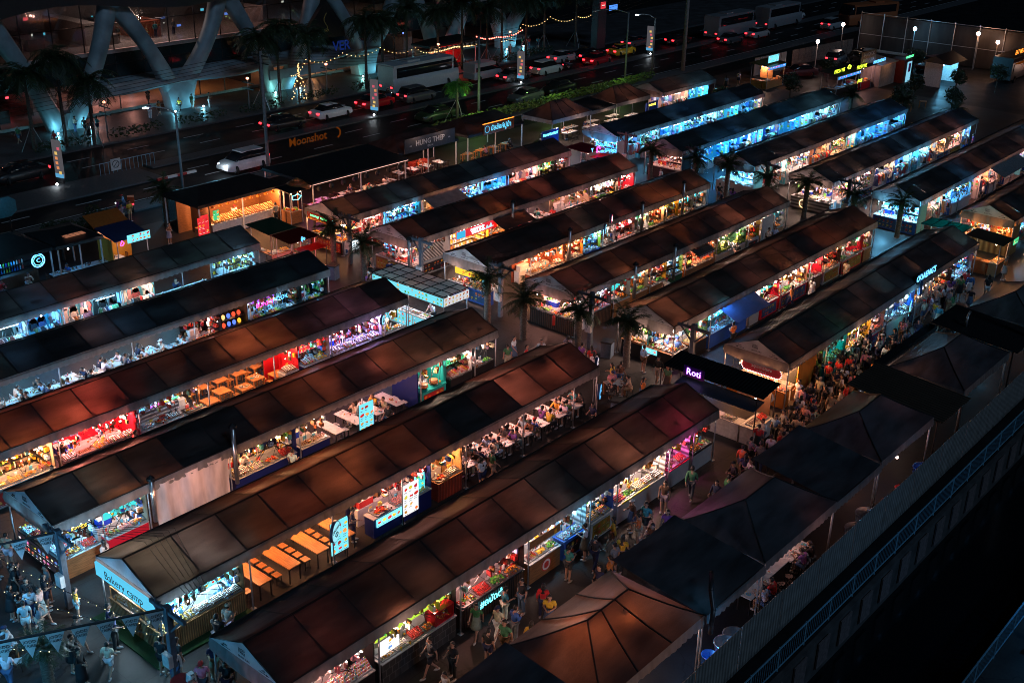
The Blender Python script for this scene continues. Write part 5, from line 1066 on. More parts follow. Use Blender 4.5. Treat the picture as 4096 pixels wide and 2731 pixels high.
lettering('Krispy', .27, NY, t, (.75, -.05, 1.85), roll=.12); lettering('Krispy', .29, NB, t, (.76, -.03, 1.84), roll=.12); m = MB().use(0, (.8, .95, 1.)).box(.35, .0, .2, 1.4, .03, .85); m.build('lit_panel', mat('white_light_box', src='vc', emit=2.2), t)
def shop(tk, a, b, short, label, lc, wts, kinds, cols, wall='white', tray_=(), **k):
    t = S(tk, a, b, 'shop', short, label, wall, lc, wts, trays=tray_, lampk='tube', nl=max(1, round((b - a) / 2.2)), **k); shelf_goods(t, b - a, 1.7, kinds, cols); return t
shop('B6', 52.5, 54.6, 'the pink jar shop', 'pink-lit shelves of small jars', PINK, 60, ['bottle'], WHT + PNK, 'pink', front='white')
shop('B6', 54.8, 58.4, 'the blue bag shop', 'blue-lit shop of dark bags and folded goods', ICE, 100, ['bag', 'box'], BLUES + [(.3, .02, .3), (.03, .03, .03)], 'cyan', front='white')
clothes_shop('B6', 58.6, 62.5, 'the shop under the grey awning', 'warm shop half hidden under a drooping grey awning', WARM, 80, cols=CLO)
shop('B6', 62.7, 65.0, 'the sunglasses shop', 'white-lit racks of small accessories', ICE, 80, ['box'], BLUES + WHT, 'white', front='white')
clothes_shop('B6', 65.1, 68.0, 'the blue denim bay', 'bay of blue denim and dark clothes', COOL, 85, cols=BLUES + CLO); clothes_shop('B6', 68.2, 71.9, 'the pattern dress bay', 'bay of patterned dresses on the wall', PINK, 75, cols=PNK + CLO + BLUES)
t = S('B6', 72.1, 74.1, 'food', 'the green light board stall', 'stall with green lit signs and baskets of food', 'black', WARM, 50, front='red', trays=['noodle', 'chicken'], board=('green', 'green', 2), sign=('CANNABIS STORE', .16, 'white'), lampk='bulb', nl=1, vendor=('red', 'black', 'trousers', 'short', 'lean', .2))
S('B6', 74.3, 75.9, 'food', 'the blue neon menu stall', 'stall below a dark menu of blue and green lettering', 'grey', PINK, 48, front='wood', trays=['pork', 'roll'], board=('black', 'cold', 5), lampk='bulb', nl=1)
# C rows: mostly clothes and trinkets
PALC = [BLUES, CLO, CLO + PNK, MIX + CLO, WHT + BLUES, CLO]
cplan = {'C1': (None, 84.5, 112.7), 'C2': (None, 84.7, 118.6), 'C3': (None, 84.7, 112.6), 'C4': (None, 84.4, 112), 'C5': (None, 84.4, 111.6), 'C6': (None, 84.6, 108.2), 'C7': (None, 100.9, 110.9)}
for key, (_, a, b) in cplan.items():
    x = a; i = 0
    while x < b - 1.5:
        w_ = R.choice([2., 2., 3., 4., 4.]); w_ = min(w_, b - x); nm = TENT[key]['name']; o_ = ORD[min(i, 15)]; lc = R.choice([COOL, ICE, COOL, ICE, ICE, PINK] if key in ('C5', 'C6') else [COOL, ICE, PINK, WHITE, WARM, ICE, WHITE]) if key != 'C7' else R.choice([WHITE, PINK, ICE])
        sh = f'the {o_} bay of the {nm}'; cols = R.choice(PALC); ty = R.random()
        what = {0: 'clothes', 1: 'trinket', 2: 'bag and box'}[0 if ty < .55 else 1 if ty < .8 else 2]; tone = 'blue-lit' if lc in (COOL, ICE) else 'pink-lit'
        lab = f'{tone} {what} shop, {o_} bay from the left under the {nm}'
        wt = 50 * w_ / 2 * R.uniform(.8, 1.4) * (1.5 if lc in (COOL, ICE) else 1)
        if ty < .55: clothes_shop(key, x + .05, x + w_ - .05, sh, lab, lc, wt / max(1, w_ / 2) , 'tee', cols, R.choice(['white', 'cyan', 'white', 'blue']), True)
        elif ty < .8: clothes_shop(key, x + .05, x + w_ - .05, sh, lab, lc, wt / max(1, w_ / 2), 'small', cols + MIX, R.choice(['white', 'cyan']), False)
        else: shop(key, x + .05, x + w_ - .05, sh, lab, lc, wt / max(1, w_ / 2), ['box', 'bag'], cols + MIX, 'white', front='white')
        if R.random() < .22: px = x + R.uniform(.4, w_ - .4); person(px, TENT[key]['y'] - HW - .5, PI + R.uniform(-.6, .6), R.choice(['stand', 'hold', 'phone']), f'before {sh}')
        x += w_; i += 1
def gable_shop(key, short, label, lc, wts, front, trays, kinds=None, cols=None, wall=None, **k):
    t = S(key, .12, 3.65, 'shop', short, label, wall or 'white', lc, wts, front=front, trays=trays, back=wall is not None, gable=True, lampk='tube', nl=2, depth=1.55, **k)
    if kinds: shelf_goods(t, 3.5, 1.55, kinds, cols, False)
    return t
gable_shop('C4', 'the bright glass shop', 'white-blue glass shop with lit shelves at the tent gable', ICE, 330, 'white', ['jar', 'jar', 'ice', 'jar'], ['bottle', 'box'], BLUES + WHT, 'cyan')
gable_shop('C6', 'the blue trinket racks', 'blue-lit racks of hanging trinkets at the gable', COOL, 230, 'white', ['veg', 'jar'], ['box', 'bottle'], BLUES + WHT, 'white')
gable_shop('C5', 'the dim clothes table', 'dim clothes table under the hanging gable cloth', PINK, 30, 'black', [], ['bag'], CLO, 'black')
t = gable_shop('C3', 'the pale trinket counters', 'two pale wooden trinket counters with a ring light', WHITE, 130, 'slat', ['jar', 'dessert', 'jar'], None, None, None); ring_neon(t, 1.2, .5, .33, -.02, neon('warm', (1., .6, .25)), .02)
gable_shop('C2', 'the shirt display', 'blue-lit open front hung with shirts and racks', ICE, 220, 'blue', [], ['bag', 'box'], BLUES + CLO, 'cyan')
t = gable_shop('C1', 'the plank wall booth', 'booth of bare wooden planks with a lit poster', AMB, 90, 'plank', [], None, None, 'plank'); m = MB(); menu(m, .8, 1.0, 1.5, 1.7, 1.4, BGS['white'], FOODS['hot'], 1, 1.); m.build('lit_poster', vce, t)
person(84.9, 26.0, -PI / 2, 'hold', 'inside the plank wall booth', 'light blue', 'black', 'trousers', 'long'); person(85.0, 25.0, -PI / 2, 'hold', 'in the plank wall booth by its post', 'black', 'black', 'trousers', 'bun')
if garm_stuff.v: o = garm_stuff.build('garments', vc); o['kind'] = 'stuff'; tag(o, 'rows of small hanging clothes in the farthest shops', 'clothes')
# ---------------------------------------------------------------- hipped tents, kiosks and restaurants
def hip(label, x0, x1, y0, y1, cloth, zr=3.8, rl=1.15, g=1., val=True, lights=(), ze=2.7):
    t = thing('hipped_tent', label, 'tent', ((x0 + x1) / 2, (y0 + y1) / 2, 0), 0, 'hipped square tents'); w, d = (x1 - x0) / 2, (y1 - y0) / 2
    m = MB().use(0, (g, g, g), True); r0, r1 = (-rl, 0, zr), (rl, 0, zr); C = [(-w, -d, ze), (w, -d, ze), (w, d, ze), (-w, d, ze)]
    def patch(a, b, p, q, n=6):
        G = []
        for i in range(n + 1):
            u = i / n; lo = lerp(a, b, u); hi = lerp(p, q, u); G.append([(lerp(lo, hi, v / n)[0], lerp(lo, hi, v / n)[1], lerp(lo, hi, v / n)[2] - .10 * math.sin(PI * v / n) * (.6 + .4 * math.sin(PI * u))) for v in range(n + 1)])
        m.grid(G)
    patch(C[0], C[1], r0, r1); patch(C[1], C[2], r1, r1); patch(C[2], C[3], r1, r0); patch(C[3], C[0], r0, r0)
    m.build('canopy', CAN[cloth], t)
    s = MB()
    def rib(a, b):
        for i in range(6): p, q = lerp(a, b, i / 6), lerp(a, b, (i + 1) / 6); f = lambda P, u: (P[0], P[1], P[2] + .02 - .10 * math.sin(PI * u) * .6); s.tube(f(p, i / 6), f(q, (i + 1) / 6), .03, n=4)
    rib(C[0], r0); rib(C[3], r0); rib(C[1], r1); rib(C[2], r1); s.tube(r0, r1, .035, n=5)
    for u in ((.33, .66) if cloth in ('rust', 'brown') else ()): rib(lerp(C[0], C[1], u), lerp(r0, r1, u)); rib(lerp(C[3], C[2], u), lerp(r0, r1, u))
    s.build('seam_and_shade', seam_shadem, t)
    if val:
        for (a, b, yy, o, ax) in ((-w, w, -d, -1, 'x'), (-w, w, d, 1, 'x'), (-d, d, -w, -1, 'y'), (-d, d, w, 1, 'y')):
            v = MB().use(0, (1, 1, 1), True); scallop(v, a, b, yy, ze, .34, o, axis=ax); v.build('valance', valm, t)
    for sx in (-1, 1):
        for sy in (-1, 1): q = MB().use(0, smooth=True); q.tube((sx * (w - .08), sy * (d - .08), 0), (sx * (w - .08), sy * (d - .08), ze), .04, n=6); q.build('pole', polem, t)
    for i, (lx, ly, lz, c, wt) in enumerate(lights): lamp((x0 + x1) / 2 + lx, (y0 + y1) / 2 + ly, lz, 'bulb', c, ('under ' if i == 0 else 'low under ') + label[:44].rsplit(' ', 1)[0], wt)
    return t
corr = wave_mat('corrugated_roof', (.03, .033, .036), (.004, .004, .005), 1.7, 'Y', .4, .3)
corrx = wave_mat('corrugated_roof_x', (.10, .07, .05), (.006, .005, .005), 1.3, 'X', .5)
corrw = wave_mat('corrugated_sheet', (.33, .31, .295), (.17, .16, .15), 1.5, 'X', .5, .1)
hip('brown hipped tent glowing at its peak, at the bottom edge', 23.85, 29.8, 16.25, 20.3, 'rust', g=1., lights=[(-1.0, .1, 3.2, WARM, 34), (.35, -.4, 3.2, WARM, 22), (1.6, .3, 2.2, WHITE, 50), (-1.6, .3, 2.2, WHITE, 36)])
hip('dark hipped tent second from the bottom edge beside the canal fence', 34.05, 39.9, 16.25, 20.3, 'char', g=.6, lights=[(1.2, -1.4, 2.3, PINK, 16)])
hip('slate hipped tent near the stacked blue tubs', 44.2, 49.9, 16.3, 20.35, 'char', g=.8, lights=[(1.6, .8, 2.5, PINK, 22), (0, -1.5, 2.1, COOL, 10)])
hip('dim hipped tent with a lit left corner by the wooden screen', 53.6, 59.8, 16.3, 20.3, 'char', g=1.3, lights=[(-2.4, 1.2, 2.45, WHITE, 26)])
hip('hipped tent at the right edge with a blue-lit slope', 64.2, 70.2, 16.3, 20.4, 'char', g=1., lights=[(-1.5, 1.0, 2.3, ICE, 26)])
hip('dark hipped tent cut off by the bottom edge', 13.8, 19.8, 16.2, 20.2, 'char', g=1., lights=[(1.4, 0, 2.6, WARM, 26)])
def flat(label, x0, x1, y0, y1, z0, z1, m, nm='link_canopy', cat='canopy', posts=True):
    t = thing(nm, label, cat, (x0, y0, 0)); L, D = x1 - x0, y1 - y0; b = MB().use(0, (.6, .6, .6), True)
    b.grid([[(L * i / 6, D * j / 6, z0 + (z1 - z0) * j / 6 - .12 * math.sin(PI * i / 6)) for j in range(7)] for i in range(7)]); b.build('roof_sheet', m, t); v = MB().use(0, (1, 1, 1), True); scallop(v, 0, L, -.03, z0 + .01, .3); v.build('valance', valm, t)
    if posts:
        for x in (.1, L - .1):
            for y in (.1, D - .1): q = MB(); q.tube((x, y, 0), (x, y, z0), .035, n=5); q.build('post', polem, t)
    return t
flat('black sagging canopy between the two nearest hipped tents', 29.85, 34.0, 16.25, 20.3, 2.62, 3.1, CAN['char']); flat('black sagging canopy between the tub yard and slate tent', 39.95, 44.15, 16.3, 20.3, 2.6, 3.1, CAN['char'])
flat('black canopy scrap at the bottom edge left of the glowing tent', 19.85, 23.8, 16.2, 20.2, 2.6, 3.0, CAN['char'])
t = thing('corrugated_roof', 'brown-edged corrugated roof left of the dim hipped tent', 'roof', (50, 15.9, 0)); MB().use(0).prism([(0, 2.45), (4.9, 2.85), (4.9, 2.89), (0, 2.49)], 0, 3.5, 'x').build('roof_sheet', corrx, t)
for x in (.2, 3.3):
    for y in (.3, 4.6): q = MB().tube((x, y, 0), (x, y, 2.5), .04, n=5); q.build('post', blackm, t)
t = thing('lean_to_roof', 'black lean-to roof with a short bent pipe behind the dim tent', 'roof', (60.2, 16.0, 0)); MB().prism([(0, 2.6), (4.8, 2.95), (4.8, 3.0), (0, 2.65)], 0, 3.6, 'x').build('roof_sheet', blackm, t); q = MB().use(0, smooth=True); q.path([(1, 3.2, 2.8), (1, 3.2, 3.5), (1.3, 3.2, 3.7)], .07, 7); q.build('vent_pipe', steel, t)
for y in (.3, 4.4): q = MB().tube((.3, y, 0), (.3, y, 2.6), .04, n=5); q.build('post', blackm, t)
q = MB().use(0, smooth=True); q.path([(29.9, 16.0, 2.0), (29.95, 16.0, 3.0), (30.2, 16.3, 3.5), (31.2, 16.9, 3.45)], .09, 8); tag(q.build('exhaust_duct', mat('dark_duct', (.08, .08, .09), .35, .6)), 'dark bent exhaust duct at the corner of the glowing hipped tent', 'duct')
t = thing('wooden_screen', 'long black screen with an orange lamp-lit wooden end', 'screen', (54, 20.75, 0)); MB().box(0, 0, 0, 7.2, .5, 2.5).build('screen_body', blackm, t); MB().box(-.06, -.02, 0, -.004, .52, 2.45).build('wooden_end', wood2, t)
s = MB(); [s.box(.2 + k * .55, -.05, 2.0, .6 + k * .55, -.003, 2.3) for k in range(12)]; s.build('screen_panel', corrw, t); lamp(53.78, 21.0, 2.25, 'bulb', AMB, 'on the wooden end of the black screen', 7, below=.14)
def rail(label, p, q, h, m, n, nm='railing', r=.022, bars=True, g=None):
    t = thing(nm, label, 'railing', p, 0, g); d = Vector(q) - Vector(p); a = MB(); a.tube((0, 0, h), (d.x, d.y, d.z + h), r * 1.3, n=5); a.tube((0, 0, .12), (d.x, d.y, d.z + .12), r, n=5); a.build('handrail', m, t)
    b = MB()
    if bars:
        for k in range(n * 12 + 1): u = k / (n * 12); b.tube((d.x * u, d.y * u, .12), (d.x * u, d.y * u, h), r * .5, n=4, cap=False)
        b.build('baluster', m, t)
    for k in range(n + 1): u = k / n; MB().tube((d.x * u, d.y * u, 0), (d.x * u, d.y * u, h + .05), r * 1.5, n=5).build('post', m, t)
    return t
galv = mat('blue_grey_rail', (.18, .42, .58), .4, .3)
rail('black queue railing beside the crowd at the squid stall', (43.4, 21.2, 0), (50.0, 21.3, 0), 1.0, blackm, 4, bars=False); rail('black railing with bars below the blue lit banner', (61.6, 21.4, 0), (68.0, 21.5, 0), 1.05, blackm, 4)
m = MB(); menu(m, 0, .2, .9, 2.0, 0, BGS['blue'], FOODS['cold'], 2, 1.3); o = m.build('lit_banner', vce, None, (63.2, 21.65, 0), PI); tag(o, 'tall blue lit banner on the black railing by the ice cream stall', 'sign'); MB().box(-.03, .04, 0, .93, .08, 2.05).build('frame', blackm, o)
# canal side
rail('pale blue steel railing along the near canal walkway', (14, 14.3, 0), (74, 14.3, 0), 1.0, galv, 30, r=.025); rail('pale blue steel railing along the far corner walkway', (28, 8.7, 0), (60, 8.7, 0), 1.0, galv, 16, r=.025)
f = thing('corrugated_fence', 'long pale corrugated fence between the dark tents and the canal', 'fence', (10, 15.35, 0))
for k in range(22): MB().box(k * 3, 0, .0, k * 3 + 2.97, .03, 1.95 + .05 * math.sin(k * 2.1)).build('fence_panel', corrw, f)
MB().box(0, .03, 1.0, 66, .08, 1.06).build('fence_rail', polem, f)
sheet('walkway', [(-60, 8.8), (200, 8.8), (200, -60), (-60, -60)], 0, conc); sheet('canal_water', [(-60, 14.2), (200, 14.2), (200, 8.8), (-60, 8.8)], -1.7, mat('canal_water', (.004, .006, .008), .12, var=.1, bump=.15, scale=1.2))
w_ = MB(); w_.box(-60, 14.0, -1.9, 200, 14.2, -.004); w_.box(-60, 8.8, -1.9, 200, 8.98, -.004); struct('canal_wall', w_, mat('canal_concrete', (.06, .055, .055), .8, var=.5, scale=1.5))
for k in range(24): o = MB().box(0, 0, -1.3, .9, .06, -.12).build('canal_board', mat('canal_board_m', (.13, .10, .10), .8, var=.4), None, (29 + 1.85 * k, 13.9, 0)); tag(o, 'grey facing board hung below the canal walkway', 'board', 'boards below the canal walkway')
bluet = mat('blue_plastic', (.03, .12, .42), .35); greyb = mat('grey_blue_plastic', (.10, .14, .2), .4)
def tub(x, y, z, r, h, m, label, lid=False):
    q = MB().use(0, smooth=True); q.lathe([(r * .85, 0), (r * .95, h * .5), (r, h - .03), (r * 1.06, h - .03), (r * 1.06, h), (r * .95, h), (r * .8, .06)], 16); o = tag(q.build('plastic_tub', m, None, (x, y, z)), label, 'tub')
    if lid: MB().lathe([(r * 1.05, h), (r * .5, h + .06), (r * .2, h + .1)], 16).build('lid', m, o)
    return o
tub(42.6, 15.95, 0, .48, 1.0, greyb, 'taller of the two grey-blue drums by the duct post', True); tub(41.5, 15.9, 0, .46, .8, greyb, 'shorter of the two grey-blue drums by the duct post', True); tub(48.6, 15.9, 0, .5, .7, bluet, 'deep blue tub by the red buckets'); tub(31.2, 16.0, .4, .45, .45, steel, 'front shiny blue-lit basin behind the fence'); tub(32.0, 16.1, .3, .45, .4, steel, 'second shiny blue-lit basin behind the fence'); tub(30.6, 16.3, 0, .3, .5, bluet, 'small blue bucket under the duct')
redp = mat('red_plastic', (.5, .03, .025), .35)
for k, (x, y) in enumerate(((44.6, 15.95), (45.3, 16.1), (46.0, 15.95), (46.8, 16.15), (47.5, 16.0))): tub(x, y, 0, .3, .3, redp, ORD[k] + ' red wash basin from the left behind the fence')
plight(30.2, 16.9, 1.9, COOL, 34); lamp(30.2, 16.95, 2.0, 'bulb', COOL, 'on the blue wall by the basins', 0); plight(46.4, 16.4, 1.8, PINK, 9); lamp(46.4, 16.45, 1.95, 'bulb', PINK, 'over the red wash basins', 0)
for k, (x, y) in enumerate(((35.0, 17.0), (36.6, 17.2), (38.3, 17.1))): diner_set(x, y, PI / 2, 'white', 'round', 'the canal-side dining tent', .5, ['left', 'middle', 'right'][k] + ' dim white table', 2, 1.3)
# kiosks in the cross aisles
def posts(t, pts, h, m=polem, r=.035):
    for x, y in pts: MB().tube((x, y, 0), (x, y, h), r, n=5).build('post', m, t)
def counter(t, x0, y0, x1, y1, h, m, c=None, top=whitem): a = MB().box(x0, y0, 0, x1, y1, h - .05).build('counter', m, t, col=c); MB().box(x0 - .04, y0 - .04, h - .05, x1 + .04, y1 + .04, h).build('counter_top', top, a); return a
t = thing('mango_kiosk', 'free-standing kiosk with a bright frosted roof and lit mango fascia', 'kiosk', (44.75, 43.15, 0)); fr = mat('frosted_roof_sheet', (.55, .5, .48), .4, var=.35, scale=.9, trans=(.42, .36, .33))
MB().box(0, 0, 2.78, 2.1, 5.9, 2.80).build('roof_sheet', fr, t)
g = MB(); [g.box(-.02, y - .025, 2.805, 2.12, y + .025, 2.84) for y in [.0, .85, 1.7, 2.55, 3.4, 4.25, 5.1, 5.9]]; [g.box(x - .02, 0, 2.81, x + .02, 5.9, 2.845) for x in (0, .7, 1.4, 2.1)]; g.build('roof_batten', blackm, t)
m = MB(); m.at(0, 5.9, 0, -PI / 2); menu(m, 0, 2.22, 5.9, 2.72, -.05, BGS['cyan'], FOODS['green'], 9, 1.0); m.at(); menu(m, 0, 2.22, 2.1, 2.72, -.05, BGS['white'], FOODS['hot'], 4, .75); m.build('lit_fascia', vce, t)
posts(t, [(.05, .05), (2.05, .05), (.05, 5.85), (2.05, 5.85), (.05, 2.95)], 2.78)
c = counter(t, .1, .3, .7, 5.7, 1.0, whitem); counter(t, .1, .1, 2.0, .6, .98, whitem)
m = MB(); m.at(0, 5.9, 0, -PI / 2); menu(m, .3, .12, 3.2, .9, .06, BGS['cyan'], FOODS['mix'], 3, .9); menu(m, 3.3, .12, 5.7, .9, .06, BGS['cyan'], FOODS['cold'], 1, .8); m.at(); m.build('lit_front', vce, t); lettering('NORA', .36, NW, t, (.03, 1.2, .6), '-x')
for k, (ky, kk) in enumerate(((1.0, 'jar'), (1.8, 'veg'), (2.6, 'cups'), (3.4, 'ice'), (4.2, 'mango'), (5.0, 'banana'))): tray(45.15, 43.15 + ky, 1.0, PI / 2, kk, 'on the mango kiosk', .9)
tray(45.6, 43.5, .98, 0, 'fruitstick', 'on the mango kiosk', .9); tray(46.4, 43.5, .98, 0, 'pork', 'on the mango kiosk', .9)
for k, y in enumerate((44.3, 46.1, 47.9)): lamp(45.9, y, 2.35, 'tube', (ICE, WHITE, ICE)[k], ('near', 'middle', 'far')[k] + ' under the mango kiosk roof', 85, PI / 2)
person(46.0, 45.2, -PI / 2, 'lean', 'inside the mango kiosk', 'white', 'black', 'trousers', 'short')
t = thing('roti_kiosk', 'kiosk with a black corrugated roof and purple Roti neon', 'kiosk', (45.8, 23.3, 0)); MB().prism([(0.55, 2.5), (2.2, 2.75), (2.2, 2.79), (.55, 2.54)], 0, 5.8, 'y').build('roof_sheet', corr, t)
MB().prism([(-.3, 2.12), (.7, 2.3), (.7, 2.33), (-.3, 2.15)], 0, 4.6, 'y').build('awning', mat('dark_awning', (.02, .035, .06), .5), t); posts(t, [(.1, .1), (2.0, .1), (.1, 5.6), (2.0, 5.6)], 2.55, blackm)
b = MB().use(0, (.10, .0, .16)).box(.42, 3.3, 2.42, .46, 4.5, 2.98).build('sign_board', mat('violet_panel', (.16, .01, .3), .4), t); lettering('Roti', .52, NV, b, (.40, 3.9, 2.70), '-x'); lettering('Roti', .50, NW, b, (.395, 3.9, 2.70), '-x', bold=-.012)
counter(t, .2, .1, 1.9, .9, .95, whitem, None, WALLM['tile']); counter(t, .2, 1.0, .8, 5.4, .95, whitem, None, WALLM['tile']); q = MB().use(0, (.05, .06, .08)); q.path([(.16, 1.0 + 0, 0)] * 2, .01)
lb = MB().use(0, (.03, .03, .05)); lb.path([(.85 + .26 * math.cos(2 * PI * k / 16), .05, .5 + .26 * math.sin(2 * PI * k / 16)) for k in range(17)], .055, 7); lb.build('life_ring', vc, t)
tray(46.6, 23.8, .95, 0, 'skewer', 'on the roti kiosk', 1.1); tray(47.3, 23.75, .95, 0, 'sausage', 'on the roti kiosk', 1.); tray(46.3, 25.0, .95, PI / 2, 'dumpling', 'on the roti kiosk'); tray(46.3, 26.5, .95, PI / 2, 'squid', 'on the roti kiosk')
lamp(46.9, 24.0, 2.1, 'bulb', WARM, 'over the roti kiosk skewers', 40); lamp(46.6, 26.4, 2.05, 'bulb', PINK, 'at the back of the roti kiosk', 34); person(47.3, 24.8, 0, 'lean', 'inside the roti kiosk', 'black', 'black', 'trousers', 'cap')
MB().box(1.95, .3, 1.0, 2.0, 2.2, 2.3).build('menu_board', WALLM['darkslat'], t)
def cart(label, name, x0, y0, x1, y1, h, roofm, rc, front, fc, lc, wt, trays, tilt=.2, short='', axis='x', fas=None):
    t = thing(name, label, 'kiosk', (x0, y0, 0)); L, D = x1 - x0, y1 - y0
    if axis == 'x': MB().prism([(-.2, h), (D + .2, h + tilt), (D + .2, h + tilt + .05), (-.2, h + .05)], -.2, L + .2, 'x').build('roof_sheet', roofm, t, col=rc)
    else: MB().prism([(-.2, h), (L + .2, h + tilt), (L + .2, h + tilt + .05), (-.2, h + .05)], -.2, D + .2, 'y').build('roof_sheet', roofm, t, col=rc)
    posts(t, [(.05, .05), (L - .05, .05), (.05, D - .05), (L - .05, D - .05)], h); counter(t, .1, .1, L - .1, .65, .92, front, fc, wood); counter(t, .1, .75, .6, D - .1, .92, front, fc, wood)
    n = len(trays)
    for i, k in enumerate(trays): tray(x0 + .1 + (L - .2) * (i + .5) / n, y0 + .38, .92, 0, k, f'on {short}', min(1, (L - .2) / n / .76))
    tray(x0 + .35, y0 + D * .65, .92, PI / 2, trays[0], f'on the side counter of {short}', .8)
    lamp(x0 + L / 2, y0 + .6, h - .3, 'bulb', lc, f'over {short}', wt)
    if fas: m = MB(); menu(m, .0, h - .38, L, h - .02, -.08, BGS[fas], FOODS['mix'], 4, 1.4); m.build('lit_fascia', vce, t)
    return t
cart('small kiosk under a dark green slanted canopy', 'green_canopy_kiosk', 45.6, 59.9, 47.5, 62.1, 2.45, objp, (.01, .05, .03), whitem, None, WHITE, 50, ['dumpling', 'roll'], .15, 'the green-canopied kiosk')
t = cart('red kiosk with a lit red lower roof and a small blue neon sign', 'red_kiosk', 45.2, 57.3, 47.3, 58.9, 2.55, objp, (.12, .004, .004), objp, WC['red'], RED, 42, ['sausage', 'squid'], .12, 'the red kiosk')
rs = mat('red_translucent_sheet', (.25, .005, .005), .4, trans=(.7, .02, .015)); MB().box(.0, -1.35, 2.2, 1.9, -.25, 2.22).build('lower_roof', rs, t); lettering('กุ้ง', .34, NB, t, (.75, -.35, 2.75)); plight(.95, -.8, 1.8, RED, 40, t); posts(t, [(.05, -1.3), (1.85, -1.3)], 2.2, blackm)
counter(t, .1, -1.25, 1.8, -.75, .9, blackm); tray(45.9, 56.3, .9, 0, 'prawn', 'under the lit red lower roof', .9); tray(46.6, 56.3, .9, 0, 'skewer', 'under the lit red lower roof', .9)
c = MB().use(0, (.02, .02, .02)); c.ball((0, 0, 0), .28, .1, .2, 8, 6)
for k in range(8): a = -.6 + k * .17 + (1.9 if k > 3 else 0); c.path([(.2 * math.cos(a), 0, .15 * math.sin(a)), (.5 * math.cos(a), -.05, .42 * math.sin(a)), (.62 * math.cos(a), -.02, .2 * math.sin(a) - .1)], .025, 4)
c.build('crab_emblem', vc, t).location = (.1, -.15, 1.7)
t = cart('small red kiosk with pink lit roof panels in the far cross aisle', 'pink_roof_kiosk', 76.7, 57.2, 78.5, 59.2, 2.6, objp, (.2, .01, .02), objp, WC['red'], PINK, 45, ['sausage', 'roll'], .12, 'the pink-roofed kiosk'); MB().box(.0, -1.1, 2.3, 1.8, -.25, 2.32).build('lower_roof', rs, t); plight(.9, -.7, 1.9, (1, .05, .2), 42, t); lettering('Y', .5, NB, t, (.3, -.3, 2.8)); q = MB(); q.path([(1.1, -.2, 2.45), (1.1, -.2, 2.85), (1.4, -.2, 2.95), (1.5, -.2, 2.7)], .05, 5); q.build('neon_shape', NP, t)
person(77.3, 58.3, 0, 'hold', 'inside the pink-roofed kiosk', 'red', 'black', 'trousers', 'short')
t = thing('teal_roof_kiosk', 'kiosk with a flat teal glass roof behind the squid tent', 'kiosk', (78.2, 25.9, 0)); MB().box(0, 0, 2.52, 2.0, 3.0, 2.55).build('roof_sheet', mat('teal_sheet', (.01, .09, .10), .3, trans=(.02, .2, .2)), t); posts(t, [(.05, .05), (1.95, .05), (.05, 2.95), (1.95, 2.95)], 2.5); counter(t, .1, .2, .7, 2.8, .9, whitem); lamp(79.2, 27.4, 2.1, 'tube', TEAL, 'under the teal glass roof', 45); g = MB(); [g.box(0, y, 2.555, 2, y + .04, 2.59) for y in (0, .75, 1.5, 2.25, 2.96)]; g.build('roof_batten', blackm, t)
t = cart('squat brown-roofed bread cart behind the squid tent', 'bread_cart', 78.1, 23.2, 79.8, 25.4, 2.35, mat('brown_roof', (.05, .03, .02), .6), None, wood, None, WARM, 55, ['bun', 'roll'], .2, 'the brown-roofed bread cart', 'x'); m = MB(); menu(m, 0, 2.0, .9, 2.4, 0, BGS['green'], FOODS['green'], 2, 1.4); m.build('lit_sign', vce, t).location = (1.9, -.2, -.1)
u = thing('thatched_parasol', 'round thatched parasol glowing orange over the lantern table', 'parasol', (54.1, 67.4, 0)); q = MB()
for j in range(3): q.use(0, ((.30, .12, .04), (.2, .07, .025), (.34, .14, .05))[j], True); q.lathe([(1.05 - .3 * j, -.32 + .2 * j), (1.08 - .3 * j, -.24 + .2 * j), (.75 - .3 * j if j < 2 else .05, .02 + .2 * j)], 20, 0, 0, 2.65)
q.build('thatch', vc, u); MB().tube((0, 0, 0), (0, 0, 2.8), .04, n=6).build('pole', wood, u); lamp(54.1, 67.1, 2.1, 'bulb', WARM, 'under the thatched parasol', 30)
# the restaurants behind the rear tents
def house(label, name, x0, y0, x1, y1, z, roofm, zr=.7, cat='restaurant', strip=None):
    t = thing(name, label, cat, (x0, y0, 0)); L, D = x1 - x0, y1 - y0; m = MB().use(0, (.3, .3, .3)); a = [(0, 0, z), (L, 0, z), (L, D, z), (0, D, z), (min(1.6, L * .3), D / 2, z + zr), (L - min(1.6, L * .3), D / 2, z + zr)]
    m.add(a, [(0, 1, 5, 4), (1, 2, 5), (2, 3, 4, 5), (3, 0, 4)]); m.use(0, (.2, .2, .2)); m.box(0, 0, z - .22, L, .05, z - .004); m.box(0, D - .05, z - .22, L, D, z - .004); m.box(0, .05, z - .22, .05, D - .05, z - .004); m.box(L - .05, .05, z - .22, L, D - .05, z - .004); m.build('roof', roofm, t)
    posts(t, [(.15, .15), (L - .15, .15), (.15, D - .15), (L - .15, D - .15), (L / 2, .15)], z - .2, whitem, .06)
    if strip: MB().box(0, -.04, z - .2, L, -.01, z - .16).build('light_strip', mat('eave_strip_light', strip, emit=1.2), t)
    return t
dk = mat('dark_roof_tiles', (.010, .011, .013), .6, var=.4, scale=3)
t = house('dark-roofed sweet bun shop with a row of warm shaded lamps', 'bun_shop', 45.4, 67.6, 53.2, 72.0, 2.75, dk)
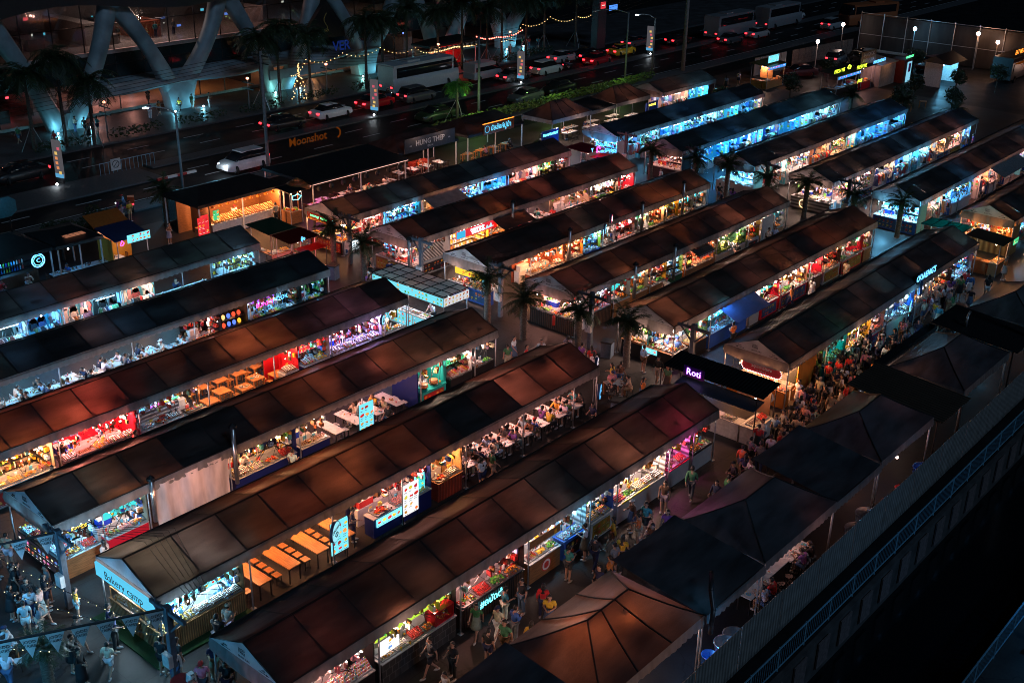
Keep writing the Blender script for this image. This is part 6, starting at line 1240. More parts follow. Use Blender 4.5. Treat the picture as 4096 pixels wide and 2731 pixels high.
a = MB().box(1.4, .5, 0, 7.3, 1.1, .9).build('counter', whitem, t); MB().box(1.3, .4, .9, 7.4, 1.15, .95).build('counter_top', whitem, a); MB().box(.2, 3.0, 0, 7.6, 3.08, 2.5).build('back_wall', wood, t); MB().box(1.1, .4, 0, 1.2, 2.6, 2.5).build('side_wall', darkwood, t); MB().box(7.5, .4, 0, 7.58, 3.0, 2.5).build('side_wall', wood, t); MB().box(.15, .3, 0, 1.05, .9, .95).build('side_counter', wood, t)
m = MB(); rows(m, 4.35, .72, .97, 5.6, .55, 34, 5, lambda q, a, b, c, i, j: cup(q, a, b, c + .05 * j, [(.55, .25, .06), (.3, .1, .03), (.6, .16, .1), (.5, .3, .1)][(i // 9) % 4], (.7, .45, .2), .06, .11)); m.build('sweet_display', vcg, t)
for k in range(9): tray(45.4 + 1.75 + .66 * k, 68.4, .95 + .0, 0, ['bun', 'chicken', 'pork', 'bun', 'jar', 'chicken', 'prawn', 'roll', 'bun'][k], f'on the bun shop counter, {ORD[k]} from left', .88); lamp(45.4 + 1.6 + .68 * k, 68.2, 2.15, 'shade', WARM, f'in the bun shop, {ORD[k]} from left', 40, below=.12)
m = MB(); menu(m, .2, 1.1, .9, 1.9, .25, BGS['red'], FOODS['hot'], 2, 1.2); menu(m, 1.5, 1.25, 2.0, 1.95, .45, BGS['green'], FOODS['green'], 1, 1.2); m.build('menu_board', vce, t); lamp(45.9, 68.1, 2.2, 'shade', WARM, 'in the bun shop annex', 60); person(49.5, 69.3, 0, 'lean', 'behind the bun shop counter', 'white', 'black', 'trousers', 'cap'); person(51.8, 67.2, PI, 'stand', 'buying at the bun shop', 'grey', 'black', 'trousers', 'short')
t = cart('drinks counter with blue cloud neon beside the thatched parasol', 'drink_counter', 52.4, 66.2, 53.6, 67.5, 2.5, dk, None, wood, None, WARM, 28, ['bottlejuice'], .1, 'the drinks counter'); q = MB(); q.path([(.5 + .4 * math.cos(2 * PI * k / 16) * (1 + .12 * math.cos(5 * 2 * PI * k / 16)), -.15, 2.1 + .2 * math.sin(2 * PI * k / 16) * (1 + .2 * math.cos(5 * 2 * PI * k / 16))) for k in range(17)], .025, 4); q.build('neon_cloud', NC, t)
t = house('wide black-roofed restaurant with a lit eave and orange Moonshot letters', 'moonshot_restaurant', 54.6, 66.2, 64.6, 72.2, 2.8, dk, .9, strip=(1., .55, .45)); lettering('Moonshot', .95, neon('dim', (1., .22, .02), .10), t, (5.0, 6.3, 4.1), bold=.01); q = MB(); q.path([(8.0 + .42 * math.cos(-1.2 + k * .3), 6.3, 4.1 + .42 * math.sin(-1.2 + k * .3)) for k in range(10)], .07, 5); q.build('neon_moon', MATS['neon_dim'], t)
for k in range(8): diner_set(55.6 + 1.2 * k, 67.2 + (.6 if k % 2 else 0), R.uniform(-.1, .1), 'pink', 'dark', 'the Moonshot terrace', .12, ORD[k] + ' pale table', 2, .6, off=.75); 
for k in range(4): lamp(56 + 2.4 * k, 67.8, 2.2, 'bulb', (MAG, PINK, WARM, PINK)[k], f'{ORD[k]} from left over the Moonshot terrace', 45)
def lantern_ball(x, y, z, label): q = MB().use(0, smooth=False); q.ball((0, 0, 0), .2, .2, .22, 8, 7); o = tag(q.build('wicker_lantern', mat('wicker', (.03, .03, .03), .8), None, (x, y, z)), label, 'lantern', 'wicker lanterns under the eave'); MB().tube((0, 0, .2), (0, 0, .42), .01, n=4).build('cord', blackm, o)
for k in range(8): lantern_ball(55.2 + 1.2 * k, 66.15, 2.25, ORD[k] + ' dark wicker lantern from the left along the restaurant eave')
t = house('brown-roofed eatery behind the black HUNG THEP sign board', 'hung_thep_eatery', 65.2, 67.9, 72.4, 72.2, 2.7, CAN['brown'], .9); b = MB().box(.6, -.12, 2.55, 6.6, -.02, 3.75).build('sign_board', mat('charcoal_board', (.055, .052, .052), .6), t); lettering('HUNG THEP', .62, mat('painted_letters', (.6, .58, .56), .5), b, (3.6, -.13, 3.2), bold=.012); lettering('ฮุงเทพ', .26, MATS['painted_letters'], b, (3.6, -.13, 2.8)); lettering('∞', .3, MATS['painted_letters'], b, (1.3, -.13, 3.1)); lettering('∞', .3, MATS['painted_letters'], b, (5.9, -.13, 3.1))
plight(2.0, -.8, 3.9, WHITE, 9, t); plight(5.0, -.8, 3.9, WHITE, 9, t)
for k in range(4): diner_set(66.2 + 1.6 * k, 68.9, PI / 2, 'pink', 'dark', 'the HUNG THEP eatery', .25, ORD[k] + ' pale table', 2, .8)
lamp(67.5, 69.0, 2.2, 'bulb', PINK, 'left in the HUNG THEP eatery', 70); lamp(70.6, 69.0, 2.2, 'bulb', WHITE, 'right in the HUNG THEP eatery', 70); q = MB().box(3.6, 1.9, 0, 5.6, 2.6, .8).build('red_sofa', mat('red_leather', (.4, .04, .02), .5), t)
t = house('corrugated-roofed eatery with an orange board of glowing Thai letters', 'crab_eatery', 73.6, 67.9, 81.2, 72.4, 2.7, CAN['brown'], 1.0); b = MB().box(1.9, -.14, 2.4, 6.0, -.04, 3.35).build('sign_board', mat('rust_board', (.25, .07, .02), .5), t); lettering('บัลลังก์ปูม้า', .62, neon('soft_cyan', (.15, .7, 1.), 1.2), b, (4.2, -.16, 2.88), bold=.01); ring_neon(b, 2.35, 2.88, .3, -.16, MATS['neon_soft_cyan']); MB().box(1.85, -.1, 3.36, 6.05, -.04, 3.41).build('edge_light', NO, b)
for k in range(4): diner_set(74.8 + 1.7 * k, 69.0, PI / 2, 'small', 'smallwood', 'the crab eatery', .3, ORD[k] + ' wooden table', 1, .3)
lamp(75.6, 69.0, 2.2, 'bulb', WARM, 'left in the crab eatery', 60); lamp(79.5, 69.0, 2.2, 'bulb', ICE, 'right in the crab eatery', 55)
hip('brown hipped tent left of the pair by the hedge', 83.2, 89.2, 66.2, 69.9, 'brown', zr=3.9, g=.8, lights=[(0, 0, 2.5, WHITE, 90)]); hip('brown hipped tent right of the pair by the hedge', 93.3, 99.0, 66.2, 69.9, 'brown', zr=3.9, g=.9, lights=[(0, 0, 2.5, WHITE, 90)]); flat('black canopy between the two hedge-side hipped tents', 89.25, 93.25, 66.3, 69.8, 2.6, 2.9, CAN['black'])
for k in range(9): diner_set(84.0 + 1.7 * k, 67.4 + (1.2 if k % 2 else 0), PI / 2, 'white', 'round', 'the hedge-side dining tents', .12, ORD[k] + ' white table from left', 2, 1.2)
for k in range(3): lamp(87 + 4.5 * k, 66.9, 2.3, 'tube', WHITE, f'{ORD[k]} over the hedge-side dining tents', 60)
b = MB().box(0, 0, 0, 2.4, .12, 1.9).build('blue_panel', objp, None, (81.8, 66.2, 0), 0, (.02, .06, .3)); tag(b, 'blue panel lettered MAHASAMUT left of the hedge-side tents', 'panel'); lettering('MAHASAMUT', .36, NC, b, (1.2, -.01, 1.5)); b = MB().box(0, 0, 0, 2.0, .12, 1.9).build('blue_panel', objp, None, (98.6, 66.3, 0), 0, (.02, .06, .3)); tag(b, 'blue panel with yellow lettering beside the short far tent', 'panel'); lettering('AROI DEE', .3, NY, b, (1.0, -.01, 1.6))
# left end: dim bar and the crab snack stall
t = house('dim bar with blue bottle shelves and a ring-shaped blue neon', 'neon_bar', 22.0, 67.2, 34.2, 72.0, 2.7, dk, .8); MB().box(.3, 2.6, 0, 12, 2.7, 2.4).build('back_wall', blackm, t); s = MB(); g = MB()
for z in (.9, 1.3, 1.7):
    s.box(.4, 2.3, z - .03, 11.8, 2.6, z)
    for k in range(60): bottle(g, .6 + .18 * k, 2.42, z, R.choice(BLUES + MIX), (.6, .6, .6), .3, .05)
sh = s.build('shelf', blackm, t); g.build('goods', vcg, sh); MB().box(.5, 1.2, 0, 11.6, 1.7, 1.05).build('bar_counter', darkwood, t); ring_neon(t, 11.2, 2.0, .42, .2, NB, .04); ring_neon(t, 11.2, 2.0, .3, .2, NC, .015); lettering('C', .4, NB, t, (11.2, .18, 2.0))
for k in range(3): lamp(25.5 + 3.2 * k, 69.2, 2.2, 'bulb', (VIO, (.1, .2, 1.), COOL)[k], f'{ORD[k]} from left in the neon bar', 26)
for k in range(6): stool(25.0 + 1.5 * k, 67.9, PI, 'dark', f'{ORD[k]} dark chair from the left at the neon bar', 'chairs at the neon bar')
for k in range(5): person(25.4 + 1.8 * k, 67.95, 0, 'sit', 'at the neon bar')
for k in range(5): diner_set(34.6 + 1.0 * k, 67.6, 0, 'pink', 'dark', 'the dim terrace', .3, ORD[k] + ' dim table', 1, .3, off=.7)
t = house('low dark terrace roof with one glowing skylight grid', 'terrace_roof', 34.3, 67.0, 37.6, 71.0, 2.7, dk, .5, 'roof'); q = MB(); q.box(1.0, .5, 2.93, 2.4, 1.5, 2.96); q.build('skylight', mat('skylight', (.9, .35, .2), emit=.35), t); g = MB(); [g.box(1.0 + .35 * k, .48, 2.965, 1.03 + .35 * k, 1.52, 2.98) for k in range(5)]; g.build('skylight_bar', blackm, t)
lamp(35.5, 67.8, 2.1, 'bulb', COOL, 'over the dim terrace', 16)
b = MB(); b.prism([(0, .2), (.3, 0), (3.6, 0), (4.0, .3), (4.0, 1.0), (3.6, 1.3), (.3, 1.3), (0, 1.0)], 0, .08); o = tag(b.build('scroll_sign', mat('teal_board', (.03, .16, .2), .35), None, (29.8, 70.4, 4.2)), 'teal cut-corner sign board with pale scrollwork above the neon bar', 'sign'); q = MB(); [q.path([(1.3 + .3 * d + .25 * math.cos(a * .5) * d, -.02, .6 + .25 * math.sin(a * .5)) for a in range(10)], .02, 4) for d in (-1, 1)]; q.build('scrollwork', mat('pale_scroll', (.5, .42, .3), .5), o); plight(2, -1, 1.8, ICE, 10, o); posts(o, [(.5, .1), (3.5, .1)], .05, blackm); MB().tube((.5, .1, -1.6), (.5, .1, .0), .05, n=5).build('post', blackm, o); MB().tube((3.5, .1, -1.6), (3.5, .1, .0), .05, n=5).build('post', blackm, o)
t = thing('crab_snack_stall', 'orange-sided snack stall with a blue canopy and a lit crab sign', 'kiosk', (37.9, 66.0, 0)); MB().prism([(0, 2.35), (2.4, 2.75), (2.4, 2.79), (0, 2.39)], -.1, 2.5, 'x').build('canopy', mat('navy_canvas', (.01, .02, .08), .7), t); MB().box(0, 2.3, 0, 2.4, 2.36, 2.5).build('back_wall', objp, t, col=(.6, .26, .03)); MB().box(0, 0.6, 0, .06, 2.3, 2.3).build('side_wall', objp, t, col=(.6, .26, .03)); MB().prism([(2.4, 2.7), (3.7, 3.3), (3.7, 3.34), (2.4, 2.74)], -.1, 2.5, 'x').build('orange_awning', mat('orange_canvas', (.32, .09, .01), .7, trans=(.2, .05, .0)), t)
counter(t, .1, .1, 2.3, .7, .9, objp, (.03, .1, .4)); tray(38.5, 66.35, .9, 0, 'prawn', 'on the crab snack stall'); tray(39.4, 66.35, .9, 0, 'squid', 'on the crab snack stall'); posts(t, [(.08, .08), (2.3, .08)], 2.35)
m = MB(); menu(m, 0, 0, 1.7, .55, 0, BGS['cyan'], FOODS['hot'], 3, 1.2); b = m.build('lit_sign', vce, t); b.location = (.75, -.12, 2.1); q = MB(); q.path([(.2, -.1, 2.1), (.35, -.1, 2.4), (.5, -.1, 2.2), (.35, -.1, 2.05), (.2, -.1, 2.1)], .03, 4); q.build('neon_squid', NP, t); lamp(39.1, 66.5, 2.0, 'bulb', WHITE, 'over the crab snack stall', 42)
person(38.9, 67.4, 0, 'lean', 'inside the crab snack stall', 'white', 'black', 'trousers', 'short')
# top right: stray kiosks round the dark yard
t = cart('bright amber kiosk with a blue tiled sign and bulbs, far right yard', 'amber_kiosk', 121.6, 65.4, 125.6, 67.6, 2.6, objp, (.1, .05, .02), wood2, None, AMB, 150, ['jar', 'bun', 'cups'], .2, 'the far amber kiosk', fas='blue'); m = MB(); menu(m, .6, 2.9, 3.0, 3.7, .4, BGS['cyan'], FOODS['cold'], 4, 1.2); m.build('lit_sign', vce, t); MB().box(1.9, .4, .9, 2.0, 2.0, 2.6).build('divider', wood2, t); lamp(123, 66.9, 2.3, 'bulb', WHITE, 'left in the far amber kiosk', 70)
t = cart('dark kiosk crowned with lime FRESH ME neon and a blue drink menu', 'fresh_me_kiosk', 123.4, 57.6, 129.0, 59.6, 2.4, dk, None, blackm, None, COOL, 50, ['cups', 'cups', 'jar'], .3, 'the FRESH ME kiosk', fas='blue'); NL = neon('lime', (.75, 1., .05), 2.5); lettering('FRESH ME', .6, NL, t, (.2, .0, 3.0)); lettering('FRESH ME', .6, NL, t, (5.0, -.4, 2.9)); q = MB(); q.path([(2.2, 0, 3.1), (2.5, 0, 3.35), (2.9, 0, 3.2), (2.8, 0, 2.95), (2.4, 0, 2.95), (2.2, 0, 3.1)], .07, 5); q.build('neon_fruit', NL, t); lettering('JUICE', .5, NL, t, (5.4, -.2, 1.2)); 
t = cart('kiosk with white BANGKOK AMPHAWA lettering on a black board', 'amphawa_kiosk', 129.2, 57.4, 132.0, 59.4, 2.6, dk, None, objp, WC['red'], PINK, 60, ['cups', 'bottlejuice'], .2, 'the AMPHAWA kiosk'); b = MB().box(-.6, .1, 2.9, 3.3, .2, 4.4).build('sign_board', blackm, t); lettering('BANGKOK', .6, MATS['painted_letters'], b, (1.3, .08, 4.0)); lettering('AMPHAWA', .6, MATS['painted_letters'], b, (1.3, .08, 3.35)); lettering('MOODAENG\'S', .5, NB, t, (3.6, -.3, 3.0))
t = thing('shipping_cabin', 'pale ribbed cabin with a warm slatted roof, far yard', 'cabin', (132.3, 56.6, 0)); MB().box(0, 0, 0, 4.2, 2.4, 2.5).build('cabin_body', corrw, t); MB().prism([(-.2, 2.55), (2.7, 2.95), (2.7, 3.0), (-.2, 2.6)], -.2, 4.4, 'x').build('roof_sheet', mat('slatted_roof', (.4, .25, .2), .5, var=.3), t); plight(1.6, -1.2, 2.7, WARM, 20, t)
t = thing('lit_doorway_booth', 'booth with a blue-white doorway and a purple poster', 'booth', (136.8, 55.7, 0)); MB().box(0, 0, 0, 2.2, 1.8, 2.7).build('booth_body', mat('maroon_panel', (.12, .01, .01), .6), t); MB().box(.9, -.05, 0, 2.1, -.004, 2.4).build('door', mat('lit_door', (.3, .75, 1.), emit=.8), t); MB().box(1.2, -.09, 1.2, 1.8, -.055, 2.2).build('poster', mat('purple_poster', (.35, .02, .25), .5), t); lettering('PHARMACY', .4, NG_, t, (1.3, -.02, 3.0))
t = thing('glass_kiosk_shop', 'black canopied kiosk shop with blue-lit shelves, far right yard', 'kiosk', (137.6, 51.4, 0)); MB().box(0, 2.0, 0, 5.0, 2.1, 2.9).build('back_wall', whitem, t); MB().box(0, 0, 0, .15, 2.0, 2.9).build('side_wall', whitem, t); MB().box(4.85, 0, 0, 5., 2.0, 2.9).build('side_wall', whitem, t); MB().use(0).prism([(-.9, 2.75), (1., 3.6), (2.3, 2.9), (2.3, 2.8)], -.2, 5.2, 'x').build('canopy', blackm, t); shelf_goods(t, 4.8, 2.0, ['box', 'bottle'], BLUES + WHT + YEL, False); lamp(140, 52.2, 2.5, 'tube', ICE, 'in the far glass kiosk shop', 210); lamp(138.4, 51.6, 2.5, 'bulb', ICE, 'at the front of the far glass kiosk', 90); person(139.3, 52.2, 0, 'stand', 'in the far glass kiosk', 'yellow', 'black', 'trousers', 'short')
t = thing('neon_food_truck', 'dark food truck with orange EAT ME FOOD & DRINKS neon', 'food truck', (145.5, 46.0, 0)); MB().box(0, 0, .5, 9, 2.4, 3.1).build('truck_body', blackm, t); b = MB().box(.5, -.06, 1.3, 8.0, -.004, 2.3).build('serving_hatch', mat('dim_hatch', (.08, .05, .04), .5), t); lettering('EAT ME FOOD & DRINKS', .75, NO, t, (4.0, -.1, 3.8), bold=.01); q = MB(); q.path([(7.9, -.1, 3.2), (8.6, -.1, 4.4), (8.6, -.1, 3.8), (8.0, -.1, 3.2), (8.6, -.1, 2.6)], .05, 4); q.build('neon_arrow', NO, t); MB().box(.4, -.5, 2.45, 8.2, -.1, 2.5).build('edge_light', MATS['neon_dim'], t); plight(4, -1.4, 1.6, WHITE, 20, t); plight(7, -1.2, 1.4, PINK, 10, t)
for x in (1.5, 7.5): MB().use(0, smooth=True).at(x, .1, .45, 0, PI / 2).lathe([(.42, -.1), (.42, .1)], 14).build('wheel', blackm, t)
# ---------------------------------------------------------------- street, vehicles, trees, the big building
sheet('service_road', [(-60, 74.2), (260, 74.2), (260, 77.2), (-60, 77.2)], .006, asph)
sheet('road', [(-200, 79.2), (500, 79.2), (500, 96.2), (-200, 96.2)], .006, asph)
lm_ = mat('road_paint', (.45, .45, .46), .6, var=.3)
k_ = MB()
for y in (81.9, 84.4, 91.0, 93.6): [k_.box(x, y - .07, .008, x + 2.2, y + .07, .012) for x in range(20, 240, 6)]
k_.box(20, 79.6, .008, 240, 79.72, .012); struct('lane_marking', k_, lm_)
kb = mat('kerb_stone', (.07, .07, .075), .7)
m = MB(); m.box(54, 86.6, .0, 240, 88.1, .16); m.box(-60, 83.4, 0, 53, 87.6, .16); m.box(-60, 77.2, 0, 240, 79.0, .14); m.box(-200, 96.2, 0, 500, 96.6, .16); struct('kerb', m, kb)
sheet('plaza', [(-200, 96.6), (500, 96.6), (500, 112), (-200, 112)], .15, pave)
for k in range(4): o = MB().box(0, 0, 0, .95, .22, .2).build('kerb_block', objp, None, (52.2 + .95 * k, 83.1, .0), .0, (.6, .6, .6) if k % 2 else (.4, .03, .03)); tag(o, f'{"white" if k % 2 else "red"} painted kerb block, {ORD[k]} from the left at the island tip', 'kerb')
def foliage(mb, c, r, n, cols, s=.16):
    for k in range(n):
        d = Vector((R.gauss(0, 1), R.gauss(0, 1), R.gauss(0, 1))).normalized() * R.uniform(.55, 1.05); p = Vector(c) + Vector((d.x * r[0], d.y * r[1], d.z * r[2])); a = Vector((R.uniform(-1, 1), R.uniform(-1, 1), R.uniform(-.6, .6))).normalized() * s; b = a.orthogonal().normalized() * s * .5
        mb.use(0, R.choice(cols)); mb.add([p - a, p + b, p + a, p - b], [(0, 1, 2, 3)])
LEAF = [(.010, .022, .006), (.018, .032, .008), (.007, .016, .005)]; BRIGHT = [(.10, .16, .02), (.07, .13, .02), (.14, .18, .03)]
lv = mat('leaves', src='vc', rough=.6, trans=(.006, .012, .002))
for k in range(8):
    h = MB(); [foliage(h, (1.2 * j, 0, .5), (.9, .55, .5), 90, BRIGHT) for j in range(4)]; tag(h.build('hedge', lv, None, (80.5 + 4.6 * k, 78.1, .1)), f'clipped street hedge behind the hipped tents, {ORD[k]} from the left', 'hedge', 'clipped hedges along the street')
for k in range(10):
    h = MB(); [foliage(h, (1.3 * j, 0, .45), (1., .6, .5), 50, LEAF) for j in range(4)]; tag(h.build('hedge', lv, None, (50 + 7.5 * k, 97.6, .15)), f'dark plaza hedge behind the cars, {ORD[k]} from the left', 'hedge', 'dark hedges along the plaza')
for k in range(3): plight(86 + 12 * k, 78.0, 2.6, (.5, 1., .25), 34)
# vehicles
glz = mat('car_glass', (.012, .014, .018), .08); tyre = mat('tyre', (.012, .012, .012), .8); hub = mat('alloy', (.35, .36, .38), .3, .8)
tail = mat('tail_lamp', (1., .02, .03), emit=7.); headm = mat('head_lamp', (.8, .92, 1.), emit=4.)
VH = {}
def wheel_mesh(r):
    w = MB().use(0, smooth=True); w.at(0, 0, 0, 0, PI / 2); w.lathe([(r * .75, -.11), (r, -.08), (r, .08), (r * .75, .11)], 16); h = MB(); h.at(0, 0, 0, 0, PI / 2); h.lathe([(r * .62, -.115), (r * .62, .115)], 12); return w.mesh('wheel', tyre), h.mesh('rim', hub)
def loft(secs, smooth=True):
    """secs: list of (x, half width at sill, half width at top, z bottom, z top)."""
    m = MB().use(0, smooth=smooth); G = []
    for x, w0, w1, z0, z1 in secs:
        zm = z0 + (z1 - z0) * .55; G.append([(x, -w0 * .96, z0), (x, -w0, z0 + .15 * (z1 - z0)), (x, -w0 * 1.01, zm), (x, -w1, z1 - .02), (x, -w1 * .8, z1), (x, w1 * .8, z1), (x, w1, z1 - .02), (x, w0 * 1.01, zm), (x, w0, z0 + .15 * (z1 - z0)), (x, w0 * .96, z0)])
    m.grid(G)
    for g in (G[0], G[-1]): m.add(g, [tuple(range(len(g)))])
    return m
def vehicle(kind, x, y, rz, col, label, cat='car', lit='tail'):
    if kind not in VH:
        if kind == 'saloon': b = loft([(-2.3, .70, .66, .35, .80), (-2.15, .84, .78, .25, .98), (-1.4, .88, .80, .22, 1.02), (-.5, .88, .82, .22, .98), (.9, .88, .82, .22, .98), (1.7, .87, .76, .22, .92), (2.2, .80, .66, .28, .78), (2.35, .62, .55, .38, .66)]); c = loft([(-1.75, .72, .60, .95, 1.02), (-1.1, .74, .58, .95, 1.40), (-.1, .75, .60, .95, 1.46), (.55, .75, .58, .95, 1.40), (1.25, .74, .62, .92, .98)]); rf = MB().use(0, smooth=True).box(-1.0, -.55, 1.39, .45, .55, 1.455); wr, wx, hl, tz, hz = .33, (-1.4, 1.45), 2.3, .78, .66
        elif kind == 'suv': b = loft([(-2.25, .78, .74, .4, 1.0), (-2.15, .9, .84, .3, 1.1), (-.5, .92, .86, .28, 1.12), (1.0, .92, .86, .28, 1.1), (1.9, .9, .8, .3, 1.0), (2.25, .78, .66, .4, .8)]); c = loft([(-2.1, .80, .72, 1.06, 1.12), (-1.75, .80, .66, 1.06, 1.66), (0, .82, .68, 1.06, 1.74), (.7, .80, .66, 1.06, 1.64), (1.35, .78, .68, 1.02, 1.08)]); rf = MB().box(-1.65, -.62, 1.66, .6, .62, 1.745); wr, wx, hl, tz, hz = .38, (-1.35, 1.4), 2.2, 1.0, .8
        elif kind == 'van': b = loft([(-2.6, .86, .84, .4, 1.1), (-2.5, .92, .9, .32, 1.2), (1.2, .92, .9, .32, 1.2), (2.2, .9, .82, .34, 1.1), (2.55, .8, .66, .42, .85)]); c = loft([(-2.55, .86, .78, 1.15, 2.05), (-2.4, .87, .78, 1.15, 2.12), (1.1, .87, .78, 1.15, 2.12), (1.7, .86, .74, 1.15, 1.75), (2.2, .84, .74, 1.08, 1.14)]); rf = MB().use(0).box(-2.5, -.80, 2.05, 1.0, .80, 2.14).box(-2.58, -.885, 1.14, -2.3, .885, 2.1).box(-2.4, -.885, 1.7, 1.2, .885, 2.08); wr, wx, hl, tz, hz = .36, (-1.6, 1.6), 2.5, 1.1, .85
        else: b = loft([(-5.2, 1.2, 1.18, .5, 1.9), (-5.1, 1.26, 1.24, .38, 1.95), (4.6, 1.26, 1.24, .38, 1.95), (5.2, 1.2, 1.1, .45, 1.9)]); c = loft([(-5.15, 1.2, 1.12, 1.9, 3.2), (4.3, 1.24, 1.14, 1.9, 3.3), (4.9, 1.2, 1.05, 1.9, 2.9), (5.2, 1.15, 1.0, 1.85, 1.95)]); rf = MB().use(0).box(-5.1, -1.2, 3.05, 4.4, 1.2, 3.36).box(-2.5, -.7, 3.36, -.6, .7, 3.55).box(-5.22, -1.24, 1.9, -4.7, 1.24, 3.2).box(4.0, -1.25, 1.9, 4.25, 1.25, 3.2); wr, wx, hl, tz, hz = .5, (-3.3, 3.3), 5.15, 1.0, .8
        VH[kind] = (b.mesh('body', objp), c.mesh('window_band', glz), rf.mesh('roof', objp), wheel_mesh(wr), wr, wx, hl, tz, hz)
    b, c, rf, (wm, hm), wr, wx, hl, tz, hz = VH[kind]; hw = 1.2 if kind == 'bus' else .84
    t = thing(kind if kind != 'saloon' else 'saloon_car', label, cat, (x, y, .01), rz); link('body', b, t, col=col); link('window_band', c, t); link('roof', rf, t, col=col)
    for u in wx:
        for s in (-1, 1): w = link('wheel', wm, t, (u, s * (hw - .06), wr), PI / 2); link('rim', hm, w)
    for s in (-1, 1):
        q = MB().box(-hl - .06, s * hw * .7 - .16, tz - .08, -hl + .1, s * hw * .7 + .16, tz + .08); q.build('tail_lamp', tail if lit in ('tail', 'both') else glz, t); q = MB().use(0, smooth=True).ball((hl - .08, s * hw * .68, hz), .14, .15, .10); q.build('headlamp', headm if lit in ('head', 'both') else hub, t)
    MB().box(-hl - .09, -.22, tz - .32, -hl - .02, .22, tz - .2).build('number_plate', whitem, t)
    if kind != 'bus': [MB().box(1.0, s * hw * 1.03 - .08, 1.0, 1.14, s * hw * 1.03 + .08, 1.12).build('wing_mirror', objp, t, col=col) for s in (-1, 1)]
    return t
WH, BK, SV, RDc, GY, YL = (.62, .63, .65), (.012, .012, .014), (.35, .36, .38), (.45, .01, .02), (.08, .08, .09), (.62, .36, .02)
V = vehicle
for a in [('saloon', 77.3, 90.2, .02, WH, 'white saloon car between the black and the red car'), ('saloon', 71, 90, .0, BK, 'black saloon car with red tail lamps behind the white saloon'), ('saloon', 83.6, 90.4, .05, RDc, 'glossy red car behind the white lit street sign'), ('suv', 88.6, 89.3, 0, GY, 'dark people carrier beside the tail of the white coach'), ('van', 102.6, 92.2, .02, SV, 'silver minivan in front of the white coach'), ('saloon', 104.6, 89.2, 0, GY, 'dark car low beside the silver minivan'), ('suv', 110.2, 88.9, .03, WH, 'white estate car with a roof box past the second lit sign'), ('saloon', 118.0, 92.5, 0, SV, 'silver car in the jam before the yellow taxi'), ('saloon', 121.8, 91.5, 0, BK, 'black car with red lamps in the jam, left of the lamp post'), ('saloon', 120.0, 88.6, .1, RDc, 'dark red car in the jam nearest the median'), ('saloon', 127.4, 90.2, .0, YL, 'yellow taxi in the traffic jam'), ('saloon', 134, 92.6, 0, GY, 'grey car ahead of the yellow taxi'), ('saloon', 140, 89.6, 0, BK, 'black car behind the far white coach'), ('saloon', 146, 84.9, 0, GY, 'dark car nearest the far white coach'), ('saloon', 153, 84.6, 0, SV, 'silver car in front of the far coaches'), ('saloon', 163, 91, 0, BK, 'black car far up the street by the overpass'), ('suv', 172, 89, 0, WH, 'white car far up the street at the top edge'), ('suv', 168, 80.5, 0, SV, 'pale car near the hoarding at the top right'), ('saloon', 44.6, 91.4, PI, BK, 'black car at the far left edge of the street')]: V(*a)
for k, (x, y) in enumerate(((141, 61.5), (144.5, 64.2), (147.5, 56.6), (148.8, 66), (142.6, 67.2), (131.5, 66.5))): V('saloon' if k % 2 else 'suv', x, y, R.uniform(-.4, 3), (BK, GY, (.1, .02, .02))[k % 3], f'dark vehicle parked in the unlit yard, {ORD[k]} of them from the near side', 'car', 'tail' if k in (1, 4) else 'none')
V('bus', 93.4, 93.6, 0, (.42, .44, .47), 'big white coach waiting by the palms', 'coach'); V('bus', 151, 88.0, 0, (.2, .21, .23), 'far pale coach left of its pair', 'coach'); V('bus', 164, 87.4, 0, (.26, .27, .29), 'far white coach right of its pair', 'coach'); V('bus', 176, 78.6, PI * .9, (.4, .12, .05), 'orange-trimmed coach beside the hoarding', 'coach', 'none')
V('suv', 59.3, 80.9, PI, WH, 'white car with a bright headlamp behind the Moonshot sign', 'car', 'both'); plight(56.6, 80.3, .9, (.8, .92, 1.), 18)
V('saloon', 97, 81.0, PI, GY, 'dark car gleaming behind the hedge', 'car', 'none'); V('saloon', 103, 81.2, PI, BK, 'black parked car behind the hedge, toward the far tents', 'car', 'none'); V('saloon', 84, 82.0, PI, (.02, .04, .02), 'dark car behind the lit green palm', 'car', 'none')
def bike(x, y, rz, label, col, box=True):
    t = thing('motorbike', label, 'motorbike', (x, y, 0), rz); wm, hm = wheel_mesh(.27)
    for u in (-.6, .6): w = link('wheel', wm, t, (u, 0, .27), PI / 2); link('rim', hm, w)
    b = MB().use(0, smooth=True); b.path([(-.6, 0, .27), (-.45, 0, .62), (-.1, 0, .42), (.25, 0, .42), (.45, 0, .8), (.6, 0, .27)], .08, 6); b.ball((-.25, 0, .68), .38, .14, .10); b.ball((.46, 0, .75), .13, .16, .22); b.build('frame', objp, t, col=col); q = MB(); q.path([(.4, -.32, 1.0), (.45, 0, .95), (.4, .32, 1.0)], .02, 5); q.build('handlebar', blackm, t); MB().ball((.58, 0, .82), .07).build('headlamp', headm, t); MB().box(-.72, -.07, .6, -.62, .07, .7).build('tail_lamp', tail, t)
    if box: MB().box(-.78, -.26, .78, -.28, .26, 1.28).build('delivery_box', objp, t, col=(.7, .08, .02))
    p = person(x - .05 * math.cos(rz), y - .05 * math.sin(rz), rz + PI / 2, 'sit', 'riding the delivery motorbike' if box else 'on the ' + label[:40].rsplit(' ', 1)[0], 'light blue' if box else 'black', 'denim', 'trousers', 'cap', z=.22)
bike(45.6, 77.6, 2.6, 'pink and black delivery motorbike with a red box', (.5, .05, .2)); bike(86.5, 91.6, 0, 'small motorbike filtering between the red car and coach', GY, False); bike(114.5, 89.2, 0, 'small dark motorbike near the white estate car', BK, False)
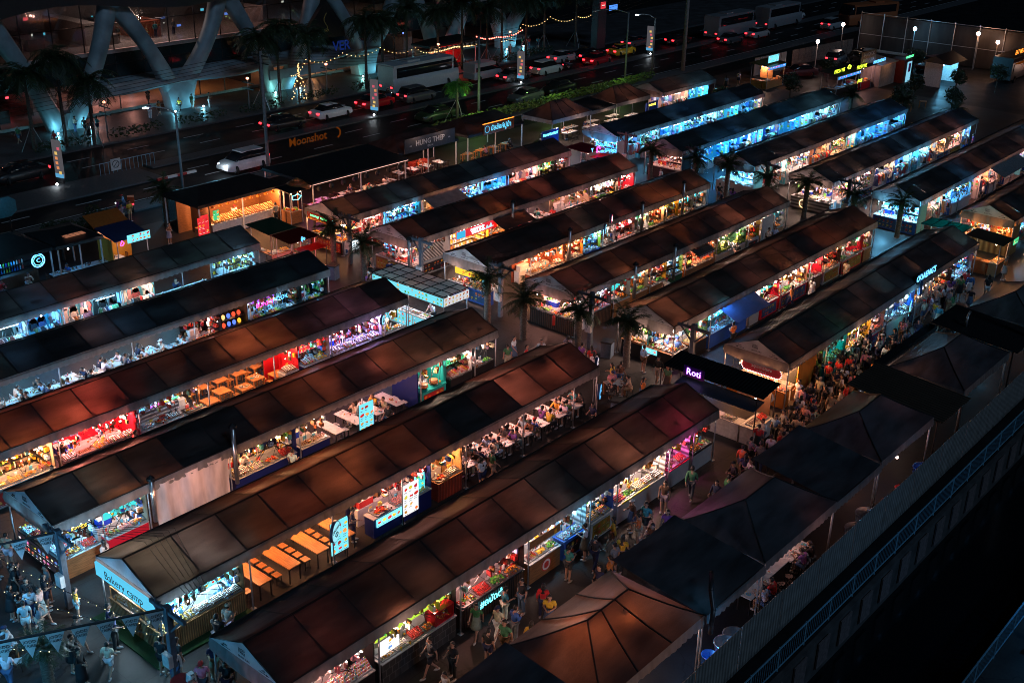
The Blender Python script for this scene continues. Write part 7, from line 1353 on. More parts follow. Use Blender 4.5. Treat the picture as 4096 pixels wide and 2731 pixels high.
# lit street signs, lamp posts, poles and wires
for k, (x, y, s_) in enumerate(((46.1, 87.6, 'nearest the left edge'), (80.7, 87.4, 'beside the red car'), (103.7, 87.4, 'beside the white estate car'), (129.8, 87.4, 'beside the yellow taxi'))):
    t = thing('street_banner', f'tall white lit street banner {s_}', 'street sign', (x, y, .15), .25); m = MB(); m.at(.0, .0, 0, -PI / 2); m.use(0, (.085, .08, .09)).box(-.45, -.06, .5, .45, .06, 3.6)
    for q in range(6): m.use(0, R.choice([(.7, .25, .1), (.6, .1, .15), (.75, .5, .15)])); a = R.uniform(-.3, .1); m.box(a, -.07, .8 + .4 * q, a + .28, -.062, 1.05 + .4 * q)
    m.use(0, (.10, .35, .6)).box(-.45, -.065, .5, .45, -.061, .85); m.build('lit_panel', vce, t); MB().box(-.08, -.3, 0, .08, .3, .5).build('base', blackm, t); MB().use(0, smooth=True).ball((-.9, -.5, .25), .10).build('spot_lamp', mat('spot_lamp', (.9, .95, 1.), emit=20.), t); plight(-.9, -.2, .35, (.8, .92, 1.), 5, t)
def pole(x, y, h, label, arm=None, r=.12, name='utility_pole', lit=0):
    t = thing(name, label, 'pole', (x, y, 0)); MB().use(0, smooth=True).tube((0, 0, 0), (0, 0, h), r * 1.3, r, 8).build('post', mat('concrete_pole', (.2, .2, .21), .7), t)
    if arm:
        q = MB().use(0, smooth=True); a, b = arm; q.path([(0, 0, h - .1), (a * .3, b * .3, h + .35), (a * .7, b * .7, h + .5), (a, b, h + .45)], .05, 6); q.build('arm', polem, t); MB().box(a - .3, b - .12, h + .36, a + .15, b + .12, h + .46).build('lamp_head', mat('lamp_glow', (.7, .9, 1.), emit=6.) if lit else polem, t)
        if lit: plight(a, b, h + .1, (.6, .85, 1.), lit, t)
    else: q = MB(); [q.box(-.05, -.9, h - z, .05, .9, h - z + .1) for z in (.4, 1.0)]; q.build('crossarm', blackm, t)
    return t
pole(59.2, 77.4, 10.5, 'tall grey utility pole in front of the dark plaza, left of the Moonshot letters'); pole(52.4, 79.9, 6.2, 'street lamp with a curved arm left of the white car', (-1.6, 1.5), .09, 'lamp_post', 14); pole(87.9, 79.6, 8.2, 'grey utility pole right of the lit green palm'); pole(113.2, 79.4, 8.0, 'lamp post before the yellow taxi', (-4.5, 1.5), .09, 'lamp_post'); pole(123.7, 78.2, 14, 'thick tall pole behind the short far tent', None, .2); pole(120.4, 80.5, 6.5, 'lamp post with a drooping arm beside the thick tall pole', (-1.8, 1.4), .09, 'lamp_post', 14); pole(62.6, 15.9, 7.5, 'dark wooden pole at the right edge by the canal', None, .16)
for k, (x, y) in enumerate(((56.8, 98), (72.8, 97.6), (83.4, 97.8), (101.0, 98), (114.0, 98))): t = pole(x, y, 3.4, f'slim plaza lamp with a warm head, {ORD[k]} from the left', None, .05, 'plaza_lamp'); MB().ball((0, 0, 3.5), .16, .16, .12).build('lamp_head', mat('warm_lamp_head', (1., .35, .2), emit=6.), t); plight(0, 0, 3.2, (1., .45, .25), 9, t)
def wire(pts, label, n=14, sag=.6, r=.018, name='cable'):
    q = MB(); P = []
    for a, b in zip(pts[:-1], pts[1:]):
        for i in range(n): u = i / n; p = lerp(a, b, u); P.append((p[0], p[1], p[2] - sag * 4 * u * (1 - u)))
    P.append(pts[-1]); q.path(P, r, 4); return tag(q.build(name, blackm), label, 'cable', 'overhead cables')
for k in range(5): wire([(-10, 75.9 + .12 * k, 9.5 + .35 * k), (59.2, 77.4, 9.6 + .25 * k), (87.9, 79.6, 7.4 + .22 * k), (123.7, 78.2, 10.4 + .5 * k)], f'street cable, {ORD[k]} from the bottom of the bundle', sag=.9)
for k in range(6): wire([(17.6 + .1 * k, 36.3, 3.3), (18.6 + .25 * k, 33.03, 3.72), (18.0 + .15 * k, 29.5, 3.3)], f'black cable slung over the bakery tent roof, {ORD[k]} strand', sag=.06, r=.009)
for k in range(4): wire([(49.5, 46 - .25 * k, 3.3), (58, 41.6, 3.9), (66, 38, 4.)], f'black cable over the coconut tent roof, {ORD[k]} strand', sag=.3, r=.009); wire([(49.5, 38.9 - .2 * k, 3.3), (57, 34.5, 3.8), (64, 31, 3.9)], f'black cable over the melon tent roof, {ORD[k]} strand', sag=.3, r=.009)
def tpost(x, y, label):
    t = thing('timber_post', label, 'post', (x, y, 0)); MB().box(-.11, -.11, 0, .11, .11, 3.5).build('post', mat('grey_timber', (.10, .12, .15), .8), t); q = MB(); q.box(-.06, -1.0, 3.2, .06, 1.0, 3.34); [q.tube((0, s * .1, 2.5), (0, s * .8, 3.22), .05, n=4) for s in (-1, 1)]; [q.tube((.0, -.8 + .3 * k, 3.34), (.0, -.8 + .3 * k, 3.5), .03, n=5) for k in range(6)]; q.build('crossarm', MATS['grey_timber'], t); MB().box(-.3, -.2, 1.1, -.12, .2, 1.6).build('meter_box', whitem, t); return t
for k, (x, y, n_) in enumerate(((17.05, 36.4, 'between the meat counter and bakery'), (17.1, 29.5, 'right of the bakery counter'), (49.9, 56.9, 'left of the barbecue counter'), (49.9, 50.1, 'left of the blue door grill'), (49.9, 43.3, 'left of the pickle bowl counter'), (49.9, 36.4, 'left of the juice jug corner'), (49.9, 29.6, 'left of the squid counter'), (82, 57, 'before the blue trinket racks'), (82, 50, 'before the glass shop'), (82, 43.2, 'before the trinket counters'), (82.0, 36.2, 'before the shirt display'))): tpost(x, y, f'grey timber cable post {n_}')
# palms
bark = mat('palm_bark', (.09, .07, .055), .85, var=.6, scale=7, bump=.6, stretch=(1, 1, 2.5)); 
def frond(mb, base, az, el, L, droop, n=9, w=.22, cols=LEAF):
    p = Vector(base); d = Vector((math.cos(az) * math.cos(el), math.sin(az) * math.cos(el), math.sin(el))); P = [p.copy()]
    for i in range(n): d.z -= droop / n; d.normalize(); p = p + d * L / n; P.append(p.copy())
    mb.use(0, (.06, .06, .02)); mb.path(P, .022, 3, .006)
    for i in range(1, n + 1):
        t = P[i] - P[i - 1]; s = t.cross(Vector((0, 0, 1))).normalized(); f = w * (1.7 - 1.2 * abs(i / n - .45))
        for sg in (-1, 1):
            for o in (0., .5):
                a = P[i - 1] + t * o; e = a + s * sg * f * R.uniform(.8, 1.2) + t.normalized() * f * .9 + Vector((0, 0, -f * R.uniform(.2, .55))); mb.use(0, R.choice(cols)); mb.add([a, a + t * .42, e], [(0, 1, 2)])
PALM = {}
def palm(x, y, h, label, group, kind='date', cols=None, sc=1.):
    key = (kind, R.randrange(3), bool(cols))
    if key not in PALM:
        c = MB(); n = 30 if kind == 'date' else 34
        for k in range(n): frond(c, (0, 0, 0), 6.283 * k / n * 2.4, R.uniform(-.2, 1.25) if kind == 'date' else R.uniform(.05, 1.1), R.uniform(1.3, 1.9) if kind == 'date' else R.uniform(2.4, 3.2), R.uniform(.7, 1.3) if kind == 'date' else R.uniform(1.5, 2.3), 9, .26 if kind == 'date' else .42, cols or LEAF)
        PALM[key] = c.mesh('crown', lv)
    t = thing('palm_tree', label, 'palm', (x, y, 0), R.uniform(0, 6), group); q = MB().use(0, smooth=True); r = .19 if kind == 'date' else .15
    for i in range(10):
        a = h * i / 10; b = h * (i + 1) / 10; q.tube((0, 0, a), (0, 0, b), r * (1.15 if kind == 'date' else 1.2 - .05 * i), r * (.92 if kind == 'date' else 1.15 - .05 * i), 9, cap=(i == 9))
    q.build('trunk', bark, t); o = link('crown', PALM[key], t, (0, 0, h)); o.scale = (sc, sc, sc)
    if kind != 'date': s = MB(); [s.tube((1.3 * math.cos(a), 1.3 * math.sin(a), 0), (0, 0, 2.4), .03, n=4) for a in (.3, 2.4, 4.5)]; s.build('prop_pole', polem, t)
    return t
for x, y, h, n_ in ((48.6, 57.1, 2.9, 'with lit trunk left of the roast pork sign'), (48.3, 53.8, 2.7, 'beside the barbecue counter'), (48.6, 43.2, 2.9, 'between the mango kiosk and blue door grill'), (48.2, 40.0, 2.6, 'before the pickle bowl counter, left one'), (49.0, 36.6, 2.6, 'before the pickle bowl counter, right one'), (49.3, 33.4, 2.8, 'before the juice jug corner'), (80.8, 53.5, 2.8, 'in front of the dim clothes table'), (82.0, 49.8, 2.6, 'left of the bright glass shop'), (81.4, 46.4, 2.8, 'right in front of the bright glass shop'), (81.1, 42.6, 2.6, 'between the glass shop and trinket counters'), (81.1, 39.2, 2.8, 'before the pale trinket counters'), (81.4, 35.4, 2.6, 'left of the shirt display'), (81.6, 31.8, 2.8, 'in front of the shirt display'), (46.0, 72.6, 2.8, 'left of the sweet bun shop'), (113.6, 40.5, 3, 'past the end of the trinket counter tent'), (114.6, 46, 3, 'past the end of the glass shop tent'), (14.2, 32.8, 1.8, 'at the bottom left corner beside the crowd'), (113, 51, 3, 'dark, by the yard beyond the glass shop tent')): palm(x, y, h, f'short date palm {n_}', 'date palms between the tents', sc=.6 if x < 20 else .82)
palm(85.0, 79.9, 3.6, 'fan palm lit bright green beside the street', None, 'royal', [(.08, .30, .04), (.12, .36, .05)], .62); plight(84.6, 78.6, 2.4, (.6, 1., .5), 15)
for k, (x, h) in enumerate(((50, 7.0), (52.6, 8.2), (54.8, 6.0), (74.4, 7.4), (77.8, 8.0), (81.6, 6.8), (88.6, 7.6), (92, 7.2), (96.4, 8.0), (101.5, 7.4), (104.6, 8.0), (108.5, 7.), (113, 7.8), (117.5, 7.2), (122.0, 7.4), (127, 7.4))): palm(x, 97.4 + R.uniform(-.5, 1.6), h, f'tall dark royal palm before the white-columned building, {ORD[k]} from left', 'tall palms on the plaza', 'royal', None, 1.05)
for k, (x, y) in enumerate(((39.6, 70.8), (37.0, 71.4), (106, 61.8), (118, 60.5), (121, 49), (125, 45), (131, 62.5), (133.5, 48), (139.5, 45.5), (128, 50.5), (144, 57.5))):
    t = thing('bushy_tree', f'dark leafy tree, {ORD[k]} of the dim trees at the market edge from left', 'tree', (x, y, 0), 0, 'dim trees at the market edge'); MB().tube((0, 0, 0), (0, 0, 1.6), .12, .07, 7).build('trunk', bark, t); q = MB(); [foliage(q, (R.uniform(-.7, .7), R.uniform(-.7, .7), 2. + R.uniform(-.3, .7)), (.7, .7, .6), 120, LEAF, .13) for _ in range(6)]; q.build('crown', lv, t)
# the white-columned building across the street
B = thing('columned_mall', 'large building of slanting white columns and glass across the street', 'building', (0, 0, 0)); wc = mat('white_concrete', (.25, .31, .34), .5, var=.35, scale=.6)
XB = [43.05, 55.9, 68.75, 81.55, 94.4, 107.2, 120.0]; TOPZ = 11.0
def strut(a, b, w0, w1, d=1.5):
    q = MB().use(0, smooth=True); A, Bv = Vector(a), Vector(b); t = (Bv - A).normalized(); s = Vector((t.z, 0, -t.x)); N = 10; G = []
    for i in range(N + 1):
        u = i / N; p = A.lerp(Bv, u); w = (w0 + (w1 - w0) * u) * (1 - .28 * math.sin(PI * u)) / 2; y = p.y - .9 * math.sin(PI * u); G.append([p + s * (w * c) + Vector((0, y - p.y + d / 2 * e, 0)) for c, e in ((-1, .2), (-.8, -1), (.55, -1), (1, .1), (.6, 1), (-.6, 1))])
    n = 6; q.add([p for r in G for p in r], [(i * n + j, i * n + (j + 1) % n, (i + 1) * n + (j + 1) % n, (i + 1) * n + j) for i in range(N) for j in range(n)]); q.build('slanting_column', wc, B)
for i, x in enumerate(XB):
    up_ = (i % 2 == 0); z0 = 2.6 if up_ else -.05
    for s in (-1, 1): strut((x + s * (.9 if up_ else .55), 104, z0), (x + s * 6.0, 104, TOPZ), 2.3, 2.2)
    q = MB().use(0, smooth=True); q.at(x, 104, 0); pr = [(-2.2, 3.4), (2.2, 3.4), (1.5, 1.6), (1.2, -.05), (-1.2, -.05), (-1.5, 1.6)] if up_ else [(-1.7, 1.7), (1.7, 1.7), (1.0, -.05), (-1.0, -.05)]
    q.smooth = False; q.prism(pr, -.75, .75); q.build('column_foot', wc, B)
    for s in (-1, 1): plight(x + s * 1.7, 102.3, .5, (.2, .75, 1.) if R.random() < .6 else (.3, .9, .8), 38, B); MB().ball((x + s * 1.7, 102.2, .3), .10).build('uplight', mat('uplight_glow', (.7, .95, 1.), emit=10.), B)
q = MB().use(0, smooth=True)
for zz, y0, y1, th in ((TOPZ, 102.4, 106, 1.0),): q.grid([[(x, y0 + .7 * math.sin(x * .25), TOPZ + a + .5 * math.sin(x * .25)) for a in (0, .3, 1.0, 1.4)] for x in [40 + 2 * k for k in range(44)]])
q.build('upper_rim', mat('dark_rim', (.03, .032, .036), .4), B)
q = MB().use(0, smooth=True); xs = [58.5 + .8 * k for k in range(48)]; ed = lambda x: 102.6 + .5 * math.cos((x - 68.7) * .49)
q.grid([[(x, ed(x) + .3, 2.75), (x, ed(x) - .1, 3.0), (x, ed(x) + .2, 3.35), (x, 106.5, 3.6)] for x in xs]); q.grid([[(x, 106.5, 2.7), (x, ed(x) + .3, 2.75)] for x in xs]); q.build('canopy_slab', wc, B)
fl = mat('pale_stone_floor', (.42, .36, .35), .3)
MB().box(38, 106.4, 6.0, 128, 120, 6.35).build('floor_slab', fl, B); MB().box(38, 106.4, .16, 128, 118, .45).build('floor_slab', fl, B); MB().box(38, 120, 0, 128, 120.3, 12).build('back_wall', mat('dim_wall', (.12, .10, .10), .7), B); MB().box(38, 106.4, 11.6, 128, 120, 12.4).build('roof', MATS['dark_rim'], B)
q = MB()
for k in range(29): q.box(38 + 3.2 * k, 106.55, .4, 38.08 + 3.2 * k, 106.65, 11.6)
for z in (3.6, 4.9, 6.2, 8.8): q.box(38, 106.54, z, 128, 106.66, z + .07)
q.build('mullion', blackm, B)
dg = mat('dark_glass', (.012, .03, .034), .08, var=.6, scale=.4); MB().box(38, 106.58, 3.62, 128, 106.62, 6.0).build('glass_band', dg, B); MB().box(38, 106.58, 6.4, 128, 106.6, 11.5).build('window', glass('tinted_glass', (.5, .55, .55), .3), B)
q = MB(); hs = mat('shop_box', src='vc', rough=.5)
for k in range(34): x = 46 + R.uniform(0, 72); z = R.choice([.45, 6.35]); w_ = R.uniform(.6, 2.6); q.use(0, R.choice([(.3, .26, .25), (.03, .03, .03), (.45, .4, .38), (.25, .06, .03), (.05, .05, .07)])).box(x, R.uniform(108, 117), z, x + w_, 118, z + R.uniform(.7, 2.4))
q.build('shop_fitting', hs, B)
q = MB(); 
for k in range(40): q.use(0, R.choice([(.3, .5, 1.6), (1.5, .5, .1), (1.4, 1.2, 1.), (.2, 1., 1.3), (1.5, .1, .15)])); x = R.uniform(42, 122); z = R.choice([R.uniform(.9, 2.2), R.uniform(6.9, 8.4)]); y = R.uniform(108, 117); q.box(x, y, z, x + R.uniform(.08, .5), y + .06, z + R.uniform(.08, .3))
q.build('shop_screen', mat('shop_screens', src='vc', emit=1.6), B)
for x, z, w_, c in ((47, 10.4, 40, PINK), (60.5, 10.2, 60, PINK), (66, 10.6, 420, (1., .6, .52)), (70.5, 10.6, 420, (1., .6, .52)), (78.5, 10.6, 120, PINK), (84, 10.4, 150, PINK), (92, 10.2, 90, ICE), (100, 10, 60, WARM), (62.5, 2.4, 60, PINK), (66.5, 2.4, 60, PINK), (73.2, 2.4, 60, AMB), (86.5, 2.4, 70, WARM), (91, 2.4, 80, WARM), (112, 2.4, 30, PINK), (49, 2.2, 18, PINK)): plight(x, 109.3, z, c, w_, B)
lettering('VER', 1.5, mat('blue_letters', (.02, .06, .4), emit=.25), B, (89.4, 102.0, 4.2), bold=.03); MB().prism([(-2.6, 0), (2.8, -.2), (2.6, 1.0), (.2, 4.0), (-2.6, .9)], -.3, .3).build('pediment', blackm, B).location = (86.6, 101.6, 5.6); q = MB().use(0, (.5, .35, .1)); q.path([(.25 * math.cos(a * .9), -.35, .9 + .28 * a) for a in range(7)], .05, 4); q.ball((0, -.35, .7), .4, .06, .2); o = q.build('gilt_emblem', vc, B); o.location = (86.6, 101.6, 5.6)
MB().box(79.5, 102.5, 1.6, 93.5, 102.75, 2.6).build('parapet', wc, B)
t = house('small red café pavilion strung with bulbs and a striped awning', 'cafe_pavilion', 100.2, 98.6, 108.5, 101.8, 3.2, dk, .6, 'café'); m = MB(); [m.use(0, ((.02, .02, .02), (.4, .4, .4))[k % 2]).box(.4 * k, -.3, 2.5, .4 * k + .4, -.25, 3.0) for k in range(20)]; m.build('striped_awning', vc, t); MB().box(.2, .3, .15, 3.0, 2.8, 2.6).build('cafe_wall', mat('copper_wall', (.35, .09, .04), .5), t); MB().box(3.1, 2.4, .15, 8.0, 2.8, 2.6).build('cafe_wall', mat('red_wall', (.4, .02, .03), .5), t); lamp(105, 99.3, 2.5, 'bulb', RED, 'in the small red café', 130); lamp(101.4, 98.3, 2.4, 'bulb', WARM, 'outside the small red café', 40)
fb = mat('fairy_bulb', (1., .62, .25), emit=3.)
def fairy(pts, label, n=14, sag=.5, r=.07, m=fb):
    q = MB(); b = MB()
    for a, c in zip(pts[:-1], pts[1:]):
        P = [(*lerp(a, c, i / n)[:2], lerp(a, c, i / n)[2] - sag * 4 * (i / n) * (1 - i / n)) for i in range(n + 1)]; q.path(P, .014, 3)
        for p in P[1:]: b.ball((p[0], p[1], p[2] - r), r, n=6, m=4)
    o = tag(q.build('string_light', blackm), label, 'string lights'); b.build('bulb', m, o); return o
fairy([(78.5, 98, 3.0), (81, 98.2, 4.3), (86, 98, 4.4), (92, 98.4, 4.2), (97.2, 98, 3.6), (101, 97.8, 3.2)], 'warm string lights hung from palm to palm before the building', 9, .6, .055); fairy([(112, 98, 2.6), (116.5, 98, 4.2), (122, 98, 4.6), (128, 98, 4.0), (134, 99, 4.6)], 'string lights beyond the red café toward the pylon sign', 10, .6, .055); fairy([(108.3, 98.3, 2.7), (104, 98.2, 2.9), (100.1, 98.3, 2.7)], 'string lights along the eave of the red café', 14, .1, .08); fairy([(108.5, 99, 3.6), (112, 98.5, 3.1), (117, 98.5, 3.4)], 'red-tinted string lights right of the café', 12, .3, .08, mat('red_fairy', (1., .15, .1), emit=9.))
t = thing('light_tree', 'slim palm trunk wound with warm fairy lights', 'lights', (79.0, 97.2, 0)); MB().tube((0, 0, 0), (0, 0, 4), .1, n=6).build('trunk', bark, t); b = MB(); [b.ball((R.uniform(-.1, .1) + .9 * (1 - k / 40) * math.cos(k * 2.4) * (k < 24), .6 * (1 - k / 40) * math.sin(k * 2.4) * (k < 24) - .12, .5 + k * .1), .06, n=5, m=4) for k in range(38)]; b.build('bulb', fb, t)
t = thing('pylon_sign', 'dark pylon sign with stacked yellow, red and blue lit boxes', 'sign', (128.4, 95.0, 0)); MB().box(0, 0, 0, 1.9, 1.0, 12).build('pylon', mat('pylon_grey', (.05, .05, .06), .5), t); MB().box(2.6, .3, 5.5, 5.2, .6, 9.2).build('screen_panel', blackm, t); MB().box(1.9, .35, 6, 2.6, .5, 6.2).build('bracket', blackm, t)
for z, c in ((9.6, (.05, .3, 1.)), (8.2, (1., .55, .02)), (6.6, (1., .05, .06)), (5.2, (1., .06, .08))): m = MB(); m.use(0, tuple(v * .8 for v in c)).box(.5, -.08, z, 1.5, -.004, z + .85); m.use(0, (.9, .85, .8)).box(.65, -.09, z + .38, 1.35, -.085, z + .48); m.build('lit_box', vce, t)
m = MB().use(0, (.1, .35, 1.2)).box(2.8, .2, 4.7, 4.6, .28, 5.4); m.build('lit_box', vce, t)
# dark yard at the top right
t = thing('site_hoarding', 'long pale mesh hoarding on a frame at the top right', 'fence', (153, 66, 0)); hm = mat('hoarding_sheet', (.038, .033, .033), .7, var=.7, scale=.7, stretch=(1, 1, .3))
for k in range(14): MB().box(0, -3.2 * k, .1, .06, -3.2 * k + 3.1, 5.0).build('hoarding_panel', hm, t)
q = MB(); [q.tube((-.15, -3.2 * k + 3.15, 0), (-.15, -3.2 * k + 3.15, 5.4), .05, n=5) for k in range(15)]; [q.tube((-.15, 3.1, z), (-.15, -42, z), .04, n=4) for z in (2.5, 5.2)]; q.build('frame', polem, t)
for k, (x, y, z, c, w_) in enumerate(((135.5, 66.5, 3.6, WHITE, 40), (150.5, 60.6, 4.2, ICE, 55), (151.5, 52.8, 4.4, WARM, 40), (152.0, 50.4, 3.6, WARM, 24), (150.5, 70.5, 3.6, WHITE, 24))): t = thing('flood_lamp', f'dazzling {"blue-white" if c is ICE else "warm" if c is WARM else "white"} floodlamp in the dark yard, {ORD[k]} counted from left', 'lamp', (x, y, 0)); MB().tube((0, 0, 0), (0, 0, z), .05, n=5).build('post', polem, t); MB().use(0, smooth=True).ball((0, 0, z + .12), .24).build('bulb', mat('flood_glow_' + 'abc'[(ICE, WARM, WHITE).index(c)], tuple(.4 + .6 * v for v in c), emit=25.), t); plight(-.5, -.3, z, c, w_, t)
def fence_run(p, q, n, label, h=2.2, m=corrw):
    t = thing('sheet_fence', label, 'fence', p); d = Vector(q) - Vector(p)
    for k in range(n): MB().box(0, -.03, .05, d.length / n - .06, .03, h).build('fence_panel', m, t, (d.x * k / n, d.y * k / n, 0), math.atan2(d.y, d.x))
fence_run((127.5, 70.5, 0), (134.5, 70.0, 0), 6, 'grey corrugated fence behind the amber kiosk'); fence_run((137, 70.5, 0), (151, 69, 0), 10, 'brownish board fence running toward the hoarding', 2.0, mat('board_fence', (.16, .10, .08), .8, var=.5)); 
t = thing('timber_stack', 'stack of long blue-lit poles on the yard fence', 'stack', (147.5, 62.5, 1.2)); q = MB(); [q.tube((R.uniform(-.4, .4), -3 + R.uniform(-.4, .4), .1 + .07 * (k // 5)), (R.uniform(-.6, .6), 3.2, .12 + .07 * (k // 5)), .05, n=5) for k in range(18)]; q.build('pole_bundle', whitem, t); MB().box(-.8, -2.5, -1.2, .8, 2.5, .02).build('trestle', blackm, t)
fence_run((46.2, 73.4, 0), (53.6, 73.4, 0), 5, 'pale blue translucent screen fence behind the bun shop', 2.0, mat('teal_screen', (.12, .35, .45), .4)); plight(48.5, 75.5, 2.6, ICE, 60); plight(52.3, 75.2, 2.6, ICE, 34)
for k in range(10): o = table(115 + 2.7 * (k % 5), 48.5 - 4.2 * (k // 5) + .5 * (k % 2), .3, 'small', f'dark yard table catching blue light, {ORD[k]} of the scattered ones', 'tables in the dark yard')
t = thing('road_barrier', 'low dark barrier with a white no-entry placard on the island', 'barrier', (49.5, 87.3, .16)); q = MB(); [q.tube((.4 * k, 0, 0), (.4 * k, 0, 1.0), .025, n=4) for k in range(14)]; q.tube((0, 0, 1.), (5.2, 0, 1.), .03, n=4); q.build('rail', galv, t); MB().box(1.0, -.06, .2, 1.9, -.03, 1.2).build('placard', whitem, t); q = MB(); q.path([(1.45 + .3 * math.cos(2 * PI * k / 16), -.075, .75 + .3 * math.sin(2 * PI * k / 16)) for k in range(17)], .03, 4); q.tube((1.25, -.075, .55), (1.65, -.075, .95), .03, n=4); q.build('emblem', blackm, t)
# ---------------------------------------------------------------- crowd, pennants, string lights, small street furniture
P_ = person
# plaza at the bottom left (real spots read from the photograph)
for a in [(16.9, 35.5, 1.2, 'stand', 'with a snack bag before the bakery', 'yellow', 'light blue', 'shorts', 'short', .84), (17.0, 33.4, 1.0, 'hold', 'at the bakery glass case', 'navy', 'beige', 'trousers', 'short', 1.), (16.8, 32.8, .8, 'hold', 'leaning at the bakery glass case', 'navy', 'black', 'trousers', 'short', 1.04), (15.6, 36.4, 2.6, 'walk', 'beside the small group near the pennants', 'white', 'navy', 'trousers', 'short', 1.), (15.9, 38.2, 1.4, 'stand', 'under the upper pennant line', 'black', 'black', 'trousers', 'short', 1.06), (15.2, 37.2, 1.6, 'phone', 'between the black-clad man and white T-shirt', 'black', 'black', 'skirt', 'long', .95), (15.1, 35.9, 2.8, 'stand', 'in the plaza group', 'light blue', 'white', 'shorts', 'short', .95), (13.6, 37.1, 2.2, 'walk', 'with a backpack on the plaza', 'light blue', 'navy', 'shorts', 'short', 1.), (12.9, 38.4, 1.0, 'hold', 'with a cup on the plaza', 'navy', 'black', 'skirt', 'short', 1.), (14.0, 40.0, .5, 'walk', 'below the upper pennants', 'white', 'navy', 'shorts', 'short', 1.02), (14.9, 42.1, 1.2, 'hold', 'at the raw meat counter', 'white', 'white', 'shorts', 'short', 1.), (14.1, 43.2, 1.0, 'stand', 'at the far corner of the raw meat counter', 'beige', 'white', 'shorts', 'long', .98), (15.2, 32.9, .6, 'phone', 'facing the bakery crowd', 'black', 'black', 'skirt', 'short', .98), (15.0, 32.0, .4, 'hold', 'between the string lights', 'black', 'black', 'dress', 'long', .98), (15.9, 31.7, 2.2, 'walk', 'walking away from the bakery', 'cream', 'white', 'shorts', 'bun', .9), (17.2, 30.4, 1.9, 'stand', 'under the lower pennants, left of two', 'black', 'black', 'shorts', 'short', 1.), (17.5, 29.9, 1.7, 'stand', 'under the lower pennants, right of two', 'charcoal', 'black', 'shorts', 'short', 1.02), (19.2, 29.9, 1.8, 'reach', 'with a bag at the bakery side counter', 'black', 'white', 'shorts', 'short', 1.05), (19.9, 30.2, 1.9, 'hold', 'just right of the bakery post', 'grey', 'grey', 'trousers', 'cap', 1.), (17.4, 28.3, -.8, 'hold', 'at the round red snack table', 'pink', 'charcoal', 'trousers', 'cap', 1.), (16.4, 27.6, .4, 'walk', 'at the bottom edge among the pennants', 'white', 'black', 'shorts', 'short', 1.), (13.2, 33.6, 2.4, 'walk', 'by the bottom left palm', 'white', 'denim', 'trousers', 'short', 1.02), (12.2, 37.2, .9, 'stand', 'at the left edge of the plaza', 'light blue', 'denim', 'trousers', 'short', 1.)]:
    x, y, rz, pose, pl, tp, bt, bk, hr, sc = a; P_(x, y, rz, pose, pl, tp, bt, bk, hr, sc=sc)
t = table(13.7, 35.2, .5, 'cream', 'white-topped table littered with food boxes on the plaza', None); MB().box(-.3, -.9, .42, .3, -.6, .45)
m = MB(); [heap(m, R.uniform(-.25, .25), R.uniform(-.35, .35), .74, .2, .2, .05, WHT + ORG + REDS, 8, .03) for _ in range(8)]; [cup(m, R.uniform(-.3, .3), R.uniform(-.4, .4), .74, (.3, .6, .7), (.8, .8, .8)) for _ in range(6)]; tag(m.build('food_box', vcg, None, (13.7, 35.2, 0), .5), 'clutter of clear food boxes and cups on the plaza table', 'dishes')
for k, (x, y, rz) in enumerate(((13.1, 35.6, 1.6), (14.3, 35.5, -1.8), (13.9, 34.4, 2.6), (13.2, 34.8, 1.2))): stool(x, y, rz, 'white', 'white stool at the littered plaza table', 'stools at the plaza table'); P_(x, y, rz, 'sit', 'eating at the littered plaza table')
def pennants(a, b, n, label):
    t = thing('pennant_line', label, 'pennants', a); d = Vector(b) - Vector(a); MB().tube((0, 0, 0), tuple(d), .05, n=6).build('bar', blackm, t); rz = math.atan2(d.y, d.x)
    for k in range(n):
        u = (k + .5) / n; p = d * u; o = MB().add([(-.3, -.01, 0), (.3, -.01, 0), (0, .06, -.85), (-.3, .01, 0), (.3, .01, 0), (0, .08, -.85)], [(0, 2, 1), (3, 4, 5), (0, 1, 4, 3), (1, 2, 5, 4), (2, 0, 3, 5)]).build('pennant', gabm, t, (p.x, p.y, p.z - .05), rz + R.uniform(-.15, .15)); lettering('JODD', .16, inkm, o, (0, -.02, -.16)); lettering('FAIRS', .15, inkm, o, (0, -.02, -.32))
pennants((11.2, 38.6, 3.6), (17.05, 36.4, 3.4), 7, 'upper line of white lettered pennants left of the bakery'); pennants((11.4, 32.2, 3.6), (17.1, 29.5, 3.4), 8, 'lower line of white lettered pennants below the bakery')
for k, (a, b) in enumerate((((12.6, 41, 3.0), (16.6, 29.4, 2.6)), ((14.8, 40, 2.9), (16.95, 29.5, 2.5)), ((9.6, 38.4, 3.), (13.6, 31.0, 2.9)))): fairy([a, b], f'string of small warm bulbs over the plaza, {ORD[k]} strand', 26, .3, .022, mat('small_warm_bulb', (1., .7, .35), emit=3.))
pole(8.2, 29.0, 6.0, 'added unlit lamp post out of view past the plaza corner', (2.2, 1.6), .09, 'lamp_post'); plight(6.8, 30.0, 3.4, (.08, .5, .9), 620); plight(11.0, 33.0, 5.0, (.1, .5, 1.), 150); plight(13.4, 36.5, 3.4, (.1, .5, 1.), 90)  # cool lights without fittings, added for an unseen lamp that lights the plaza
rt = MB().lathe([(.42, .72), (.42, .75)], 16); o = tag(rt.build('round_table', mat('red_top', (.35, .03, .03), .4), None, (17.0, 28.9, 0)), 'round red snack table under the lower pennants', 'table'); MB().tube((0, 0, 0), (0, 0, .72), .05, n=6).build('leg', blackm, o)
MB().box(-.14, -.1, 0, .14, .1, .3); tag(MB().prism([(-.14, 0), (.14, 0), (.11, .3), (-.11, .3)], -.09, .09).build('carrier_bag', mat('white_bag', (.5, .6, .65), .6), None, (17.2, 28.7, .75)), 'white carrier bag on the round red table', 'bag')
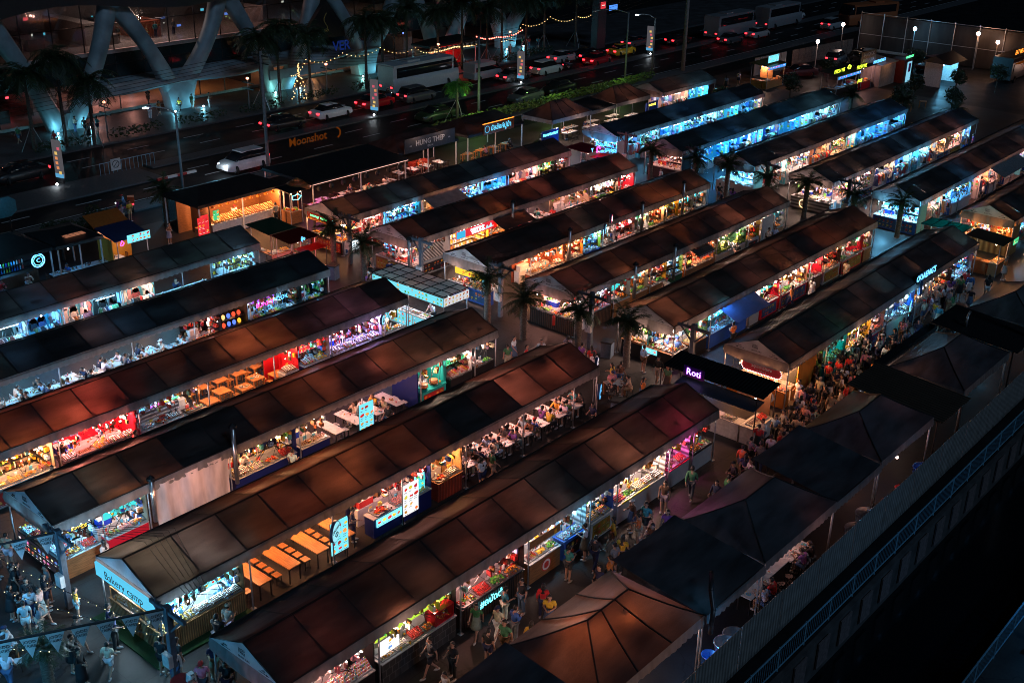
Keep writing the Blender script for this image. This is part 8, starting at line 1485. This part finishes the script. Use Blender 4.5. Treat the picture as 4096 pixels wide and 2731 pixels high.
turf = mat('green_turf', (.010, .045, .006), .9, var=.5, scale=30); o = MB().box(17.22, 30.75, .004, 21.5, 35.1, .07).build('turf_mat', turf); tag(o, 'green turf mat under the bakery stall', 'mat')
def scatter(n, xs, ys, place, poses=('stand', 'walk', 'walk', 'hold', 'phone'), dirs=None, tops=None):
    pts = []
    for _ in range(n):
        for _t in range(40):
            x, y = R.uniform(*xs), R.uniform(*ys)
            if all((x - a) ** 2 + (y - b) ** 2 > .3 for a, b in pts): break
        pts.append((x, y)); P_(x, y, R.choice(dirs) + R.uniform(-.5, .5) if dirs else R.uniform(0, 6.28), R.choice(poses), place, R.choice(tops) if tops else None, sc=R.uniform(.94, 1.04))
AX = (PI / 2, -PI / 2); FR = (PI,); DK = ['black', 'white', 'navy', 'charcoal', 'grey', 'black', 'light blue', 'white', 'red', 'beige', 'pink']
scatter(26, (11.5, 17), (33.2, 44.5), 'in the plaza crowd by the string lights', tops=DK); scatter(10, (14.5, 18.5), (25.6, 30), 'at the bottom edge below the pennants', tops=DK)
scatter(14, (22.5, 29.6), (21.2, 23.6), 'in the aisle before the papaya salad bar', dirs=AX); scatter(15, (30.5, 36.5), (21.2, 23.7), 'queuing by the fruit stick cart', dirs=AX + FR + FR); scatter(8, (38, 43.2), (21.2, 23.6), 'in the aisle before the pink grill', dirs=AX)
scatter(20, (43.8, 49.8), (21.4, 23.1), 'crowding past the roti kiosk', dirs=AX, tops=DK); scatter(46, (50.2, 61), (21.6, 24.0), 'in the queue before the squid tent', ('stand', 'stand', 'hold', 'phone', 'walk'), AX + FR, DK); scatter(20, (61.5, 74), (21.8, 23.9), 'in the crowd by the ice cream freezers', ('stand', 'hold', 'walk'), AX + FR)
scatter(7, (44.2, 49.4), (29.8, 33.4), 'in the cross aisle behind the roti kiosk'); scatter(8, (43.9, 47.6), (33.5, 38.5), 'in the cross aisle near the two palms'); scatter(7, (44.4, 49.4), (50.0, 55.6), 'in the cross aisle by the barbecue counter'); scatter(4, (47.5, 49.6), (57.5, 60.5), 'before the roast pork counter')
for k, (x, y) in enumerate(((46.2, 36.9), (45.2, 34.8), (47.4, 51.6), (46.0, 31.8))):
    table(x, y, .4 * k, 'cream', ('dark aisle table near the pickle bowl palms', 'aisle table right of the dining rows', 'aisle table by the barbecue palms', 'aisle table nearest the roti kiosk')[k], None)
    for j in range(4): a = .8 + j * PI / 2 + .4 * k; px, py = x + .85 * math.cos(a), y + .85 * math.sin(a); stool(px, py, a, 'round', f'black stool at the {ORD[k]} cross-aisle table from the right', f'stools at the {ORD[k]} cross-aisle table'); P_(px, py, a - PI / 2, R.choice(['sit', 'sit2']), f'seated at the {ORD[k]} cross-aisle table')
scatter(9, (77.4, 81.8), (28.5, 56), 'in the far cross aisle'); scatter(8, (77.0, 82.0), (44.5, 50), 'seated area by the glass shop', ('stand', 'hold', 'phone')); scatter(6, (76.5, 82), (19.5, 23), 'past the bread cart')
for r_, (k, yy) in enumerate((('A2', YR[1]), ('A3', YR[2]), ('A4', YR[3]), ('A5', YR[4]), ('A6', YR[5]))): scatter(3, (19, 43), (yy - HW - .95, yy - HW - .45), f'in the aisle beside the {TENT[k]["name"]}', dirs=AX + FR)
for k in ('B2', 'B3', 'B4', 'B5', 'B6'): yy = TENT[k]['y']; scatter(4, (54, 75), (yy - HW - .9, yy - HW - .45), f'in the aisle beside the {TENT[k]["name"]}', dirs=AX + FR)
scatter(5, (41.5, 45.5), (72.6, 75.5), 'on the street side near the motorbike'); scatter(4, (40.8, 44.6), (66.5, 70), 'between the snack stall and bun shop'); scatter(12, (47, 76), (98.2, 103), 'on the dark plaza before the mall', dirs=AX); scatter(6, (60, 70), (107.5, 111), 'inside the lit ground floor of the mall', tops=['black', 'red', 'charcoal']); scatter(4, (116, 122), (66.5, 72.5), 'walking in the far yard'); scatter(8, (104, 130), (98.5, 101.5), 'far along the plaza')
for k in range(4): P_(66 + 2.2 * k, 109.5, 0, 'stand', f'on the upper floor of the mall', z=6.36)
P_(40.2, 7.6, .6, 'walk', 'carrying a green bag on the far walkway', 'light blue', 'navy', 'shorts', 'short'); tag(MB().prism([(-.16, 0), (.16, 0), (.1, .42), (-.1, .42)], -.1, .1).build('carrier_bag', mat('green_bag', (.15, .4, .35), .5), None, (39.9, 7.75, .45)), 'pale green carrier bag held by the walker on the far walkway', 'bag'); plight(41.5, 7.4, 2.6, COOL, 40)
# chimneys, awnings, curtain, round signs, fans, bins
def flue(x, y, h, label): t = thing('flue_pipe', label, 'flue', (x, y, 0)); MB().use(0, smooth=True).tube((0, 0, .9), (0, 0, h), .10, n=9).build('pipe', steel, t); MB().lathe([(.2, h), (.17, h + .08), (.03, h + .2)], 9).build('cowl', blackm, t)
for x, y, h, l in ((26.1, YR[2] - HW - .12, 3.7, 'tall steel flue at the right edge of the white curtain'), (21.95, YR[2] - HW - .1, 2.9, 'short dark flue at the left edge of the white curtain'), (58.4, 46.7 - HW - .15, 3.2, 'flue beside the brick grill'), (56.2, 39.9 - HW - .2, 3.1, 'flue left of the banana leaf stall'), (66.7, 46.7 - HW - .2, 3.2, 'dark flue beside the red banner stall'), (72.0, 46.7 - HW - .2, 3.6, 'steel flue with a black cowl near the yellow poster stall'), (60.6, 39.9 - HW - .2, 3.2, 'flue beside the mustard wall stall'), (60.2, 53.5 - HW - .4, 3.3, 'black flue in front of the red wall under awning'), (49.7, 51.0, 3.2, 'steel duct left of the blue door grill')): flue(x, y, h, l)
q = MB().use(0, (1, 1, 1), True); q.grid([[(x, YR[2] - HW - .07 + .05 * math.sin(x * 5.2) + .03 * math.sin(x * 11 + z), z) for z in (2.5, 1.8, 1.0, .15)] for x in [22.1 + .115 * k for k in range(33)]]); tag(q.build('curtain', mat('dirty_curtain', (.50, .42, .41), .8, var=.35, scale=1.8, stretch=(1.4, 1, .35), bump=.3)), 'stained white curtain let down along the curtained tent', 'curtain'); plight(23.9, YR[2] - HW - 1.9, 2.3, PINK, 26)
def awning(x0, x1, y, label, m, drop=.55, out=1.3, g=.4): q = MB().use(0, (g, g, g), True); q.grid([[(x, y - out * v, 2.42 - drop * v - .05 * math.sin(PI * v) + .02 * math.sin(x * 6)) for v in (0, .25, .5, .75, 1)] for x in [x0 + (x1 - x0) * k / 18 for k in range(19)]]); return tag(q.build('awning', m), label, 'awning', 'cloth awnings')
gw = mat('grey_awning_cloth', (.16, .155, .16), .7, var=.3, scale=2); awning(58.5, 62.2, 60.3 - HW, 'grey cloth awning on the roast pork tent', gw); awning(58.4, 61.8, 53.5 - HW, 'brown cloth awning beside the red PRODUCT sign', CAN['brown'], g=.6); awning(55.2, 59.0, 33.07 - HW, 'blue-grey cloth awning on the melon tent', mat('blue_awning', (.05, .06, .12), .7, trans=(.04, .05, .12))); awning(97, 103.5, 32.8 - HW, 'long grey awning on the long awning tent', mat('ice_awning', (.14, .17, .19), .6, var=.3))
def round_sign(x, y, z, r, col, text, label, m=NW): t = tag(MB().use(0, smooth=False).at(0, 0, 0, 0, PI / 2).lathe([(r, -.06), (r, .06)], 24).build('round_sign', mat('sign_drum', (.03, .06, .15), .4), None, (x, y, z), .5), label, 'sign'); o = MB().at(0, -.065, 0, 0, PI / 2).lathe([(r * .92, -.004), (r * .92, .004)], 24).build('lit_face', mat('lit_face_' + text[:4].lower(), col, emit=1.), t); lettering(text, r * .42, inkm if sum(col) > 1.2 else m, t, (0, -.085, r * .3)); q = MB(); q.path([(r * .3 * math.cos(a * .7), -.08, -r * .25 + r * .2 * math.sin(a * .7)) for a in range(10)], .02, 4); q.build('emblem', inkm if sum(col) > 1.2 else m, t); MB().tube((0, .1, -z), (0, .1, r), .025, n=5).build('post', polem, t)
round_sign(25.6, YR[1] - HW - .35, 1.75, .46, (.35, .85, 1.), 'GINTAKO', 'round pale blue GINTAKO sign before the orange tables'); round_sign(43.3, YR[1] - HW - .3, 1.5, .42, (.15, .55, 1.), 'SEA', 'round blue lit sign at the end of the dining rows'); round_sign(44.6, YR[1] - 1.0, 2.2, .38, (.7, .6, .65), 'SUMO', 'round pale sign hung right of the dining rows'); round_sign(62.4, 46.7 - HW - .1, 2.3, .36, (.3, .8, 1.), 'CRAB', 'round blue crab sign on the lime wall stall'); round_sign(62.9, 46.7 - HW - .2, 2.95, .32, (.7, .08, .12), 'PORK', 'round red sign above the grape board stall'); round_sign(66.2, 26.09 - HW - .35, 2.5, .5, (.05, .25, .9), 'ICE CREAM', 'round deep blue ice cream sign on the squid tent'); round_sign(41.4, YR[3] - HW - .1, 2.0, .3, (.3, .8, 1.), 'LEAF', 'round leaf sign at the violet drinks counter'); lettering('ODAENG\'S', .6, NB, tag(MB().box(-1.3, 0, -.3, 1.3, .05, .35).build('sign_board', blackm, None, (67.5, 26.09 - HW - .1, 2.95)), 'black board of blue neon script above the round ice cream sign', 'sign'), (0, -.02, 0))
def easel(x, y, label, rz=0, c='cyan'): m = MB(); menu(m, -.45, .5, .45, 2.0, 0, BGS[c], FOODS['hot'], 2, 1.1); menu(m, -.45, 1.2, .45, 1.95, -.02, BGS[c], FOODS['hot'], 3, 1.1); o = tag(m.build('menu_easel', vce, None, (x, y, 0), rz), label, 'menu board'); q = MB(); [q.tube((s * .42, .06, 0), (s * .42, .06, 2.0), .025, n=4) for s in (-1, 1)]; q.build('frame', blackm, o)
easel(26.0, YR[1] - HW - .15, 'lit menu board standing behind the round GINTAKO sign'); easel(33.8, YR[2] - HW - .15, 'lit menu board at the front of the white table section'); easel(30.0, YR[1] - HW - .2, 'white menu sheet hanging by the navy picture stall', 0, 'white'); easel(64.7, 26.09 - HW - .5, 'blue-white easel menu before the ice cream freezers', .3); easel(34.9, 20.9, 'small blue lit queue board at the end of the roll stall queue', -.4, 'blue'); easel(52.6, 20.9, 'dark neon board with red Thai script beside the squid queue', -.2, 'black'); easel(45.5, 67.3, 'red lit menu board left of the bun shop', 0, 'red')
for k, (x, y) in enumerate(((47.2, 55.6), (49.7, 35.0), (44.1, 30.2))): o = MB().box(-.3, -.3, 0, .3, .3, .9).build('litter_bin', greyb, None, (x, y, 0), .3); MB().box(-.33, -.33, .9, .33, .33, 1.0).build('lid', blackm, o); tag(o, ('dark wheeled bin by the barbecue palms', 'dark bin right of the two pickle palms', 'dark bin behind the dining rows')[k], 'bin')
for k, (x, y) in enumerate(((50.1, 46.5), (50.0, 39.2))): o = MB().use(0, smooth=True).lathe([(.09, .2), (.1, .3), (.1, .75), (.04, .85)], 9).build('fire_extinguisher', redp, None, (x, y, .4)); MB().tube((0, 0, .85), (.1, 0, .9), .025, n=5).build('valve', blackm, o); tag(o, ('red fire extinguisher by the blue door grill', 'red fire extinguisher at the pickle bowl counter')[k], 'extinguisher')
# ---------------------------------------------------------------- world, light, camera
w = bpy.data.worlds.new('World'); SC.world = w; w.use_nodes = True
nt = w.node_tree; bg = nt.nodes['Background']; sky = nt.nodes.new('ShaderNodeTexSky'); sky.sky_type = 'NISHITA'; sky.sun_disc = False
SUN_EL, SUN_AZ = rad(2.), rad(200.)
sky.sun_elevation = rad(-4.); sky.sun_rotation = SUN_AZ
nt.links.new(sky.outputs[0], bg.inputs[0]); bg.inputs[1].default_value = .05
ld = bpy.data.lights.new('moon', 'SUN'); ld.energy = .36; ld.angle = rad(12); ld.color = (.42, .68, 1.)  # added bluish fill from the canal side, standing in for city glow
mo = bpy.data.objects.new('moon', ld); COL.objects.link(mo); mo.rotation_euler = (rad(48), 0, rad(-12))
cam = bpy.data.cameras.new('camera'); co = bpy.data.objects.new('camera', cam); COL.objects.link(co); SC.camera = co
F = Vector((0.69666007, 0.59068006, -0.40713856)); Rt = Vector((0.65276974, -0.75733745, 0.0182112)); U = Vector((0.29758428, 0.27845475, 0.91318484))
m3 = Matrix((Rt, U, -F)).transposed().to_4x4(); m3.translation = (0, 0, 27.7966); co.matrix_world = m3
cam.sensor_width = 36.; cam.lens = 2678.302 / 2352 * 36; cam.clip_start = .5; cam.clip_end = 3000
SC.render.engine = 'CYCLES'; SC.cycles.use_denoising = True; SC.cycles.max_bounces = 6; SC.cycles.filter_width = .95; SC.cycles.diffuse_bounces = 2; SC.cycles.glossy_bounces = 2
SC.cycles.transmission_bounces = 4; SC.cycles.transparent_max_bounces = 10; SC.cycles.sample_clamp_indirect = 2.; SC.cycles.sample_clamp_direct = 0.
SC.cycles.caustics_reflective = False; SC.cycles.caustics_refractive = False
SC.view_settings.view_transform = 'Standard'; SC.view_settings.look = 'None'; SC.view_settings.exposure = 0.; SC.view_settings.gamma = 1.
# people nobody could see from here or a step aside are left out
bpy.context.view_layer.update(); dg = bpy.context.evaluated_depsgraph_get(); keep = []
for o in [x for x in bpy.data.objects if x.name.startswith('person') and x.type == 'MESH' and not x.parent]:
    sit = o.data.name.startswith('body') and max(v.co.z for v in o.data.vertices) < 1.4; seen = 0
    for h in ((.62, .9, 1.12, 1.2) if sit else (.4, .9, 1.25, 1.5, 1.64)):
        for dx in (-.16, .16):
            tg = o.matrix_world @ Vector((0, 0, h)) + Rt * dx; c0 = Vector((0, 0, 27.7966)); d = tg - c0; L = d.length; d.normalize()
            p = (d.dot(Rt) / d.dot(F), d.dot(U) / d.dot(F))
            if abs(p[0]) > .445 or abs(p[1]) > .299: continue
            st = c0
            for _ in range(6):
                hit, loc, nrm, idx, ob, mw = SC.ray_cast(dg, st, d)
                if not hit or (loc - c0).length > L - .35: seen += 1; break
                if ob.type == 'MESH' and ob.data.materials and ob.data.materials[0] and 'glass' in ob.data.materials[0].name: st = loc + d * .01; continue
                break
    if seen == 0: kill(o)
    else: keep.append((seen * 300 / (o.location - Vector((0, 0, 27.8))).length, o))
keep.sort(key=lambda t: -t[0]); print('PEOPLE', len(keep))
for _, o in keep[300:]: kill(o)
LABELS = {}
for o in bpy.data.objects:
    if o.get('label'): LABELS.setdefault(o['label'], []).append(o)
bad = [l for l, os in LABELS.items() if len(os) > 1 and len({o.get('group') for o in os} - {None}) != 1]
print('DUP LABELS', len(bad), bad[:12]); print('LONG', [l for l in LABELS if not 4 <= len(l.split()) <= 16][:10])
print('COUNT', len(bpy.data.objects))
